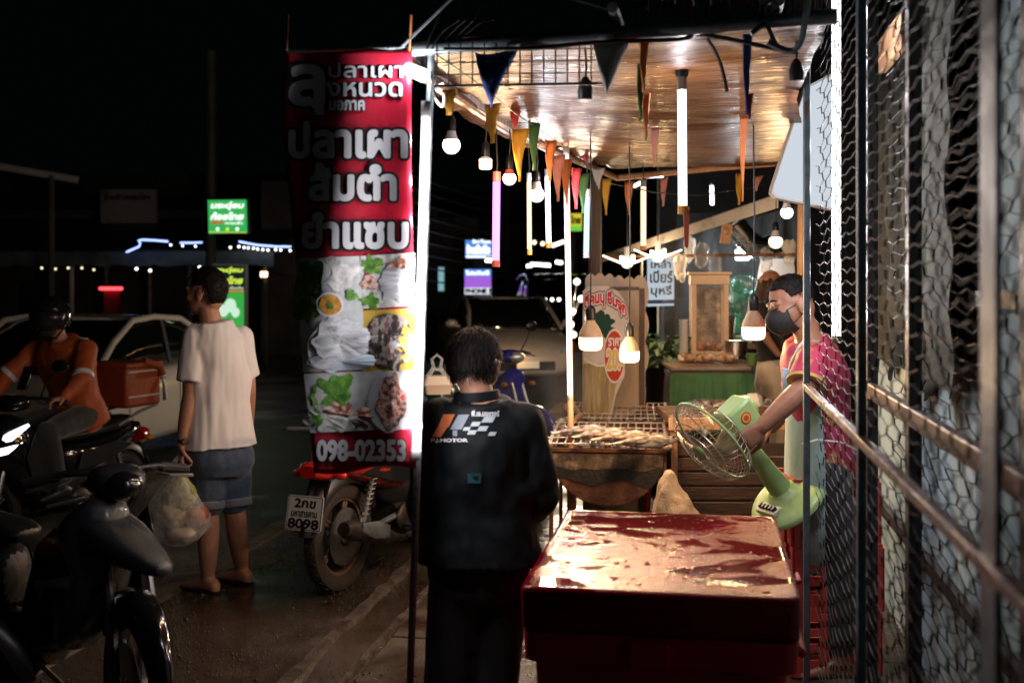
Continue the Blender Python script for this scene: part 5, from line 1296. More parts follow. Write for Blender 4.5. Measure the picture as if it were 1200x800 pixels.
    mb = MB(); panel_loft(mb, [(.02, .06, .46, .68), (-.1, .125, .44, .69), (-.3, .155, .48, .70), (-.5, .15, .54, .72), (-.7, .10, .62, .76), (-.84, .045, .68, .76)], 16); mb.build('tail_cowl', body, t, smooth=50, sub=1)
    for s in (-1, 1):
        mb = MB(); mb.slab([(-.05, s * .135, .50), (-.30, s * .16, .53), (-.62, s * .135, .62), (-.40, s * .16, .66), (-.10, s * .138, .62)], (0, s * .005, 0)); mb.build('side_panel', accent, t, bevel=.003)
    if tail:
        mb = MB(); panel_loft(mb, [(-.78, .10, .60, .70), (-.86, .085, .61, .705), (-.91, .05, .63, .69)], 14); mb.build('tail_light', M['red_lens'], t, smooth=50)
        for s in (-1, 1):
            mb = MB(); mb.ell((-.80, s * .125, .635), (.03, .035, .022), 12, 8); mb.build('indicator', M['amber'] if style == 'scooter' else M['red_lens'], t)
    mb = MB(); fender(mb, -wb, r, 20, 170, .07, .05); mb.build('rear_fender', M['black'], t, smooth=60)
    mb = MB(); mb.hexa([(-.80, -.06, .60), (-.93, -.06, .36), (-.93, .06, .36), (-.80, .06, .60), (-.785, -.06, .60), (-.91, -.055, .36), (-.91, .055, .36), (-.785, .06, .60)]); mb.build('mudguard', M['black'], t)
    if rack:
        mb = MB(); mb.tube([(-.45, -.14, .76), (-.66, -.15, .84), (-.90, -.12, .87), (-.94, 0, .875), (-.90, .12, .87), (-.66, .15, .84), (-.45, .14, .76)], .011, 8); mb.build('grab_rail', M['dull_steel'], t)
    # engine, exhaust, swing arm, shocks, stand
    mb = MB(); mb.tube([(.12, 0, .36), (-.02, 0, .30), (-.16, 0, .30)], [(.075, .065), (.10, .11), (.09, .12)], 10, side=(0, 0, 1))
    for k in range(5): mb.lathe([(.03, 0), (.07, 0), (.07, .008), (.03, .008)], 14, M=Matrix.Translation((.08 + .022 * k, 0, .36)) @ Matrix.Rotation(R(80), 4, 'Y'))
    mb.ell((-.10, -.11, .30), (.10, .035, .085), 16, 10); mb.ell((-.10, .11, .30), (.09, .03, .08), 16, 10); mb.build('engine', M['gunmetal'], t, smooth=45)
    mb = MB(); mb.tube([(.16, -.06, .30), (.10, -.11, .20), (-.18, -.135, .20), (-.34, -.145, .24)], [.016, .017, .019, .026], 10); mb.tube([(-.32, -.145, .235), (-.40, -.15, .255), (-.78, -.165, .36), (-.84, -.166, .375)], [.03, .048, .052, .036], 16); q = mb.build('exhaust', M['gunmetal'], t, smooth=45)
    mb = MB(); mb.tube([(-.44, -.20, .29), (-.60, -.212, .33), (-.74, -.217, .37)], [(.035, .007), (.045, .008), (.02, .006)], 10, side=(0, 0, 1)); mb.build('heat_shield', M['chrome'] if style == 'scooter' else M['dull_steel'], q)
    for s in (-1, 1):
        mb = MB(); mb.tube([(-.12, s * .09, .32), (-wb, s * .085, r)], [.018, .014], 8); mb.build('swing_arm', M['dull_steel'], t)
        mb = MB(); mb.tube([(-.56, s * .105, .33), (-.44, s * .115, .64)], .014, 8)
        hl = [(-.56 + .12 * (.15 + .7 * k / 60), s * (.105 + .010 * k / 60), .33 + .31 * (.15 + .7 * k / 60)) for k in range(61)]
        mb.tube([Vector(p) + Vector((.026 * math.cos(k * .9), .026 * math.sin(k * .9), 0)) for k, p in enumerate(hl)], .005, 5); mb.build('shock_absorber', M['steel'], t)
        mb = MB(); mb.tube([(-.16, s * .1, .27), (-.17, s * .23, .27)], .013, 8); mb.build('footpeg', M['rubber'], t)
    mb = MB(); mb.tube([(-.02, .10, .24), (.04, .2, .1), (.06, .27, .005)], [.011, .010, .009], 6); mb.box((.06, .28, .006), (.05, .05, .008)); mb.build('side_stand', M['gunmetal'], t)
    if style == 'scooter':
        mb = MB(); mb.box((.10, 0, .31), (.36, .36, .035)); mb.build('floor_board', accent, t, bevel=.01)
    if plate:
        PT = (pm('plate_white', (.66, .64, .60), .4, var=.1, bump=.1), M['black'])
        O = Vector((-.935, 0, .46)); ay = Vector((.20, 0, .98)).normalized(); ax = Vector((0, -1, 0)); nn = ax.cross(ay).normalized()
        if nn.x > 0: nn = -nn
        fn = plane_fn(O, ax, ay, nn)
        mb = MB(); mb.cur = 0; mb.slab([fn(x, y) for x, y in rrect(-.105, .105, -.086, .086, .012, 3)], nn * .003)
        mb.cur = 1
        for x0, x1, y0, y1 in ((-.1, .1, .0785, .081), (-.1, .1, -.081, -.0785), (-.1, -.0975, -.0784, .0784), (.0975, .1, -.0784, .0784)): mb.slab([fn(x0, y0, .0034), fn(x1, y0, .0034), fn(x1, y1, .0034), fn(x0, y1, .0034)], nn * .0006)
        for s_, x0, y0, x1, y1 in plate: put_text(mb, s_, fn, x0, y0, x1, y1, grow=.03, lift=.005)
        mb.build('licence_plate', PT, t, smooth=0)
    return t
dusty = pm('dusty_metal', (.16, .10, .07), .55, metal=.4, var=.4, bump=.3, rvar=.15)
def bike_at(front_or_rear, px, d, hr, hf, wb=.62, z=0.):
    v = (RT * hr + FWD * hf).normalized(); p = G(px, d, z); return (p - v * wb if front_or_rear == 'f' else p + v * wb), math.atan2(v.y, v.x)
# red motorcycle seen from behind, with the licence plate
loc, rz = bike_at('r', 397, 5.95, .40, .92)
motorbike('motorcycle', 'dusty red motorcycle with a Thai licence plate parked behind the banner', loc, rz, paint((.42, .02, .012)), M['black'], steer=.25, rim=dusty, tyre=M['tyre_dusty'], guard=M['black'],
          plate=(('2กข', -.06, .028, .06, .070), ('มหาสารคาม', -.075, -.018, .075, .010), ('8098', -.088, -.074, .088, -.028)), mirrors=True)
# blue motorcycle, front to camera, at centre
loc, rz = bike_at('f', 618, 9.4, .5, -.86)
motorbike('motorcycle', 'shiny blue motorcycle facing the grill with its front wheel turned', loc, rz, paint((.02, .025, .30)), M['black'], steer=.3, rim=M['gunmetal'])
# dark grey scooter in the near left corner
loc, rz = bike_at('f', 180, 3.72, .90, -.44)
motorbike('scooter', 'wet dark grey scooter with its front wheel at the bottom left corner', loc, rz, pm('wet_grey_paint', (.035, .038, .045), .22, coat=.8, var=.15, bump=.35, bscale=260, rvar=.12), M['gloss_black'], steer=-.5, style='beak', rim=M['dull_steel'], mirrors=False, guard=M['gloss_black'], rack=False)
# red scooter at the left edge
loc, rz = bike_at('r', -100, 3.5, -.95, -.3)
motorbike('scooter', 'dark red scooter cut by the left edge beside the grey scooter', loc, rz, paint((.16, .008, .012), .3), M['black'], style='scooter', rim=M['dull_steel'], mirrors=False, guard=M['black'], rack=False, tail=False)
# the green scooter behind the jacketed person
loc, rz = bike_at('f', 520, 7.9, .25, -.97)
motorbike('scooter', 'dark green scooter half hidden behind the person in the black jacket', loc, rz, paint((.01, .05, .045)), paint((.55, .25, .02)), style='scooter')
# delivery scooter on the road
loc, rz = bike_at('f', -18, 7.2, -.36, -.93, z=-.17)
lit = em('headlight_lit', (.92, .96, 1.0), 3.0)
motorbike('scooter', 'black delivery scooter with bright lit headlights ridden along the road', loc, rz, M['gloss_black'], M['black'], style='scooter', lit=lit, group='motorcycles on the road')
DEL_LOC, DEL_RZ = loc, rz
# orange delivery box on its tail
def loc2w(x, y, z): return Vector(DEL_LOC) + Matrix.Rotation(DEL_RZ, 3, 'Z') @ Vector((x, y, z))
obox = pm('box_orange', (.27, .045, .009), .5, var=.15, bump=.3, bscale=40)
T = thing('delivery_box', 'orange insulated delivery box strapped behind the rider', 'box', loc2w(-.66, 0, .88), DEL_RZ)
mb = MB(); mb.box((0, 0, .15), (.38, .40, .30)); mb.build('body', obox, T, bevel=.025)
mb = MB(); mb.box((0, 0, .305), (.40, .42, .04)); mb.build('lid', obox, T, bevel=.012)
mb = MB(); mb.tube([(.0, .19, .33), (-.16, .21, .28), (-.18, .22, .22)], .03, 10); mb.build('roll_flap', obox, T)
mb = MB(); mb.tube([(-.195, .20, .24), (-.20, .22, .12), (-.205, .225, .03)], [(.012, .004), (.02, .005), (.03, .006)], 8); mb.build('strap', M['black'], T)
mb = MB(); mb.box((.02, .204, .26), (.32, .006, .012)); mb.box((0, .204, .08), (.36, .006, .012)); mb.build('reflective_tape', pm('tape', (.5, .5, .5), .3), T)
# foam food box hanging in a bag
T = thing('food_box', 'pale foam food box in a knotted carrier bag beside the jacketed person', 'food box', P(512, 461, 6.6), TH + .2)
foam = pm('foam', (.62, .50, .38), .6, var=.06)
mb = MB(); mb.loft([[Vector((x, y, z)) for x, y in rrect(-.085 * k, .085 * k, -.07 * k, .07 * k, .02, 3)] for z, k in ((0, .85), (.05, 1), (.055, 1.04), (.06, 1.0), (.10, .85), (.105, .8))]); mb.build('shell', foam, T, smooth=40)
mb = MB(); mb.tube([(-.05, 0, .10), (-.02, 0, .15), (-.03, 0, .20), (0, 0, .225), (.03, 0, .20), (.02, 0, .15), (.05, 0, .10)], [.016, .012, .009, .008, .009, .012, .016], 8); mb.build('bag_loop', M['bag'], T)

# ================================================================ cars
def car(name, label, loc, rz, body, L=4.4, W=1.7, H=1.42, glassm=None, lamps=None, plate=True, kind='sedan', group='cars on the road'):
    t = thing(name, label, 'car', loc, rz, group); k = L / 4.4; hw = W / 2; gm = glassm or M['glass']
    def ring(x, w_, zb, zs, zt, cr=.03):
        h = [(0, zb), (w_ * .8, zb), (w_ * .97, zb + .07), (w_, (zb + zs) / 2), (w_ * .985, zs - .06), (w_ * .93, zs), (w_ * .6, zt - .004), (0, zt + cr)]
        return [Vector((x * k, y, z)) for y, z in h] + [Vector((x * k, -y, z)) for y, z in reversed(h[1:-1])]
    if kind == 'sedan':
        st = [(-2.2, hw * .78, .42, .74, .76), (-2.14, hw * .90, .30, .90, .93), (-1.7, hw * .98, .20, .96, 1.0), (-1.1, hw, .18, .95, .98), (0, hw, .17, .93, .96), (.8, hw, .17, .90, .95), (1.15, hw * .99, .18, .87, .93), (1.7, hw * .96, .20, .76, .82), (2.02, hw * .88, .22, .66, .70), (2.16, hw * .74, .28, .54, .58), (2.2, hw * .55, .34, .48, .5)]
        gh = [(-1.80, hw * .70, .96, .985), (-1.25, hw * .76, .95, 1.24), (-.7, hw * .77, .95, H - .035), (-.1, hw * .77, .94, H), (.35, hw * .77, .93, H - .03), (.75, hw * .79, .92, 1.22), (1.22, hw * .82, .90, .945)]
    else:
        st = [(-2.2, hw * .9, .40, .9, .95), (-2.1, hw * .97, .28, 1.05, 1.08), (-1, hw, .24, 1.05, 1.08), (.3, hw, .24, 1.02, 1.06), (1.1, hw * .99, .24, 1.0, 1.06), (1.8, hw * .96, .26, .92, .97), (2.1, hw * .9, .3, .8, .84), (2.2, hw * .75, .36, .66, .7)]
        gh = [(-2.05, hw * .78, 1.06, 1.10), (-1.8, hw * .80, 1.06, H - .1), (-1, hw * .80, 1.06, H), (.1, hw * .80, 1.05, H), (.6, hw * .8, 1.04, H - .12), (1.15, hw * .83, 1.02, 1.07)]
    mb = MB(); mb.loft([ring(*s) for s in st]); mb.build('body', body, t, sub=2)
    mb = MB(); rings = []
    for x, w_, z0, z1 in gh:
        h = [(0, z0 - .02), (w_ * 1.12, z0 - .02), (w_ * 1.06, z0 + (z1 - z0) * .5), (w_ * .96, z1 - .03), (w_ * .75, z1), (0, z1 + .012)]
        rings.append([Vector((x * k, y, z)) for y, z in h] + [Vector((x * k, -y, z)) for y, z in reversed(h[1:-1])])
    mb.loft(rings); mb.build('window_glass', gm, t, sub=1)
    # roof skin and pillars
    mb = MB(); mid = [g_ for g_ in gh[1:-1]]
    rr = []
    for x, w_, z0, z1 in mid[1 if kind == 'sedan' else 0:-1 if kind == 'sedan' else None]:
        rr.append([Vector((x * k, y, z + .006)) for y, z in ((-w_ * .99, z1 - .05), (-w_ * .78, z1 + .004), (0, z1 + .018), (w_ * .78, z1 + .004), (w_ * .99, z1 - .05), (w_ * .9, z1 - .06), (0, z1 - .015), (-w_ * .9, z1 - .06))])
    mb.loft(rr); mb.build('roof', body, t, sub=1)
    for s in (-1, 1):
        mb = MB(); mb.tube([(x * k, s * w_ * (.99 if 0 < i < len(gh) - 1 else 1.06), z1 - .022) for i, (x, w_, z0, z1) in enumerate(gh)], .034, 8, side=(0, 0, 1)); mb.build('pillar', body, t, smooth=60)
        mb = MB(); mb.tube([(-.28 * k, s * gh[3][1] * 1.13, .95), (-.26 * k, s * gh[3][1] * .99, H - .04)], .022, 6); mb.build('pillar', M['black'], t)
        mb = MB(); mb.ell((.78 * k, s * (hw + .10), 1.0), (.055, .10, .065), 14, 8); mb.tube([(.78 * k, s * (hw - .04), .95), (.79 * k, s * (hw + .06), .97)], .025, 8); mb.build('wing_mirror', body, t)
        mb = MB(); mb.tube([(1.75 * k, s * (hw * .93), .69), (2.0 * k, s * hw * .80, .63), (2.12 * k, s * hw * .58, .585)], [(.05, .03), (.075, .04), (.05, .02)], 10, side=(0, 0, 1)); mb.build('headlight', lamps or M['lens'], t)
        mb = MB(); mb.tube([(-2.17 * k, s * hw * .5, .82), (-2.17 * k, s * hw * .8, .83), (-1.95 * k, s * hw * .955, .85)], [(.05, .02), (.07, .03), (.04, .015)], 10, side=(0, 0, 1)); mb.build('tail_light', M['red_lens'], t)
        for x in (-.95, .20):
            mb = MB(); mb.tube([((x - .09) * k, s * (hw + .012), .83), (x * k, s * (hw + .03), .835), ((x + .09) * k, s * (hw + .012), .84)], [(.012, .01), (.017, .012), (.012, .01)], 8); mb.build('door_handle', M['chrome'], t)
        mb = MB()
        for x in (-1.18, -.28, .78): mb.slab([(x * k, s * (hw + .0015), .30), ((x + .008) * k, s * (hw + .0015), .30), ((x + .008) * k, s * (hw - .005), .90), (x * k, s * (hw - .005), .90)], (0, s * .002, 0))
        mb.build('door_seam', M['black'], t)
        for x in (-1.32, 1.36):
            wt = bpy.data.objects.new('wheel', None); COL.objects.link(wt); wt.parent = t
            Mx = Matrix.Translation((x * k, s * (hw - .085), .31)) @ Matrix.Rotation(R(90), 4, 'X')
            mb = MB(); mb.lathe([(.20, -.1), (.29, -.1), (.31, -.08), (.31, .08), (.29, .1), (.20, .1)], 34, M=Mx); mb.build('tyre', M['rubber'], wt)
            mb = MB(); mb.lathe([(0, -s * .06), (.19, -s * .085), (.205, -s * .098)], 30, M=Mx)
            for q in range(10): mb.tube([(.04, 0, -s * .088), (.19, 0, -s * .099)], [.012, .018], 6, M=Mx @ Matrix.Rotation(q * .6283, 4, 'Z'))
            mb.build('rim', M['steel'], wt)
            mb = MB(); mb.lathe([(.312, s * .02), (.36, s * .0), (.36, -s * .099), (.34, -s * .102), (.31, -s * .09)], 34, M=Mx); mb.build('wheel_arch', M['black'], t)
    mb = MB(); mb.box((2.17 * k, 0, .40), (.06, W * .5, .14)); mb.build('grille', M['gloss_black'], t, bevel=.02)
    if plate:
        mb = MB(); mb.box((2.215 * k, 0, .42), (.012, .34, .11)); mb.build('licence_plate', M['white'], t, bevel=.004)
    return t
silver = pm('silver_paint', (.40, .34, .29), .3, metal=.1, coat=.5, var=.06)
PC = car('parked_car', 'silver beige car parked nose forward at the centre behind the motorcycles', G(588, 17.0 + 1.9, -.0), math.atan2(-FWD.y, -FWD.x) + .20, silver, L=4.1, W=1.70, H=1.42)
q = Matrix.Rotation(-PC.rotation_euler.z, 3, 'Z') @ (P(607, 417, 16.7) - PC.location); mb = MB(); mb.ell(q, (.05, .10, .055), 14, 8); mb.build('turn_signal', em('amber_lit', (1.0, .45, .08), 9), PC)
c = G(150, 12.4, -.15) - Vector((0, .85, 0))
car('sedan_car', 'pearl white sedan on the road behind the man in white T shirt', c, R(-90) + .03, pm('pearl_paint', (.74, .70, .64), .25, coat=.6, var=.04), L=4.6, W=1.76, H=1.45)
car('parked_van', 'black high roofed vehicle parked behind the silver car', G(655, 24.5, -.0), math.atan2(-FWD.y, -FWD.x) + .1, M['gloss_black'], L=4.4, W=1.8, H=1.85, kind='van', plate=False)
# ================================================================ the far street
def box_thing(name, label, cat, c, sz, mat, rz=0, group=None, bevel=0):
    mb = MB(); mb.box((0, 0, sz[2] / 2), sz); o = mb.build(name, mat, bevel=bevel, smooth=0); o.location = c; o.rotation_euler.z = rz; return tag(o, label, cat, group)
nightwall = pm('night_wall', (.07, .07, .075), .7, var=.5, vscale=.6, bump=.3)
nightwall2 = pm('night_wall_b', (.10, .085, .075), .7, var=.5, vscale=.8, bump=.3)
def lightbox(name, label, corners, d, depth, face, parts, post_=None, rim=None):
    t = thing(name, label, 'sign', P(corners[2][0], corners[2][1], d), 0, 'lit street signs', world=True)
    pts = [P(x, y, d) for x, y in corners]; mb = MB(); mb.slab(pts, FWD * depth); mb.build('case', rim or M['dull_steel'], t, smooth=0)
    c = sum(pts, Vector()) / 4; mb = MB(); mb.slab([c + (p - c) * .97 - FWD * .012 for p in pts], FWD * .008); mb.build('lit_face', face, t, smooth=0)
    f = lambda x, y, l=0.: P(x, y, d - .016 - l)
    for nm, mats, fn in parts:
        mb = MB(); fn(mb, f); mb.build(nm, mats, t, smooth=0)
    if post_: 
        for x, y0, y1, r_ in post_:
            mb = MB(); mb.tube([P(x, y0, d + depth + .1), P(x, y1, d + depth + .1)] if y1 is not None else [P(x, y0, d + depth + .1), G(x, d + depth + .1, -.15)], r_, 10); mb.build('pole', nightwall, t)
    return t
gface = em('green_face', (.05, .60, .13), .75); wl = em('white_letter', (.9, 1, .9), 1.3); yl = em('yellow_letter', (.75, .95, .08), .95); rl = em('red_letter', (.9, .05, .04), .8)
def gsign(mb, f):
    mb.cur = 0
    put_text(mb, 'มระดุ่ยม', f, 248, 246, 285, 236.5, grow=.05, shear=.25); put_text(mb, 'ก้อยไทย', f, 248, 257.5, 285, 249, grow=.05, shear=.25)
    put_text(mb, 'ทางเข้า', f, 264, 263, 284, 259.5, grow=.03)
    for x in (255, 278): mb.slab([f(x + 2.2 * math.cos(a), 268.5 + 2.2 * math.sin(a), .002) for a in [math.pi * 2 * k / 12 for k in range(12)]], FWD * .001)
    mb.cur = 1; mb.slab([f(*p, .002) for p in ((247, 261), (252, 258.5), (252, 260), (262, 260), (262, 262), (252, 262), (252, 263.5))], FWD * .001)
    mb.cur = 2; mb.slab([f(266.5 + 2.2 * math.cos(a), 268.5 + 2.2 * math.sin(a), .002) for a in [math.pi * 2 * k / 12 for k in range(12)]], FWD * .001); mb.slab([f(244.5, 271.3, .002), f(289, 272.2, .002), f(289, 273, .002), f(244.5, 272.2, .002)], FWD * .001)
lightbox('sign', 'lit green sign with white Thai lettering and red arrow high on its pole', [(243, 234), (289.5, 233.5), (290.5, 273), (244, 274.5)], 22, .25, gface, [('lettering', [wl, rl, yl], gsign)], post_=[(247, 60, None, .10)])
dface = em('dark_green_face', (.01, .03, .03), .6); lface = em('lime_face', (.06, .55, .09), .72)
def gsign2(mb, f):
    mb.cur = 0; mb.slab([f(250, 342.5, .001), f(286, 342.5, .001), f(286, 384, .001), f(250, 384, .001)], FWD * .001)
    mb.cur = 1; put_text(mb, 'มระดุ่ยม', f, 250, 320.5, 284, 313, grow=.05, shear=.25); put_text(mb, 'ก้อยไทย', f, 250, 332.5, 284, 324, grow=.05, shear=.25)
    mb.cur = 2; put_text(mb, 'อาหาร เครื่องดื่ม', f, 252, 339, 285, 335.5, grow=.02)
    mb.cur = 3; mb.slab([f(250, 340, .003), f(286, 340, .003), f(286, 342, .003), f(250, 342, .003)], FWD * .001)
    mb.cur = 2
    for x, y, r_ in ((262, 364, 6), (270, 358, 7), (276, 366, 5)): mb.slab([f(x + r_ * math.cos(a), y + r_ * 1.2 * math.sin(a), .003 + .0004 * r_) for a in [math.pi * 2 * k / 16 for k in range(16)]], FWD * .001)
    put_text(mb, 'ยินดี', f, 270, 383, 285, 374, grow=.06)
lightbox('sign', 'tall standing lit green sign directly behind the head of the man in white', [(249, 309), (288, 310), (288, 386), (249, 388)], 20, .18, dface, [('lettering', [lface, yl, em('pale_letter', (.7, .95, .75), .9), em('orange_letter', (.9, .4, .05), .7)], gsign2)], post_=[(252, 386, None, .05), (285, 386, None, .05)], rim=M['white'])
# sign cluster at centre
bluef = em('blue_face', (.10, .32, .95), .85); purp = em('purple_face', (.42, .14, .80), .9); wface = em('white_face', (.88, .9, .95), .95)
wl2 = em('white_letter_b', (.92, .96, 1), 1.5); dl = pm('dark_letter', (.02, .02, .02), .5)
def cs1(mb, f):
    mb.cur = 0; put_text(mb, 'Bird Phone', f, 554, 285, 575, 281, grow=.05); put_text(mb, 'ร้านมือถือ', f, 547, 297, 574, 287, grow=.08); mb.slab([f(546, 299.5, .001), f(576, 299.5, .001), f(576, 302, .001), f(546, 302, .001)], FWD * .001)
lightbox('sign', 'upper blue lit shop sign with white lettering left of the purple tube', [(545, 281), (577, 282), (577, 303), (545, 302.5)], 30, .3, bluef, [('lettering', [wl2], cs1)], post_=[(561, 303, 314, .3), (561, 345, None, .1)])
def cs2(mb, f):
    mb.cur = 0; put_text(mb, 'มีต้อง', f, 548, 335, 572, 326, grow=.09); put_text(mb, 'โปรวันนี้', f, 546, 322, 573, 317, grow=.06)
    mb.cur = 1; mb.slab([f(544.5, 324, .0005), f(575.5, 324, .0005), f(575.5, 337, .0005), f(544.5, 337, .0005)], FWD * .0005)
    mb.cur = 2; mb.slab([f(544.5, 337, .0005), f(575.5, 337, .0005), f(575.5, 345, .0005), f(544.5, 345, .0005)], FWD * .0005)
    mb.cur = 3; put_text(mb, 'PHONE', f, 546, 343.5, 570, 338.5, grow=.07, lift=.003); put_text(mb, '!', f, 573.5, 344, 575, 338, grow=.05, lift=.003)
lightbox('sign', 'lower purple and white lit sign reading PHONE', [(544, 315), (576, 315), (576, 345.5), (544, 345.5)], 30, .3, bluef, [('lettering', [wl2, purp, wface, dl], cs2)])
yface = em('yellow_face', (.75, .62, .05), .9)
lightbox('sign', 'small yellow and green lit sign beyond the wrapped canopy pole', [(667, 250), (682, 250), (682, 271), (667, 271)], 32, .2, yface, [('lettering', [em('green_letter', (.15, .7, .08), .9), dl], lambda mb, f: (setattr(mb, 'cur', 0), mb.slab([f(667.5, 264.5, .001), f(681.5, 264.5, .001), f(681.5, 270.5, .001), f(667.5, 270.5, .001)], FWD * .001), setattr(mb, 'cur', 1), put_text(mb, 'ไทย', f, 669, 262, 680, 253, grow=.06)))], post_=[(674, 271, None, .06)])
# dim unlit billboard
T = thing('billboard', 'dim grey unlit billboard standing far off on the left', 'billboard', G(150, 30, -.15), 0, world=True)
mb = MB(); mb.slab([P(117, 222, 30), P(182, 222, 30), P(183, 265, 30), P(118, 265, 30)], FWD * .2); mb.build('panel', pm('billboard_grey', (.4, .38, .38), .6), T, smooth=0)
mb = MB(); put_text(mb, 'บ้านข้าวหอมโรง', lambda x, y, l: P(x, y, 29.98 - l), 122, 234, 176, 227, grow=.03); mb.build('lettering', M['black'], T, smooth=0)
for x in (125, 176):
    mb = MB(); mb.tube([P(x, 265, 30.3), G(x, 30.3, -.15)], .1, 8); mb.build('leg', M['dull_steel'], T)
# restaurant across the road
BZ = -.15
T = thing('restaurant', 'long dark open fronted restaurant with awning across the road', 'building', G(130, 27, BZ), TH, None)
mb = MB(); mb.box((0, 4, 1.9), (15, .3, 3.8)); mb.build('wall', nightwall, T)
mb = MB(); mb.hexa([(-7.5, -1.6, 2.45), (4.2, -1.6, 2.45), (4.2, 4, 3.5), (-7.5, 4, 3.5), (-7.5, -1.6, 2.53), (4.2, -1.6, 2.53), (4.2, 4, 3.58), (-7.5, 4, 3.58)]); mb.build('roof', pm('awning_dark', (.05, .07, .07), .6), T)
mb = MB(); n = 70; q = []
for k in range(n + 1):
    x = -7.5 + 11.7 * k / n; q.append((x, 2.45 - .22 - .06 * abs(math.sin(k * .7))))
mb.loft([[Vector((x, -1.62, 2.5)), Vector((x, -1.62, z)), Vector((x, -1.60, z)), Vector((x, -1.60, 2.5))] for x, z in q]); mb.build('valance', pm('valance', (.12, .16, .17), .7, var=.4, vscale=3), T)
for x in (-6, -2.9, -.35, 2.3, 4.0):
    mb = MB(); mb.tube([(x, -1.5, 0), (x, -1.5, 2.5)], .05, 8); mb.build('post', M['white'] if x == -.35 else nightwall2, T)
mb = MB(); mb.box((-2.5, .5, .42), (5.5, .5, .84)); mb.build('counter', nightwall, T)
def bulbs_string(label, pts, d, r, mat, name='string_lights', sag=None):
    t = thing(name, label, 'string lights', P(*pts[0], d), 0, 'strings of small bulbs across the road', world=True)
    mb = MB(); mb.tube([P(x, y - 2.5, d) for x, y in pts], .008, 5); mb.build('cord', M['cord'], t)
    for x, y in pts:
        mb = MB(); mb.ell(P(x, y, d), r, 10, 7); mb.build('bulb', mat, t)
        if mat.name == 'stall_lamp': lamp_inside(t, [P(x, y, d) - Vector(t['wbase'])], 1.6 * 4 * math.pi ** 2 * r * r * 900, (1.0, .78, .55), r * .7)
    return t
dot = em('far_bulb', (1, .86, .55), 2.6); dotw = em('far_bulb_white', (1, .97, .92), 4.0)
bulbs_string('sparse string of warm bulbs under the restaurant awning', [(49, 314), (65, 315), (80, 314), (96, 314), (110, 316)], 25, .022, dot)
bulbs_string('pair of warm bulbs hanging at the middle of the restaurant awning', [(160, 315), (176, 317), (234, 313)], 25, .03, dotw)
bulbs_string('row of white bulbs below the blue rope light near the banner', [(270, 290), (280, 289), (286, 290), (291, 290.5), (297, 291), (302, 292), (308, 292.5), (314, 293), (323, 292.5), (329, 293), (340, 293.5)], 25.2, .026, dotw)
bulbs_string('three white bulbs below the blue rope light left of the sign pole', [(200, 287), (214, 288), (229, 288.5)], 25.2, .022, dotw)
def rope(label, pts, d, r, mat):
    mb = MB(); mb.tube([P(x, y, d) for x, y in pts], r, 6); return tag(mb.build('rope_light', mat), label, 'rope light', 'neon rope lights')
rope('bent blue rope light rising to the eave left of the green sign', [(148, 295.5), (156, 292), (163, 289), (164.5, 284.5), (162, 282), (166, 281), (180, 281.5), (197, 283)], 25, .018, M['rope_blue'])
rope('short blue rope light left of the sign pole', [(211, 284.5), (225, 284.5), (237, 284)], 25, .016, M['rope_blue'])
rope('long drooping blue rope light between sign pole and banner', [(280, 283), (290, 285), (300, 287), (312, 288), (325, 289), (341, 289)], 25, .018, M['rope_blue'])
T = thing('red_lit_stand', 'small stand glowing with red neon under the awning', 'stand', G(130, 26, BZ), TH, None)
zc = P(130, 338, 26).z - BZ
mb = MB(); mb.tube([(-.26, 0, zc), (.26, 0, zc)], .035, 8); mb.build('neon_tube', M['rope_red'], T)
mb = MB(); mb.box((0, .12, zc / 2), (.36, .14, zc)); mb.build('cabinet', pm('stand_red', (.25, .03, .04), .5), T)
T = thing('house', 'dim plastered house corner with a wall lamp near the banner', 'building', G(330, 26, BZ), TH)
mb = MB(); mb.box((.6, 3, 2.2), (3.4, .3, 4.4)); mb.build('wall', nightwall2, T)
mb = MB(); mb.box((.5, 2.84, 1.1), (.9, .06, 2.1)); mb.build('door', M['darkwood'], T)
T = thing('wall_lamp', 'warm square wall lamp on the house corner right of the green sign', 'lamp', P(310, 385 - 62, 25.5), TH)
zc = 0
mb = MB(); mb.box((0, -.06, .03), (.14, .1, .12)); mb.build('lit_shade', em('wall_lamp_lit', (1, .66, .35), 5), T, bevel=.01)
mb = MB(); mb.box((-.1, 2.4, .03), (.06, 4.8, .06)); mb.build('arm', M['dull_steel'], T)
box_thing('building', 'black unlit house block beyond the billboard on the left', 'building', G(-40, 42, BZ), (30, 8, 5.5), nightwall, TH)
T = thing('roof_beam', 'dim pale roof edge beam across the top left darkness', 'beam', P(0, 197, 20), 0, world=True)
mb = MB(); mb.tube([P(-30, 190, 20), P(0, 195, 20), P(92, 211, 20.5)], .07, 8); mb.build('beam', pm('beam_grey', (.4, .4, .42), .5), T)
mb = MB(); mb.tube([P(60, 206, 20.3), G(60, 20.3, BZ)], .06, 8); mb.build('pole', nightwall, T)
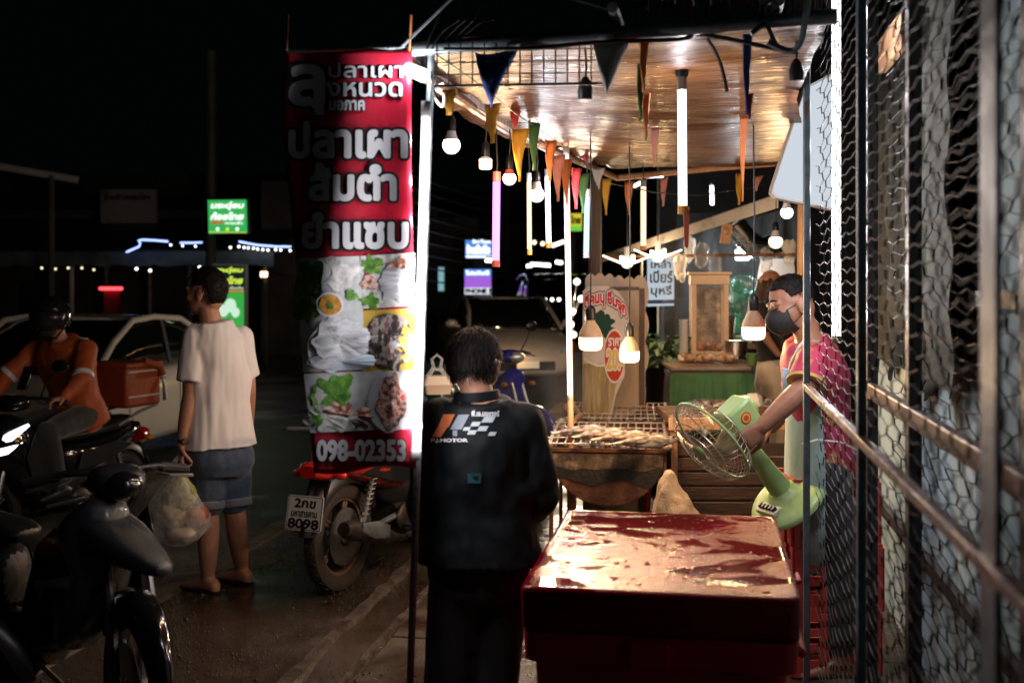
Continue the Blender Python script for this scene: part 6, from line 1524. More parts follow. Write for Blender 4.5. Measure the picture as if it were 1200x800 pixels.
# centre background buildings
T = thing('shop_house', 'dark shop house with a lit window left of the lit signs', 'building', G(520, 34, BZ), TH)
mb = MB(); mb.box((-.6, 3, 1.9), (3.2, 6, 3.8)); mb.build('wall', nightwall2, T)
zc = P(514, 327, 34).z - BZ
mb = MB(); mb.box((-.28, -.03, zc), (.66, .05, .78)); q = mb.build('window', M['dull_steel'], T)
mb = MB(); mb.box((-.28, -.06, zc), (.58, .03, .70)); mb.build('pane', em('window_lit', (.38, .75, .85), .55), q)
box_thing('shop_house', 'long dark row of shops closing the street behind the silver car', 'building', G(640, 48, BZ), (9, 6, 4.2), nightwall2, TH)
box_thing('shop_house', 'dark tower block end behind the purple tube', 'building', G(560, 60, BZ), (8, 6, 6.5), nightwall, TH)
box_thing('shop_house', 'dark house between the banner and the shop signs', 'building', G(420, 36, BZ), (5, 6, 4.6), nightwall, TH)
for lab, a, b, d in (('white street batten light right of the amber tube above the car', (622, 309.5), (645, 311), 33), ('white street batten light below the slanted strip', (651, 307), (659, 308), 33), ('short white light over the dark vehicle roof', (617, 312), (624, 311), 34), ('slanted bright strip light touching the tall white tube', (647, 288), (661, 283), 33), ('low white strip light under the blue shop sign', (569, 305), (578, 305.5), 29)):
    batten_lamp(lab, a, b, d, .045)
bulbs_string('three round lamps glowing over the black vehicle bonnet', [(639, 351), (647, 351), (655, 351)], 22, .035, dotw)
bulbs_string('pair of small warm lamps below the bright cool bulb', [(626, 284), (636, 285.5)], 31, .06, dot)
bulbs_string('cluster of glaring stall lamps right of the tall tube', [(676, 330), (671, 365), (681, 350), (669, 380), (672, 392)], 14, .042, glow('stall_lamp', (1., .9, .75), 4.4))
# overhead electric lines
for k in range(9):
    y0, y1 = 205 + 13 * k, 245 + 7.5 * k
    mb = MB(); pts = []
    for i in range(15):
        u = i / 14; pts.append(P(480 + 230 * u, y0 + (y1 - y0) * u + 14 * math.sin(math.pi * u) + 2 * k, 26 + 22 * u))
    mb.tube(pts, .022, 5); tag(mb.build('power_line', pm('line_grey', (.14, .14, .15), .5) if k == 0 else bpy.data.materials['line_grey']), 'thin drooping electric line crossing the dark street sky', 'power line', 'overhead electric lines')
T = thing('utility_pole', 'dark concrete utility pole carrying the electric lines', 'utility pole', G(594, 40, BZ), 0)
mb = MB(); mb.tube([(0, 0, 0), (0, 0, 8)], [.16, .11], 10); mb.build('pole', nightwall2, T)
mb = MB(); mb.box((0, 0, 6.4), (1.6, .1, .12)); mb.build('cross_arm', nightwall2, T)
# dim trees' dark mass behind the restaurant is not visible: the sky there is black
# ================================================================ people
def frame(t, side):
    t = t.normalized(); s = side - t * side.dot(t); s.normalize(); return t, s, t.cross(s)
def ring(c, s, f, a, b, n=20, e=1.0):
    out = []
    for k in range(n):
        q = 2 * math.pi * k / n; x, y = math.cos(q), math.sin(q)
        out.append(c + s * (a * math.copysign(abs(x) ** e, x)) + f * (b * math.copysign(abs(y) ** e, y)))
    return out
def limb(mb, pts, rs, n=14, ball=True):
    """a tapered limb with round ends through its joints"""
    P_ = [Vector(p) for p in pts]; path, rad = [], []
    for i in range(len(P_) - 1):
        for k in range(5):
            u = k / 5; path.append(P_[i].lerp(P_[i + 1], u)); rad.append(rs[i][0] * (1 - u) + rs[i + 1][0] * u + rs[i][1] * math.sin(math.pi * u))
    path.append(P_[-1]); rad.append(rs[-1][0])
    mb.tube(path, rad, n); mb.ell(P_[0], rad[0], 12, 8)
    if ball: mb.ell(P_[-1], rad[-1], 12, 8)
    for i in range(1, len(P_) - 1): mb.ell(P_[i], rs[i][0] * .99, 12, 8)
def torso(mb, J, g=0., w_=1., hem=None, scale=1.):
    """a body between pelvis and neck; g grows it as clothing"""
    pel, che, nec = J['pelvis'], J['chest'], J['neck']; S0 = (J['hipR'] - J['hipL']).normalized(); S1 = (J['shR'] - J['shL']).normalized()
    hw = (J['shR'] - J['shL']).length / 2
    wai = pel.lerp(che, .52)
    stn = [(pel + (pel - wai) * .62, .145, .105), (pel, .168, .118), (pel.lerp(wai, .55), .152, .105), (wai, .140, .100), (wai.lerp(che, .5), .152, .108), (che, hw * .86, .118), (che.lerp(nec, .5), hw * .92, .105), (che.lerp(nec, .80), hw * .72, .08), (nec, .075, .066)]
    if hem is not None: stn = [(pel.lerp(wai, hem), .172, .124)] + stn[2 if hem > .3 else 1:]
    rings = []
    for i, (c, a, b) in enumerate(stn):
        t = (stn[min(i + 1, len(stn) - 1)][0] - stn[max(i - 1, 0)][0]); s = S0.lerp(S1, i / (len(stn) - 1)); t, s, f = frame(t, s)
        k = scale if i < len(stn) - 1 else 1
        rings.append(ring(c, s, f, a * w_ * k + g, b * k + g, 24, .86))
    mb.loft(rings)
def hand(mb, wr, d, nrm, curl, thumb_side, spread=.12, s=1.):
    """palm, four unequal jointed fingers and a thumb leaving the side of the palm"""
    d, nrm, sd = Vector(d).normalized(), Vector(nrm), None
    nrm = (nrm - d * nrm.dot(d)).normalized(); sd = d.cross(nrm).normalized() * thumb_side
    B = (sd, nrm, d)
    pc = wr + d * .046 * s
    rings = [ring(wr + d * (q * s), sd, nrm, a * s, b * s, 14, .8) for q, a, b in ((-.01, .024, .019), (.02, .032, .018), (.05, .040, .016), (.08, .041, .014), (.092, .036, .012))]
    mb.loft(rings)
    for i, (off, L, r_) in enumerate(((.030, .078, .0092), (.011, .086, .0095), (-.010, .080, .009), (-.029, .062, .0080))):
        p = wr + d * (.082 * s) + sd * off * s; dd = (d + sd * (spread * (off / .03) * .5)).normalized(); pts, rs = [p - d * .02 * s, p], [r_ * s * 1.08, r_ * s * 1.05]; a = 0
        for j, (fr, cu) in enumerate(((.46, curl[0]), (.30, curl[1]), (.24, curl[2]))):
            a += cu; v = dd * math.cos(a) + nrm * math.sin(a); p = p + v * L * fr * s; pts.append(p); rs.append(r_ * s * (1 - .12 * (j + 1)))
        mb.tube(pts, rs, 9); mb.ell(pts[-1], rs[-1], 8, 6)
        for q, rr in zip(pts[1:-1], rs[1:-1]): mb.ell(q, rr * 1.02, 8, 6)
    p = wr + d * .022 * s + sd * .030 * s; v0 = (sd * .72 + d * .6 + nrm * .35).normalized(); v1 = (sd * .2 + d * .75 + nrm * (.35 + .5 * curl[0])).normalized()
    pts = [wr + d * .012 * s, p, p + v0 * .034 * s, p + v0 * .034 * s + v1 * .030 * s, p + v0 * .034 * s + v1 * .054 * s]
    mb.tube(pts, [.014 * s, .0135 * s, .0118 * s, .0105 * s, .0082 * s], 9); mb.ell(pts[-1], .0082 * s, 8, 6); mb.ell(pts[2], .0118 * s, 8, 6); mb.ell(pts[3], .0105 * s, 8, 6)
def head(mb, c, f, up, s=1., ears=True):
    f = Vector(f).normalized(); up = Vector(up); up = (up - f * up.dot(f)).normalized(); r = f.cross(up).normalized(); B = (r, f, up)
    E = lambda x, y, z, rx, ry, rz: mb.ell(c + r * (x * s) + f * (y * s) + up * (z * s), (rx * s, ry * s, rz * s), 20, 14, B=B)
    E(0, -.012, .030, .076, .097, .090); E(0, .022, -.012, .066, .070, .085); E(0, .036, -.050, .052, .056, .058); E(0, .066, -.090, .026, .022, .022)
    E(0, -.045, -.03, .055, .05, .06)
    for x in (-1, 1):
        E(x * .040, .060, -.020, .024, .026, .024); E(x * .033, .078, .030, .024, .014, .010)
        if ears:
            E(x * .077, -.006, -.008, .010, .020, .032); E(x * .082, -.016, .006, .008, .014, .022); E(x * .076, .0, -.032, .008, .011, .012)
        E(x * .030, .074, .010, .016, .016, .012)
        E(x * .013, .097, -.034, .009, .012, .008)
    mb.tube([c + f * (.078 * s) + up * (.026 * s), c + f * (.098 * s) + up * (.0 * s), c + f * (.111 * s) - up * (.028 * s)], [.009 * s, .011 * s, .013 * s], 10); mb.ell(c + f * (.108 * s) - up * (.030 * s), .0125 * s, 10, 8)
    E(0, .086, -.056, .026, .013, .008); E(0, .084, -.068, .022, .013, .009)
    return r, f, up
def foot(mb, an, toe, s=1.):
    toe = Vector((toe[0], toe[1], 0)).normalized(); sd = toe.cross(UP); g = Vector((an.x, an.y, 0)); z0 = an.z
    rings = [ring(g + toe * (y * s) + UP * zc, sd, UP, a * s, b, 14, .8) for y, zc, a, b in ((-.075, .028, .014, .020), (-.06, .034, .030, .033), (-.02, .045, .034, .044), (.04, .042, .036, .040), (.10, .028, .043, .027), (.15, .020, .045, .019), (.18, .015, .036, .014))]
    mb.loft(rings)
    for k, (x, y) in enumerate(((.028, .185), (.010, .182), (-.006, .174), (-.021, .164), (-.034, .152))):
        q = g + toe * (y * s) + sd * (x * s) + UP * .013; mb.ell(q, (.012 if k == 0 else .0085,) * 3, 8, 6)
    mb.tube([an + UP * .06, an, g + UP * .05], [.036 * s, .036 * s, .035 * s], 12)
def hair_cap(c, r, f, up, s=1., lo=-.45, front=.62, back=-.9, puff=1.07, vol=(1, 1, 1), seed=1):
    """closed shell over the skull between hairline and nape"""
    mb = MB(); n, m = 46, 30; grid = []
    for i in range(m + 1):
        ph = math.pi / 2 - (math.pi * .80) * i / m; row = []
        for k in range(n):
            th_ = 2 * math.pi * k / n; fx = math.sin(th_); fy = math.cos(th_)
            # how low the hair reaches at this heading: forehead high, sides to the ear, nape low
            lim = (math.radians(34) if fy > .55 else (math.radians(6) if fy > -.15 else math.radians(-48)))
            w1 = min(1, max(0, (fy - .35) / .3)); w2 = min(1, max(0, (-.25 - fy) / .3))
            lim = R(8) * (1 - w1) * (1 - w2) + R(front * 60) * w1 + R(back * 50) * w2
            p_ = max(ph, lim); d = Vector((fx * math.cos(p_), fy * math.cos(p_), math.sin(p_)))
            q = 1 + .05 * noise.noise(d * 4 + Vector((seed, 0, 0))) + .03 * noise.noise(d * 11)
            rr = (puff if ph >= lim else .94) * q
            row.append(c + r * (d.x * .078 * s * rr * vol[0]) + f * ((d.y * .1 * vol[1] * rr - .012) * s) + up * ((d.z * .096 * vol[2] * rr + .028) * s))
        grid.append(row)
    mb.loft(grid, cap=True); return mb
def strands(mb, c, r, f, up, n, L, s=1., seed=1, front=.5, low=-.55, rad=1.08, drop=.7, vol=(1, 1, 1)):
    rd = random.Random(seed)
    for k in range(n):
        th_ = rd.uniform(0, 6.283); z = rd.uniform(low, 1); q = math.sqrt(max(0, 1 - z * z)); d = Vector((q * math.sin(th_), q * math.cos(th_), z))
        if d.y > .25 and z < front: continue
        if abs(d.x) > .6 and d.y > -.1 and z < .15: continue
        base = c + r * (d.x * .078 * s * rad * vol[0]) + f * ((d.y * .1 * vol[1] * rad - .012) * s) + up * ((d.z * .096 * vol[2] * rad + .028) * s)
        nn = (r * d.x + f * d.y + up * d.z).normalized(); tg = (-up * drop + f * rd.uniform(-.5, .7) + r * rd.uniform(-.6, .6)); tg = (tg - nn * tg.dot(nn)).normalized()
        l = L * rd.uniform(.5, 1.3); w_ = .0016; sd = nn.cross(tg) * w_
        a = base - nn * .004; b = base + tg * l * .55 + nn * l * .16; e = base + tg * l + nn * l * rd.uniform(.0, .22); o = len(mb.v)
        mb.v += [a - sd, a + sd, b + sd * .8, b - sd * .8, e]; mb.f += [(o, o + 1, o + 2, o + 3), (o + 3, o + 2, o + 4)]; mb.mi += [0, 0]
def person(label, J, base, name='person'):
    t = thing(name, label, 'person', base, 0, world=True); return t
def skinmesh(mb, t, mat, voxel=.006, smooth=5, name='body'):
    q = remesh(mb, voxel, smooth); return q.build(name, mat, t, smooth=180)
def garment(mb, t, name, mat, voxel=.009, smooth=6, amp=.004, sc=(14, 14, 4), seed=0, label=None):
    q = remesh(mb, voxel, smooth); wrinkle(q, amp, sc, seed); return q.build(name, mat, t, smooth=180, label=label)
def fabric(name, c, var=.08, rough=.8, cols=None, vs_=10, bump=.25): return pm(name, c, rough, var=var, vscale=vs_, bump=bump, bscale=260, sheen=.25, cols=cols, bdist=.004)

# ---------------------------------------------------------------- man in white T shirt
d0 = 5.92
J = dict(pelvis=P(257, 520, d0 + .02), chest=P(254, 425, d0 + .02), neck=P(248, 377, d0), shL=P(229, 395, d0 - .06), shR=P(283, 395, d0 + .10), hipL=P(244, 540, d0), hipR=P(271, 538, d0 + .08))
t = person('man in white T shirt and denim shorts standing barefoot looking at the road', J, G(256, d0))
f_head = (RT * -.97 + FWD * .22); hc = P(240.5, 344, d0 - .0)
mb = MB(); torso(mb, J, scale=.92)
mb.tube([P(248, 382, d0), P(244, 362, d0), hc], [.06, .054, .052], 14)
hr_, hf_, hu_ = head(mb, hc, f_head, UP + RT * .05)
elL, wrL = P(223, 462, d0 - .10), P(213, 521, d0 - .12); elR, wrR = P(291, 458, d0 + .14), P(289, 512, d0 + .34)
limb(mb, [J['shL'], elL, wrL], [(.056, .004), (.040, .005), (.027, 0)]); limb(mb, [J['shR'], elR, wrR], [(.056, .004), (.040, .005), (.027, 0)])
hand(mb, wrL, (wrL - elL) + RT * .03, RT * .9 + FWD * .3, (.75, 1.1, .9), 1, s=1.0); hand(mb, wrR, FWD * .4 - UP, RT * -1, (.4, .4, .3), 1)
knL, anL = P(244, 600, d0 - .02), P(244, 681, d0 + .0); knR, anR = P(275, 597, d0 + .06), P(283, 672, d0 + .18)
anL.z = .085; anR.z = .085
for hp, kn, an in ((J['hipL'], knL, anL), (J['hipR'], knR, anR)):
    limb(mb, [hp, kn, kn.lerp(an, .32), an], [(.085, .0), (.054, .002), (.057, .004), (.035, -.004)])
    foot(mb, an, RT * -.75 + FWD * .5)
skinmesh(mb, t, M['skin'], .0058)
mb = MB(); torso(mb, J, g=.030, hem=-.06, scale=.97)
limb(mb, [J['shL'], J['shL'].lerp(elL, .25), J['shL'].lerp(elL, .78)], [(.063, 0), (.068, 0), (.077, 0)], ball=False); limb(mb, [J['shR'], J['shR'].lerp(elR, .3), J['shR'].lerp(elR, .74)], [(.063, 0), (.067, 0), (.074, 0)], ball=False)
garment(mb, t, 'shirt', fabric('white_cotton', (.74, .70, .68), .03, bump=.12), .008, 5, .0075, (17, 17, 3.6), 3)
mb = MB(); pl_ = J['pelvis']
sJ = dict(J)
mb.loft([ring(c, (J['hipR'] - J['hipL']).normalized(), (J['hipR'] - J['hipL']).normalized().cross(UP), a, b, 24, .86) for c, a, b in ((pl_ + UP * .06, .150, .105), (pl_ + UP * .0, .166, .122), (pl_ - UP * .045, .182, .136), (pl_ - UP * .10, .184, .14), (pl_ - UP * .16, .15, .12))])
for hp, kn in ((J['hipL'], knL), (J['hipR'], knR)): limb(mb, [hp, hp.lerp(kn, .5), hp.lerp(kn, .80)], [(.102, 0), (.094, 0), (.086, 0)])
garment(mb, t, 'shorts', fabric('denim', (.038, .062, .105), .35, vs_=40, bump=.4), .008, 5, .006, (13, 13, 5), 9)
for hp, kn in ((J['hipL'], knL), (J['hipR'], knR)):
    a, b = hp.lerp(kn, .76), hp.lerp(kn, .92); mb = MB(); mb.tube([a, a.lerp(b, .1), b.lerp(a, .1), b], [.088, .093, .092, .087], 22); mb.build('turned_cuff', fabric('denim_light', (.17, .19, .22), .2, vs_=40, bump=.4), t, smooth=50)
mb = hair_cap(hc, hr_, hf_, hu_, puff=1.12, front=.55, back=-.95, vol=(1, 1, 1.06)); strands(mb, hc, hr_, hf_, hu_, 1300, .03, rad=1.1, low=-.62); mb.build('hair', M['hair'], t, smooth=180)
ax_ = (wrL - elL).normalized(); mb = MB(); c = wrL - ax_ * .02
mb.tube([c - ax_ * .009, c + ax_ * .009], [.0315, .0315], 18); mb.build('watch_strap', M['steel'], t)
mb = MB(); q = c + (FWD * -.6 + RT * .55).normalized() * .028; mb.tube([q - (q - c) * .1, q + (q - c).normalized() * .009], [.019, .018], 18, side=ax_); mb.build('watch_face', M['gunmetal'], t)
for an, tw in ((anL, 0), (anR, 0)):
    toe = (RT * -.75 + FWD * .5).normalized(); sd = toe.cross(UP); g0 = Vector((an.x, an.y, 0))
    mb = MB(); mb.slab([g0 + toe * (.055 + .145 * math.cos(a)) + sd * (.05 * math.sin(a)) + UP * .002 for a in [2 * math.pi * k / 26 for k in range(26)]], UP * .012); mb.build('sandal', M['black'], t)
# bag in his hand
hp = wrL + (wrL - elL).normalized() * .12
T = thing('carrier_bag', 'clear plastic bag of greens and snacks held by the man in white', 'bag', P(209, 635, d0 - .13), 0, world=True)
cB = P(209, 590, d0 - .14)
mb = MB(); rings = []
top = P(210, 551, d0 - .13)
for k, (py, px, hw_, dp) in enumerate(((545, 210, .018, .02), (556, 209, .035, .03), (570, 207, .085, .06), (588, 206, .135, .085), (604, 207, .16, .10), (618, 208, .15, .10), (630, 209, .11, .08), (637, 210, .06, .05))):
    c = P(px, py, d0 - .14); n = 30
    rings.append([c + RT * (hw_ * math.cos(a) * (1 + .14 * noise.noise(Vector((math.cos(a) * 2, math.sin(a) * 2, k * .5))))) + FWD * (dp * math.sin(a) * (1 + .2 * noise.noise(Vector((math.cos(a) * 2 + 7, math.sin(a) * 2, k * .5))))) + UP * (.012 * noise.noise(Vector((math.cos(a) * 3, math.sin(a) * 3, k)))) for a in [2 * math.pi * i / n for i in range(n)]])
mb.loft(rings); mb.build('film', M['bag'], T, smooth=70)
for s in (-1, 1):
    mb = MB(); mb.tube([P(208 + s * 5, 556, d0 - .14), P(209 + s * 4, 540, d0 - .14 + s * .02), P(212, 532, d0 - .13)], [(.02, .006), (.012, .006), (.012, .006)], 8); mb.build('handle', M['bag'], T)
greens = pm('bagged_greens', (.22, .24, .06), .5, cols=[(.35, (.07, .11, .02)), (.5, (.26, .28, .07)), (.68, (.52, .46, .26))], vscale=16, bump=.4)
for k, (px, py, sx, sz, m) in enumerate(((212, 582, .075, .10, greens), (203, 603, .09, .07, pm('bagged_rice', (.5, .4, .25), .5, var=.3, vscale=30)), (229, 604, .065, .05, pm('bagged_meat', (.35, .10, .04), .4, var=.5, vscale=30)), (212, 624, .085, .035, foam))):
    mb = MB(); mb.ell(P(px, py, d0 - .14), (sx, .05, sz), 18, 12)
    for i, v in enumerate(mb.v): mb.v[i] = v + (v - P(px, py, d0 - .14)) * (.35 * noise.noise(v * 14) + .15 * noise.noise(v * 40))
    mb.build('packet', m, T, smooth=60)

# ---------------------------------------------------------------- person in the black jacket
d1 = 3.5
J = dict(pelvis=P(562, 650, d1 + .02), chest=P(563, 548, d1 + .02), neck=P(559, 468, d1 + .0), shL=P(514, 494, d1 - .0), shR=P(612, 497, d1 + .02), hipL=P(538, 672, d1 + .02), hipR=P(587, 672, d1 + .02))
t = person('person in a black printed work jacket seen from behind beside the ice chest', J, G(562, d1))
hc = P(556, 434, d1 + .06); f_head = FWD * .93 + RT * .22 - UP * .32
mb = MB(); torso(mb, J, scale=.86)
mb.tube([P(559, 476, d1 + .02), P(558, 456, d1 + .02), hc], [.058, .052, .052], 14); hr_, hf_, hu_ = head(mb, hc, f_head, UP + FWD * .2, s=.90)
elL, wrL = P(500, 590, d1 - .02), P(512, 655, d1 + .16); elR, wrR = P(631, 580, d1 + .02), P(606, 612, d1 + .26)
limb(mb, [J['shL'], elL, wrL], [(.05, 0), (.04, 0), (.028, 0)]); limb(mb, [J['shR'], elR, wrR], [(.05, 0), (.04, 0), (.028, 0)])
hand(mb, wrL, FWD * .5 - UP, RT, (.5, .6, .4), 1, s=.92); hand(mb, wrR, FWD - UP * .1 - RT * .3, -RT, (.5, .6, .4), 1, s=.92)
knL, knR = G(523, d1, .36), G(580, d1 + .02, .36); anL, anR = G(517, d1 + .02, .085), G(576, d1 + .04, .085)
for hp, kn, an in ((J['hipL'], knL, anL), (J['hipR'], knR, anR)): limb(mb, [hp, kn, an], [(.08, 0), (.052, .0), (.036, 0)]); foot(mb, an, FWD, s=.92)
skinmesh(mb, t, M['skin'], .0065)
mb = MB(); torso(mb, J, g=.030, w_=.98, hem=-.14)
limb(mb, [J['shL'], elL, elL.lerp(wrL, .92)], [(.074, .0), (.066, .003), (.045, .0)]); limb(mb, [J['shR'], elR, elR.lerp(wrR, .95)], [(.074, 0), (.066, .003), (.045, 0)])
jm = pm('black_jacket', (.0055, .008, .009), .6, var=.3, bump=.25, bscale=260, spec=.22, bdist=.004)
q = remesh(mb, .009, 6); wrinkle(q, .009, (13, 13, 8), 4, .5); jk = q.build('jacket', jm, t, smooth=180)
bvh = BVHTree.FromPolygons([v + Vector(t['wbase']) for v in q.v], q.f)   # q.v was moved to the base by build
mb = MB(); mb.tube([P(559, 476, d1 + .03), P(559, 466, d1 + .02), P(558.5, 458, d1 + .02)], [(.082, .075), (.074, .068), (.070, .064)], 22, side=RT); mb.build('collar', jm, t, smooth=50)
mb = MB(); pz = J['pelvis']; mb.loft([ring(c, RT, FWD, a, b, 24, .86) for c, a, b in ((pz + UP * .05, .15, .11), (pz - UP * .05, .162, .122), (pz - UP * .12, .13, .11))])
for hp, kn, an in ((J['hipL'], knL, anL), (J['hipR'], knR, anR)): limb(mb, [hp, kn, kn.lerp(an, .9)], [(.092, 0), (.074, .0), (.062, 0)])
garment(mb, t, 'trousers', fabric('black_trousers', (.006, .007, .009), .2, bump=.15), .010, 6, .006, (8, 8, 5), 2)
mb = hair_cap(hc, hr_, hf_, hu_, s=.92, puff=1.15, front=.6, back=-.72, vol=(1.06, 1.06, 1.05), seed=5); strands(mb, hc, hr_, hf_, hu_, 2600, .03, s=.92, rad=1.13, low=-.62, drop=1.2, vol=(1.06, 1.06, 1.05)); mb.build('hair', M['hair'], t, smooth=180)
for an in (anL, anR):
    mb = MB(); foot(mb, an + UP * .0, FWD, s=1.05); mb.build('shoe', M['black'], t)
# the print on its back, laid on the cloth
def on_back(px, py, l=0.):
    o = P(px, py, 2.6); dd = (P(px, py, 3.0) - o).normalized(); h = bvh.ray_cast(o, dd)
    return (h[0] if h[0] is not None else P(px, py, 3.4)) - dd * (.003 + l)
JP = [pm('print_orange', (.62, .16, .05), .6, var=.1), pm('print_grey', (.20, .24, .28), .6), pm('print_pale', (.46, .52, .54), .6), pm('print_letter', (.66, .67, .70), .6)]
mb = MB()
def pgram(pts, mt):
    mb.cur = mt; (x0, y0), (x1, y1), (x2, y2), (x3, y3) = pts; n = 5; b0 = len(mb.v)
    for i in range(n + 1):
        for k in range(n + 1):
            u, v = k / n, i / n; mb.v.append(on_back((x0 * (1 - u) + x1 * u) * (1 - v) + (x3 * (1 - u) + x2 * u) * v, (y0 * (1 - u) + y1 * u) * (1 - v) + (y3 * (1 - u) + y2 * u) * v))
    for i in range(n):
        for k in range(n): a = b0 + i * (n + 1) + k; mb.f.append((a, a + 1, a + n + 2, a + n + 1)); mb.mi.append(mt)
L_ = lambda a, b: (490 + a * 110 / 1200, 470 + b * 60 / 655)
pgram([L_(325, 165), L_(470, 165), L_(390, 330), L_(250, 330)], 0); pgram([L_(250, 330), L_(375, 330), L_(290, 455), L_(172, 455)], 0)
pgram([L_(515, 170), L_(655, 170), L_(555, 360), L_(405, 360)], 1)
pgram([L_(440, 370), L_(500, 370), L_(500, 445), L_(440, 445)], 1)
for p4 in (((850, 195), (992, 195), (950, 270), (805, 270)), ((695, 262), (805, 262), (770, 320), (665, 320)), ((785, 318), (902, 318), (865, 380), (750, 380)), ((590, 330), (675, 330), (650, 375), (568, 375)), ((650, 370), (755, 370), (725, 425), (625, 425)), ((920, 392), (1005, 392), (980, 440), (890, 440))):
    pgram([L_(*p) for p in p4], 2)
mb.cur = 3
x0, y1 = L_(168, 532); x1, y0 = L_(630, 478); put_text(mb, 'P.J.MOTOR', on_back, x0, y1, x1, y0, grow=.055, res=.03)
x0, y1 = L_(682, 190); x1, y0 = L_(1035, 118); put_text(mb, 'พี.เจ.มอเตอร์', on_back, x0, y1, x1, y0, grow=.04, res=.03)
mb.build('back_print', JP, jk, smooth=0, off=Vector(t['wbase']))
mb = MB(); mb.cur = 0
def patch(px, py, w_, h_): 
    b0 = len(mb.v); mb.v.extend([on_back(px - w_, py - h_), on_back(px + w_, py - h_), on_back(px + w_, py + h_), on_back(px - w_, py + h_)]); mb.f.append((b0, b0 + 1, b0 + 2, b0 + 3)); mb.mi.append(0)
patch(556, 560, 8, 6); mb.build('teal_patch', pm('teal_patch', (.008, .06, .075), .6), jk, smooth=0, off=Vector(t['wbase']))

# ---------------------------------------------------------------- masked worker with the fan
d2 = 4.66
J = dict(pelvis=P(968, 545, d2 + .08), chest=P(956, 442, d2 + .06), neck=P(943, 398, d2 + .02), shL=P(950, 424, d2 - .17), shR=P(950, 420, d2 + .24), hipL=P(970, 560, d2 - .04), hipR=P(970, 558, d2 + .18))
t = person('worker in a black face mask and pink shirt leaning to hold the fan', J, G(990, d2))
f_head = RT * -.90 - FWD * .22 - UP * .34; hc = P(927, 357, d2 + .02)
mb = MB(); torso(mb, J, scale=.94)
mb.tube([P(952, 404, d2 + .02), P(944, 385, d2 + .02), hc], [.062, .056, .055], 14); hr_, hf_, hu_ = head(mb, hc, f_head, UP + RT * -.3, s=.97)
elL, wrL = P(944, 452, d2 - .22), P(893, 500, d2 - .25); elR, wrR = P(925, 470, d2 + .34), P(905, 500, d2 + .5)
limb(mb, [J['shL'], elL, wrL], [(.058, .003), (.044, .006), (.030, 0)]); limb(mb, [J['shR'], elR, wrR], [(.056, 0), (.042, .004), (.029, 0)])
hand(mb, wrL, P(871, 519, d2 - .27) - wrL, FWD * 1.0 + UP * .1, (.5, .9, .8), 1, s=1.02)
hand(mb, wrR, RT * -1 - UP * .4, -UP, (.6, .6, .4), 1)
knL, knR = G(985, d2 - .04, .47), G(988, d2 + .2, .47); anL, anR = G(985, d2 - .04, .085), G(992, d2 + .2, .085)
for hp, kn, an in ((J['hipL'], knL, anL), (J['hipR'], knR, anR)): limb(mb, [hp, kn, an], [(.085, 0), (.055, .002), (.036, 0)]); foot(mb, an, -RT)
skinmesh(mb, t, pm('skin_worker', (.30, .14, .085), .42, var=.16, vscale=25, bump=.1, bscale=220, spec=.45), .0056)
mb = MB(); torso(mb, J, g=.022, hem=-.02)
limb(mb, [J['shL'], J['shL'].lerp(elL, .5), J['shL'].lerp(elL, .82)], [(.066, 0), (.071, 0), (.074, 0)], ball=False); limb(mb, [J['shR'], J['shR'].lerp(elR, .75)], [(.068, 0), (.07, 0)], ball=False)
garment(mb, t, 'shirt', pm('pink_shirt', (.5, .05, .12), .75, cols=[(.34, (.40, .20, .05)), (.44, (.30, .012, .05)), (.58, (.36, .03, .085)), (.7, (.16, .006, .025))], vscale=14, bump=.2, bscale=200), .009, 6, .006, (12, 12, 4), 6)
a, b = J['shL'].lerp(elL, .78), J['shL'].lerp(elL, .90); mb = MB(); mb.tube([a, b], [.078, .076], 20); mb.build('sleeve_hem', fabric('yellow_hem', (.45, .25, .06)), t)
# apron: bib, strap and skirt in pale blue
apr = fabric('apron_blue', (.26, .40, .42), .08)
mb = MB(); g_ = -RT; rows = []
for i, (px, py, hw_, fwd_) in enumerate(((931, 414, .03, .0), (924, 438, .13, .0), (922, 470, .17, .0), (922, 500, .19, .0), (922, 545, .20, .02), (922, 600, .21, .03), (922, 650, .21, .04))):
    c = P(px, py, d2 + .06); row = []
    for k in range(15):
        u = k / 14 * 2 - 1; row.append(c + FWD * (hw_ * u) + RT * (.10 * u * u) + RT * (.012 * noise.noise(Vector((u * 3, i * .6, 1)))))
    rows.append(row)
mb.loft(rows, cap=False, closed=False); mb.build('apron', apr, t, solid=.004, smooth=80)
for off, m in ((-.075, fabric('strap_white', (.62, .56, .54))), (-.055, fabric('strap_blue', (.22, .32, .38)))):
    mb = MB(); pts = [P(946, 396, d2 - .06), P(936, 408, d2 + off - .04), P(928, 424, d2 + off), P(924, 440, d2 + off + .02)]; mb.tube(pts, [(.006, .016)] * 4, 8, side=-RT); mb.build('strap', m, t)
mb = MB(); c = P(927, 448, d2 - .13); mb.box((0, 0, 0), (.07, .012, .10)); q = mb
for i, v in enumerate(q.v): q.v[i] = c + RT * v.x + FWD * v.y + UP * (v.z + v.x * -.3)
q.build('apron_pocket', fabric('pocket_blue', (.30, .48, .54)), t, bevel=.004)
mb = MB()
for hp, kn, an in ((J['hipL'], knL, anL), (J['hipR'], knR, anR)): limb(mb, [hp, kn, kn.lerp(an, .85)], [(.098, 0), (.078, 0), (.062, 0)])
garment(mb, t, 'trousers', fabric('worker_trousers', (.02, .02, .025)), .011, 6, .005, (8, 8, 5), 12)
mb = hair_cap(hc, hr_, hf_, hu_, s=.97, puff=1.05, front=.62, back=-.35, seed=8); strands(mb, hc, hr_, hf_, hu_, 1400, .016, s=.97, rad=1.04, low=-.12, front=.62, drop=.3)
mb.build('hair', M['hair'], t, smooth=180)
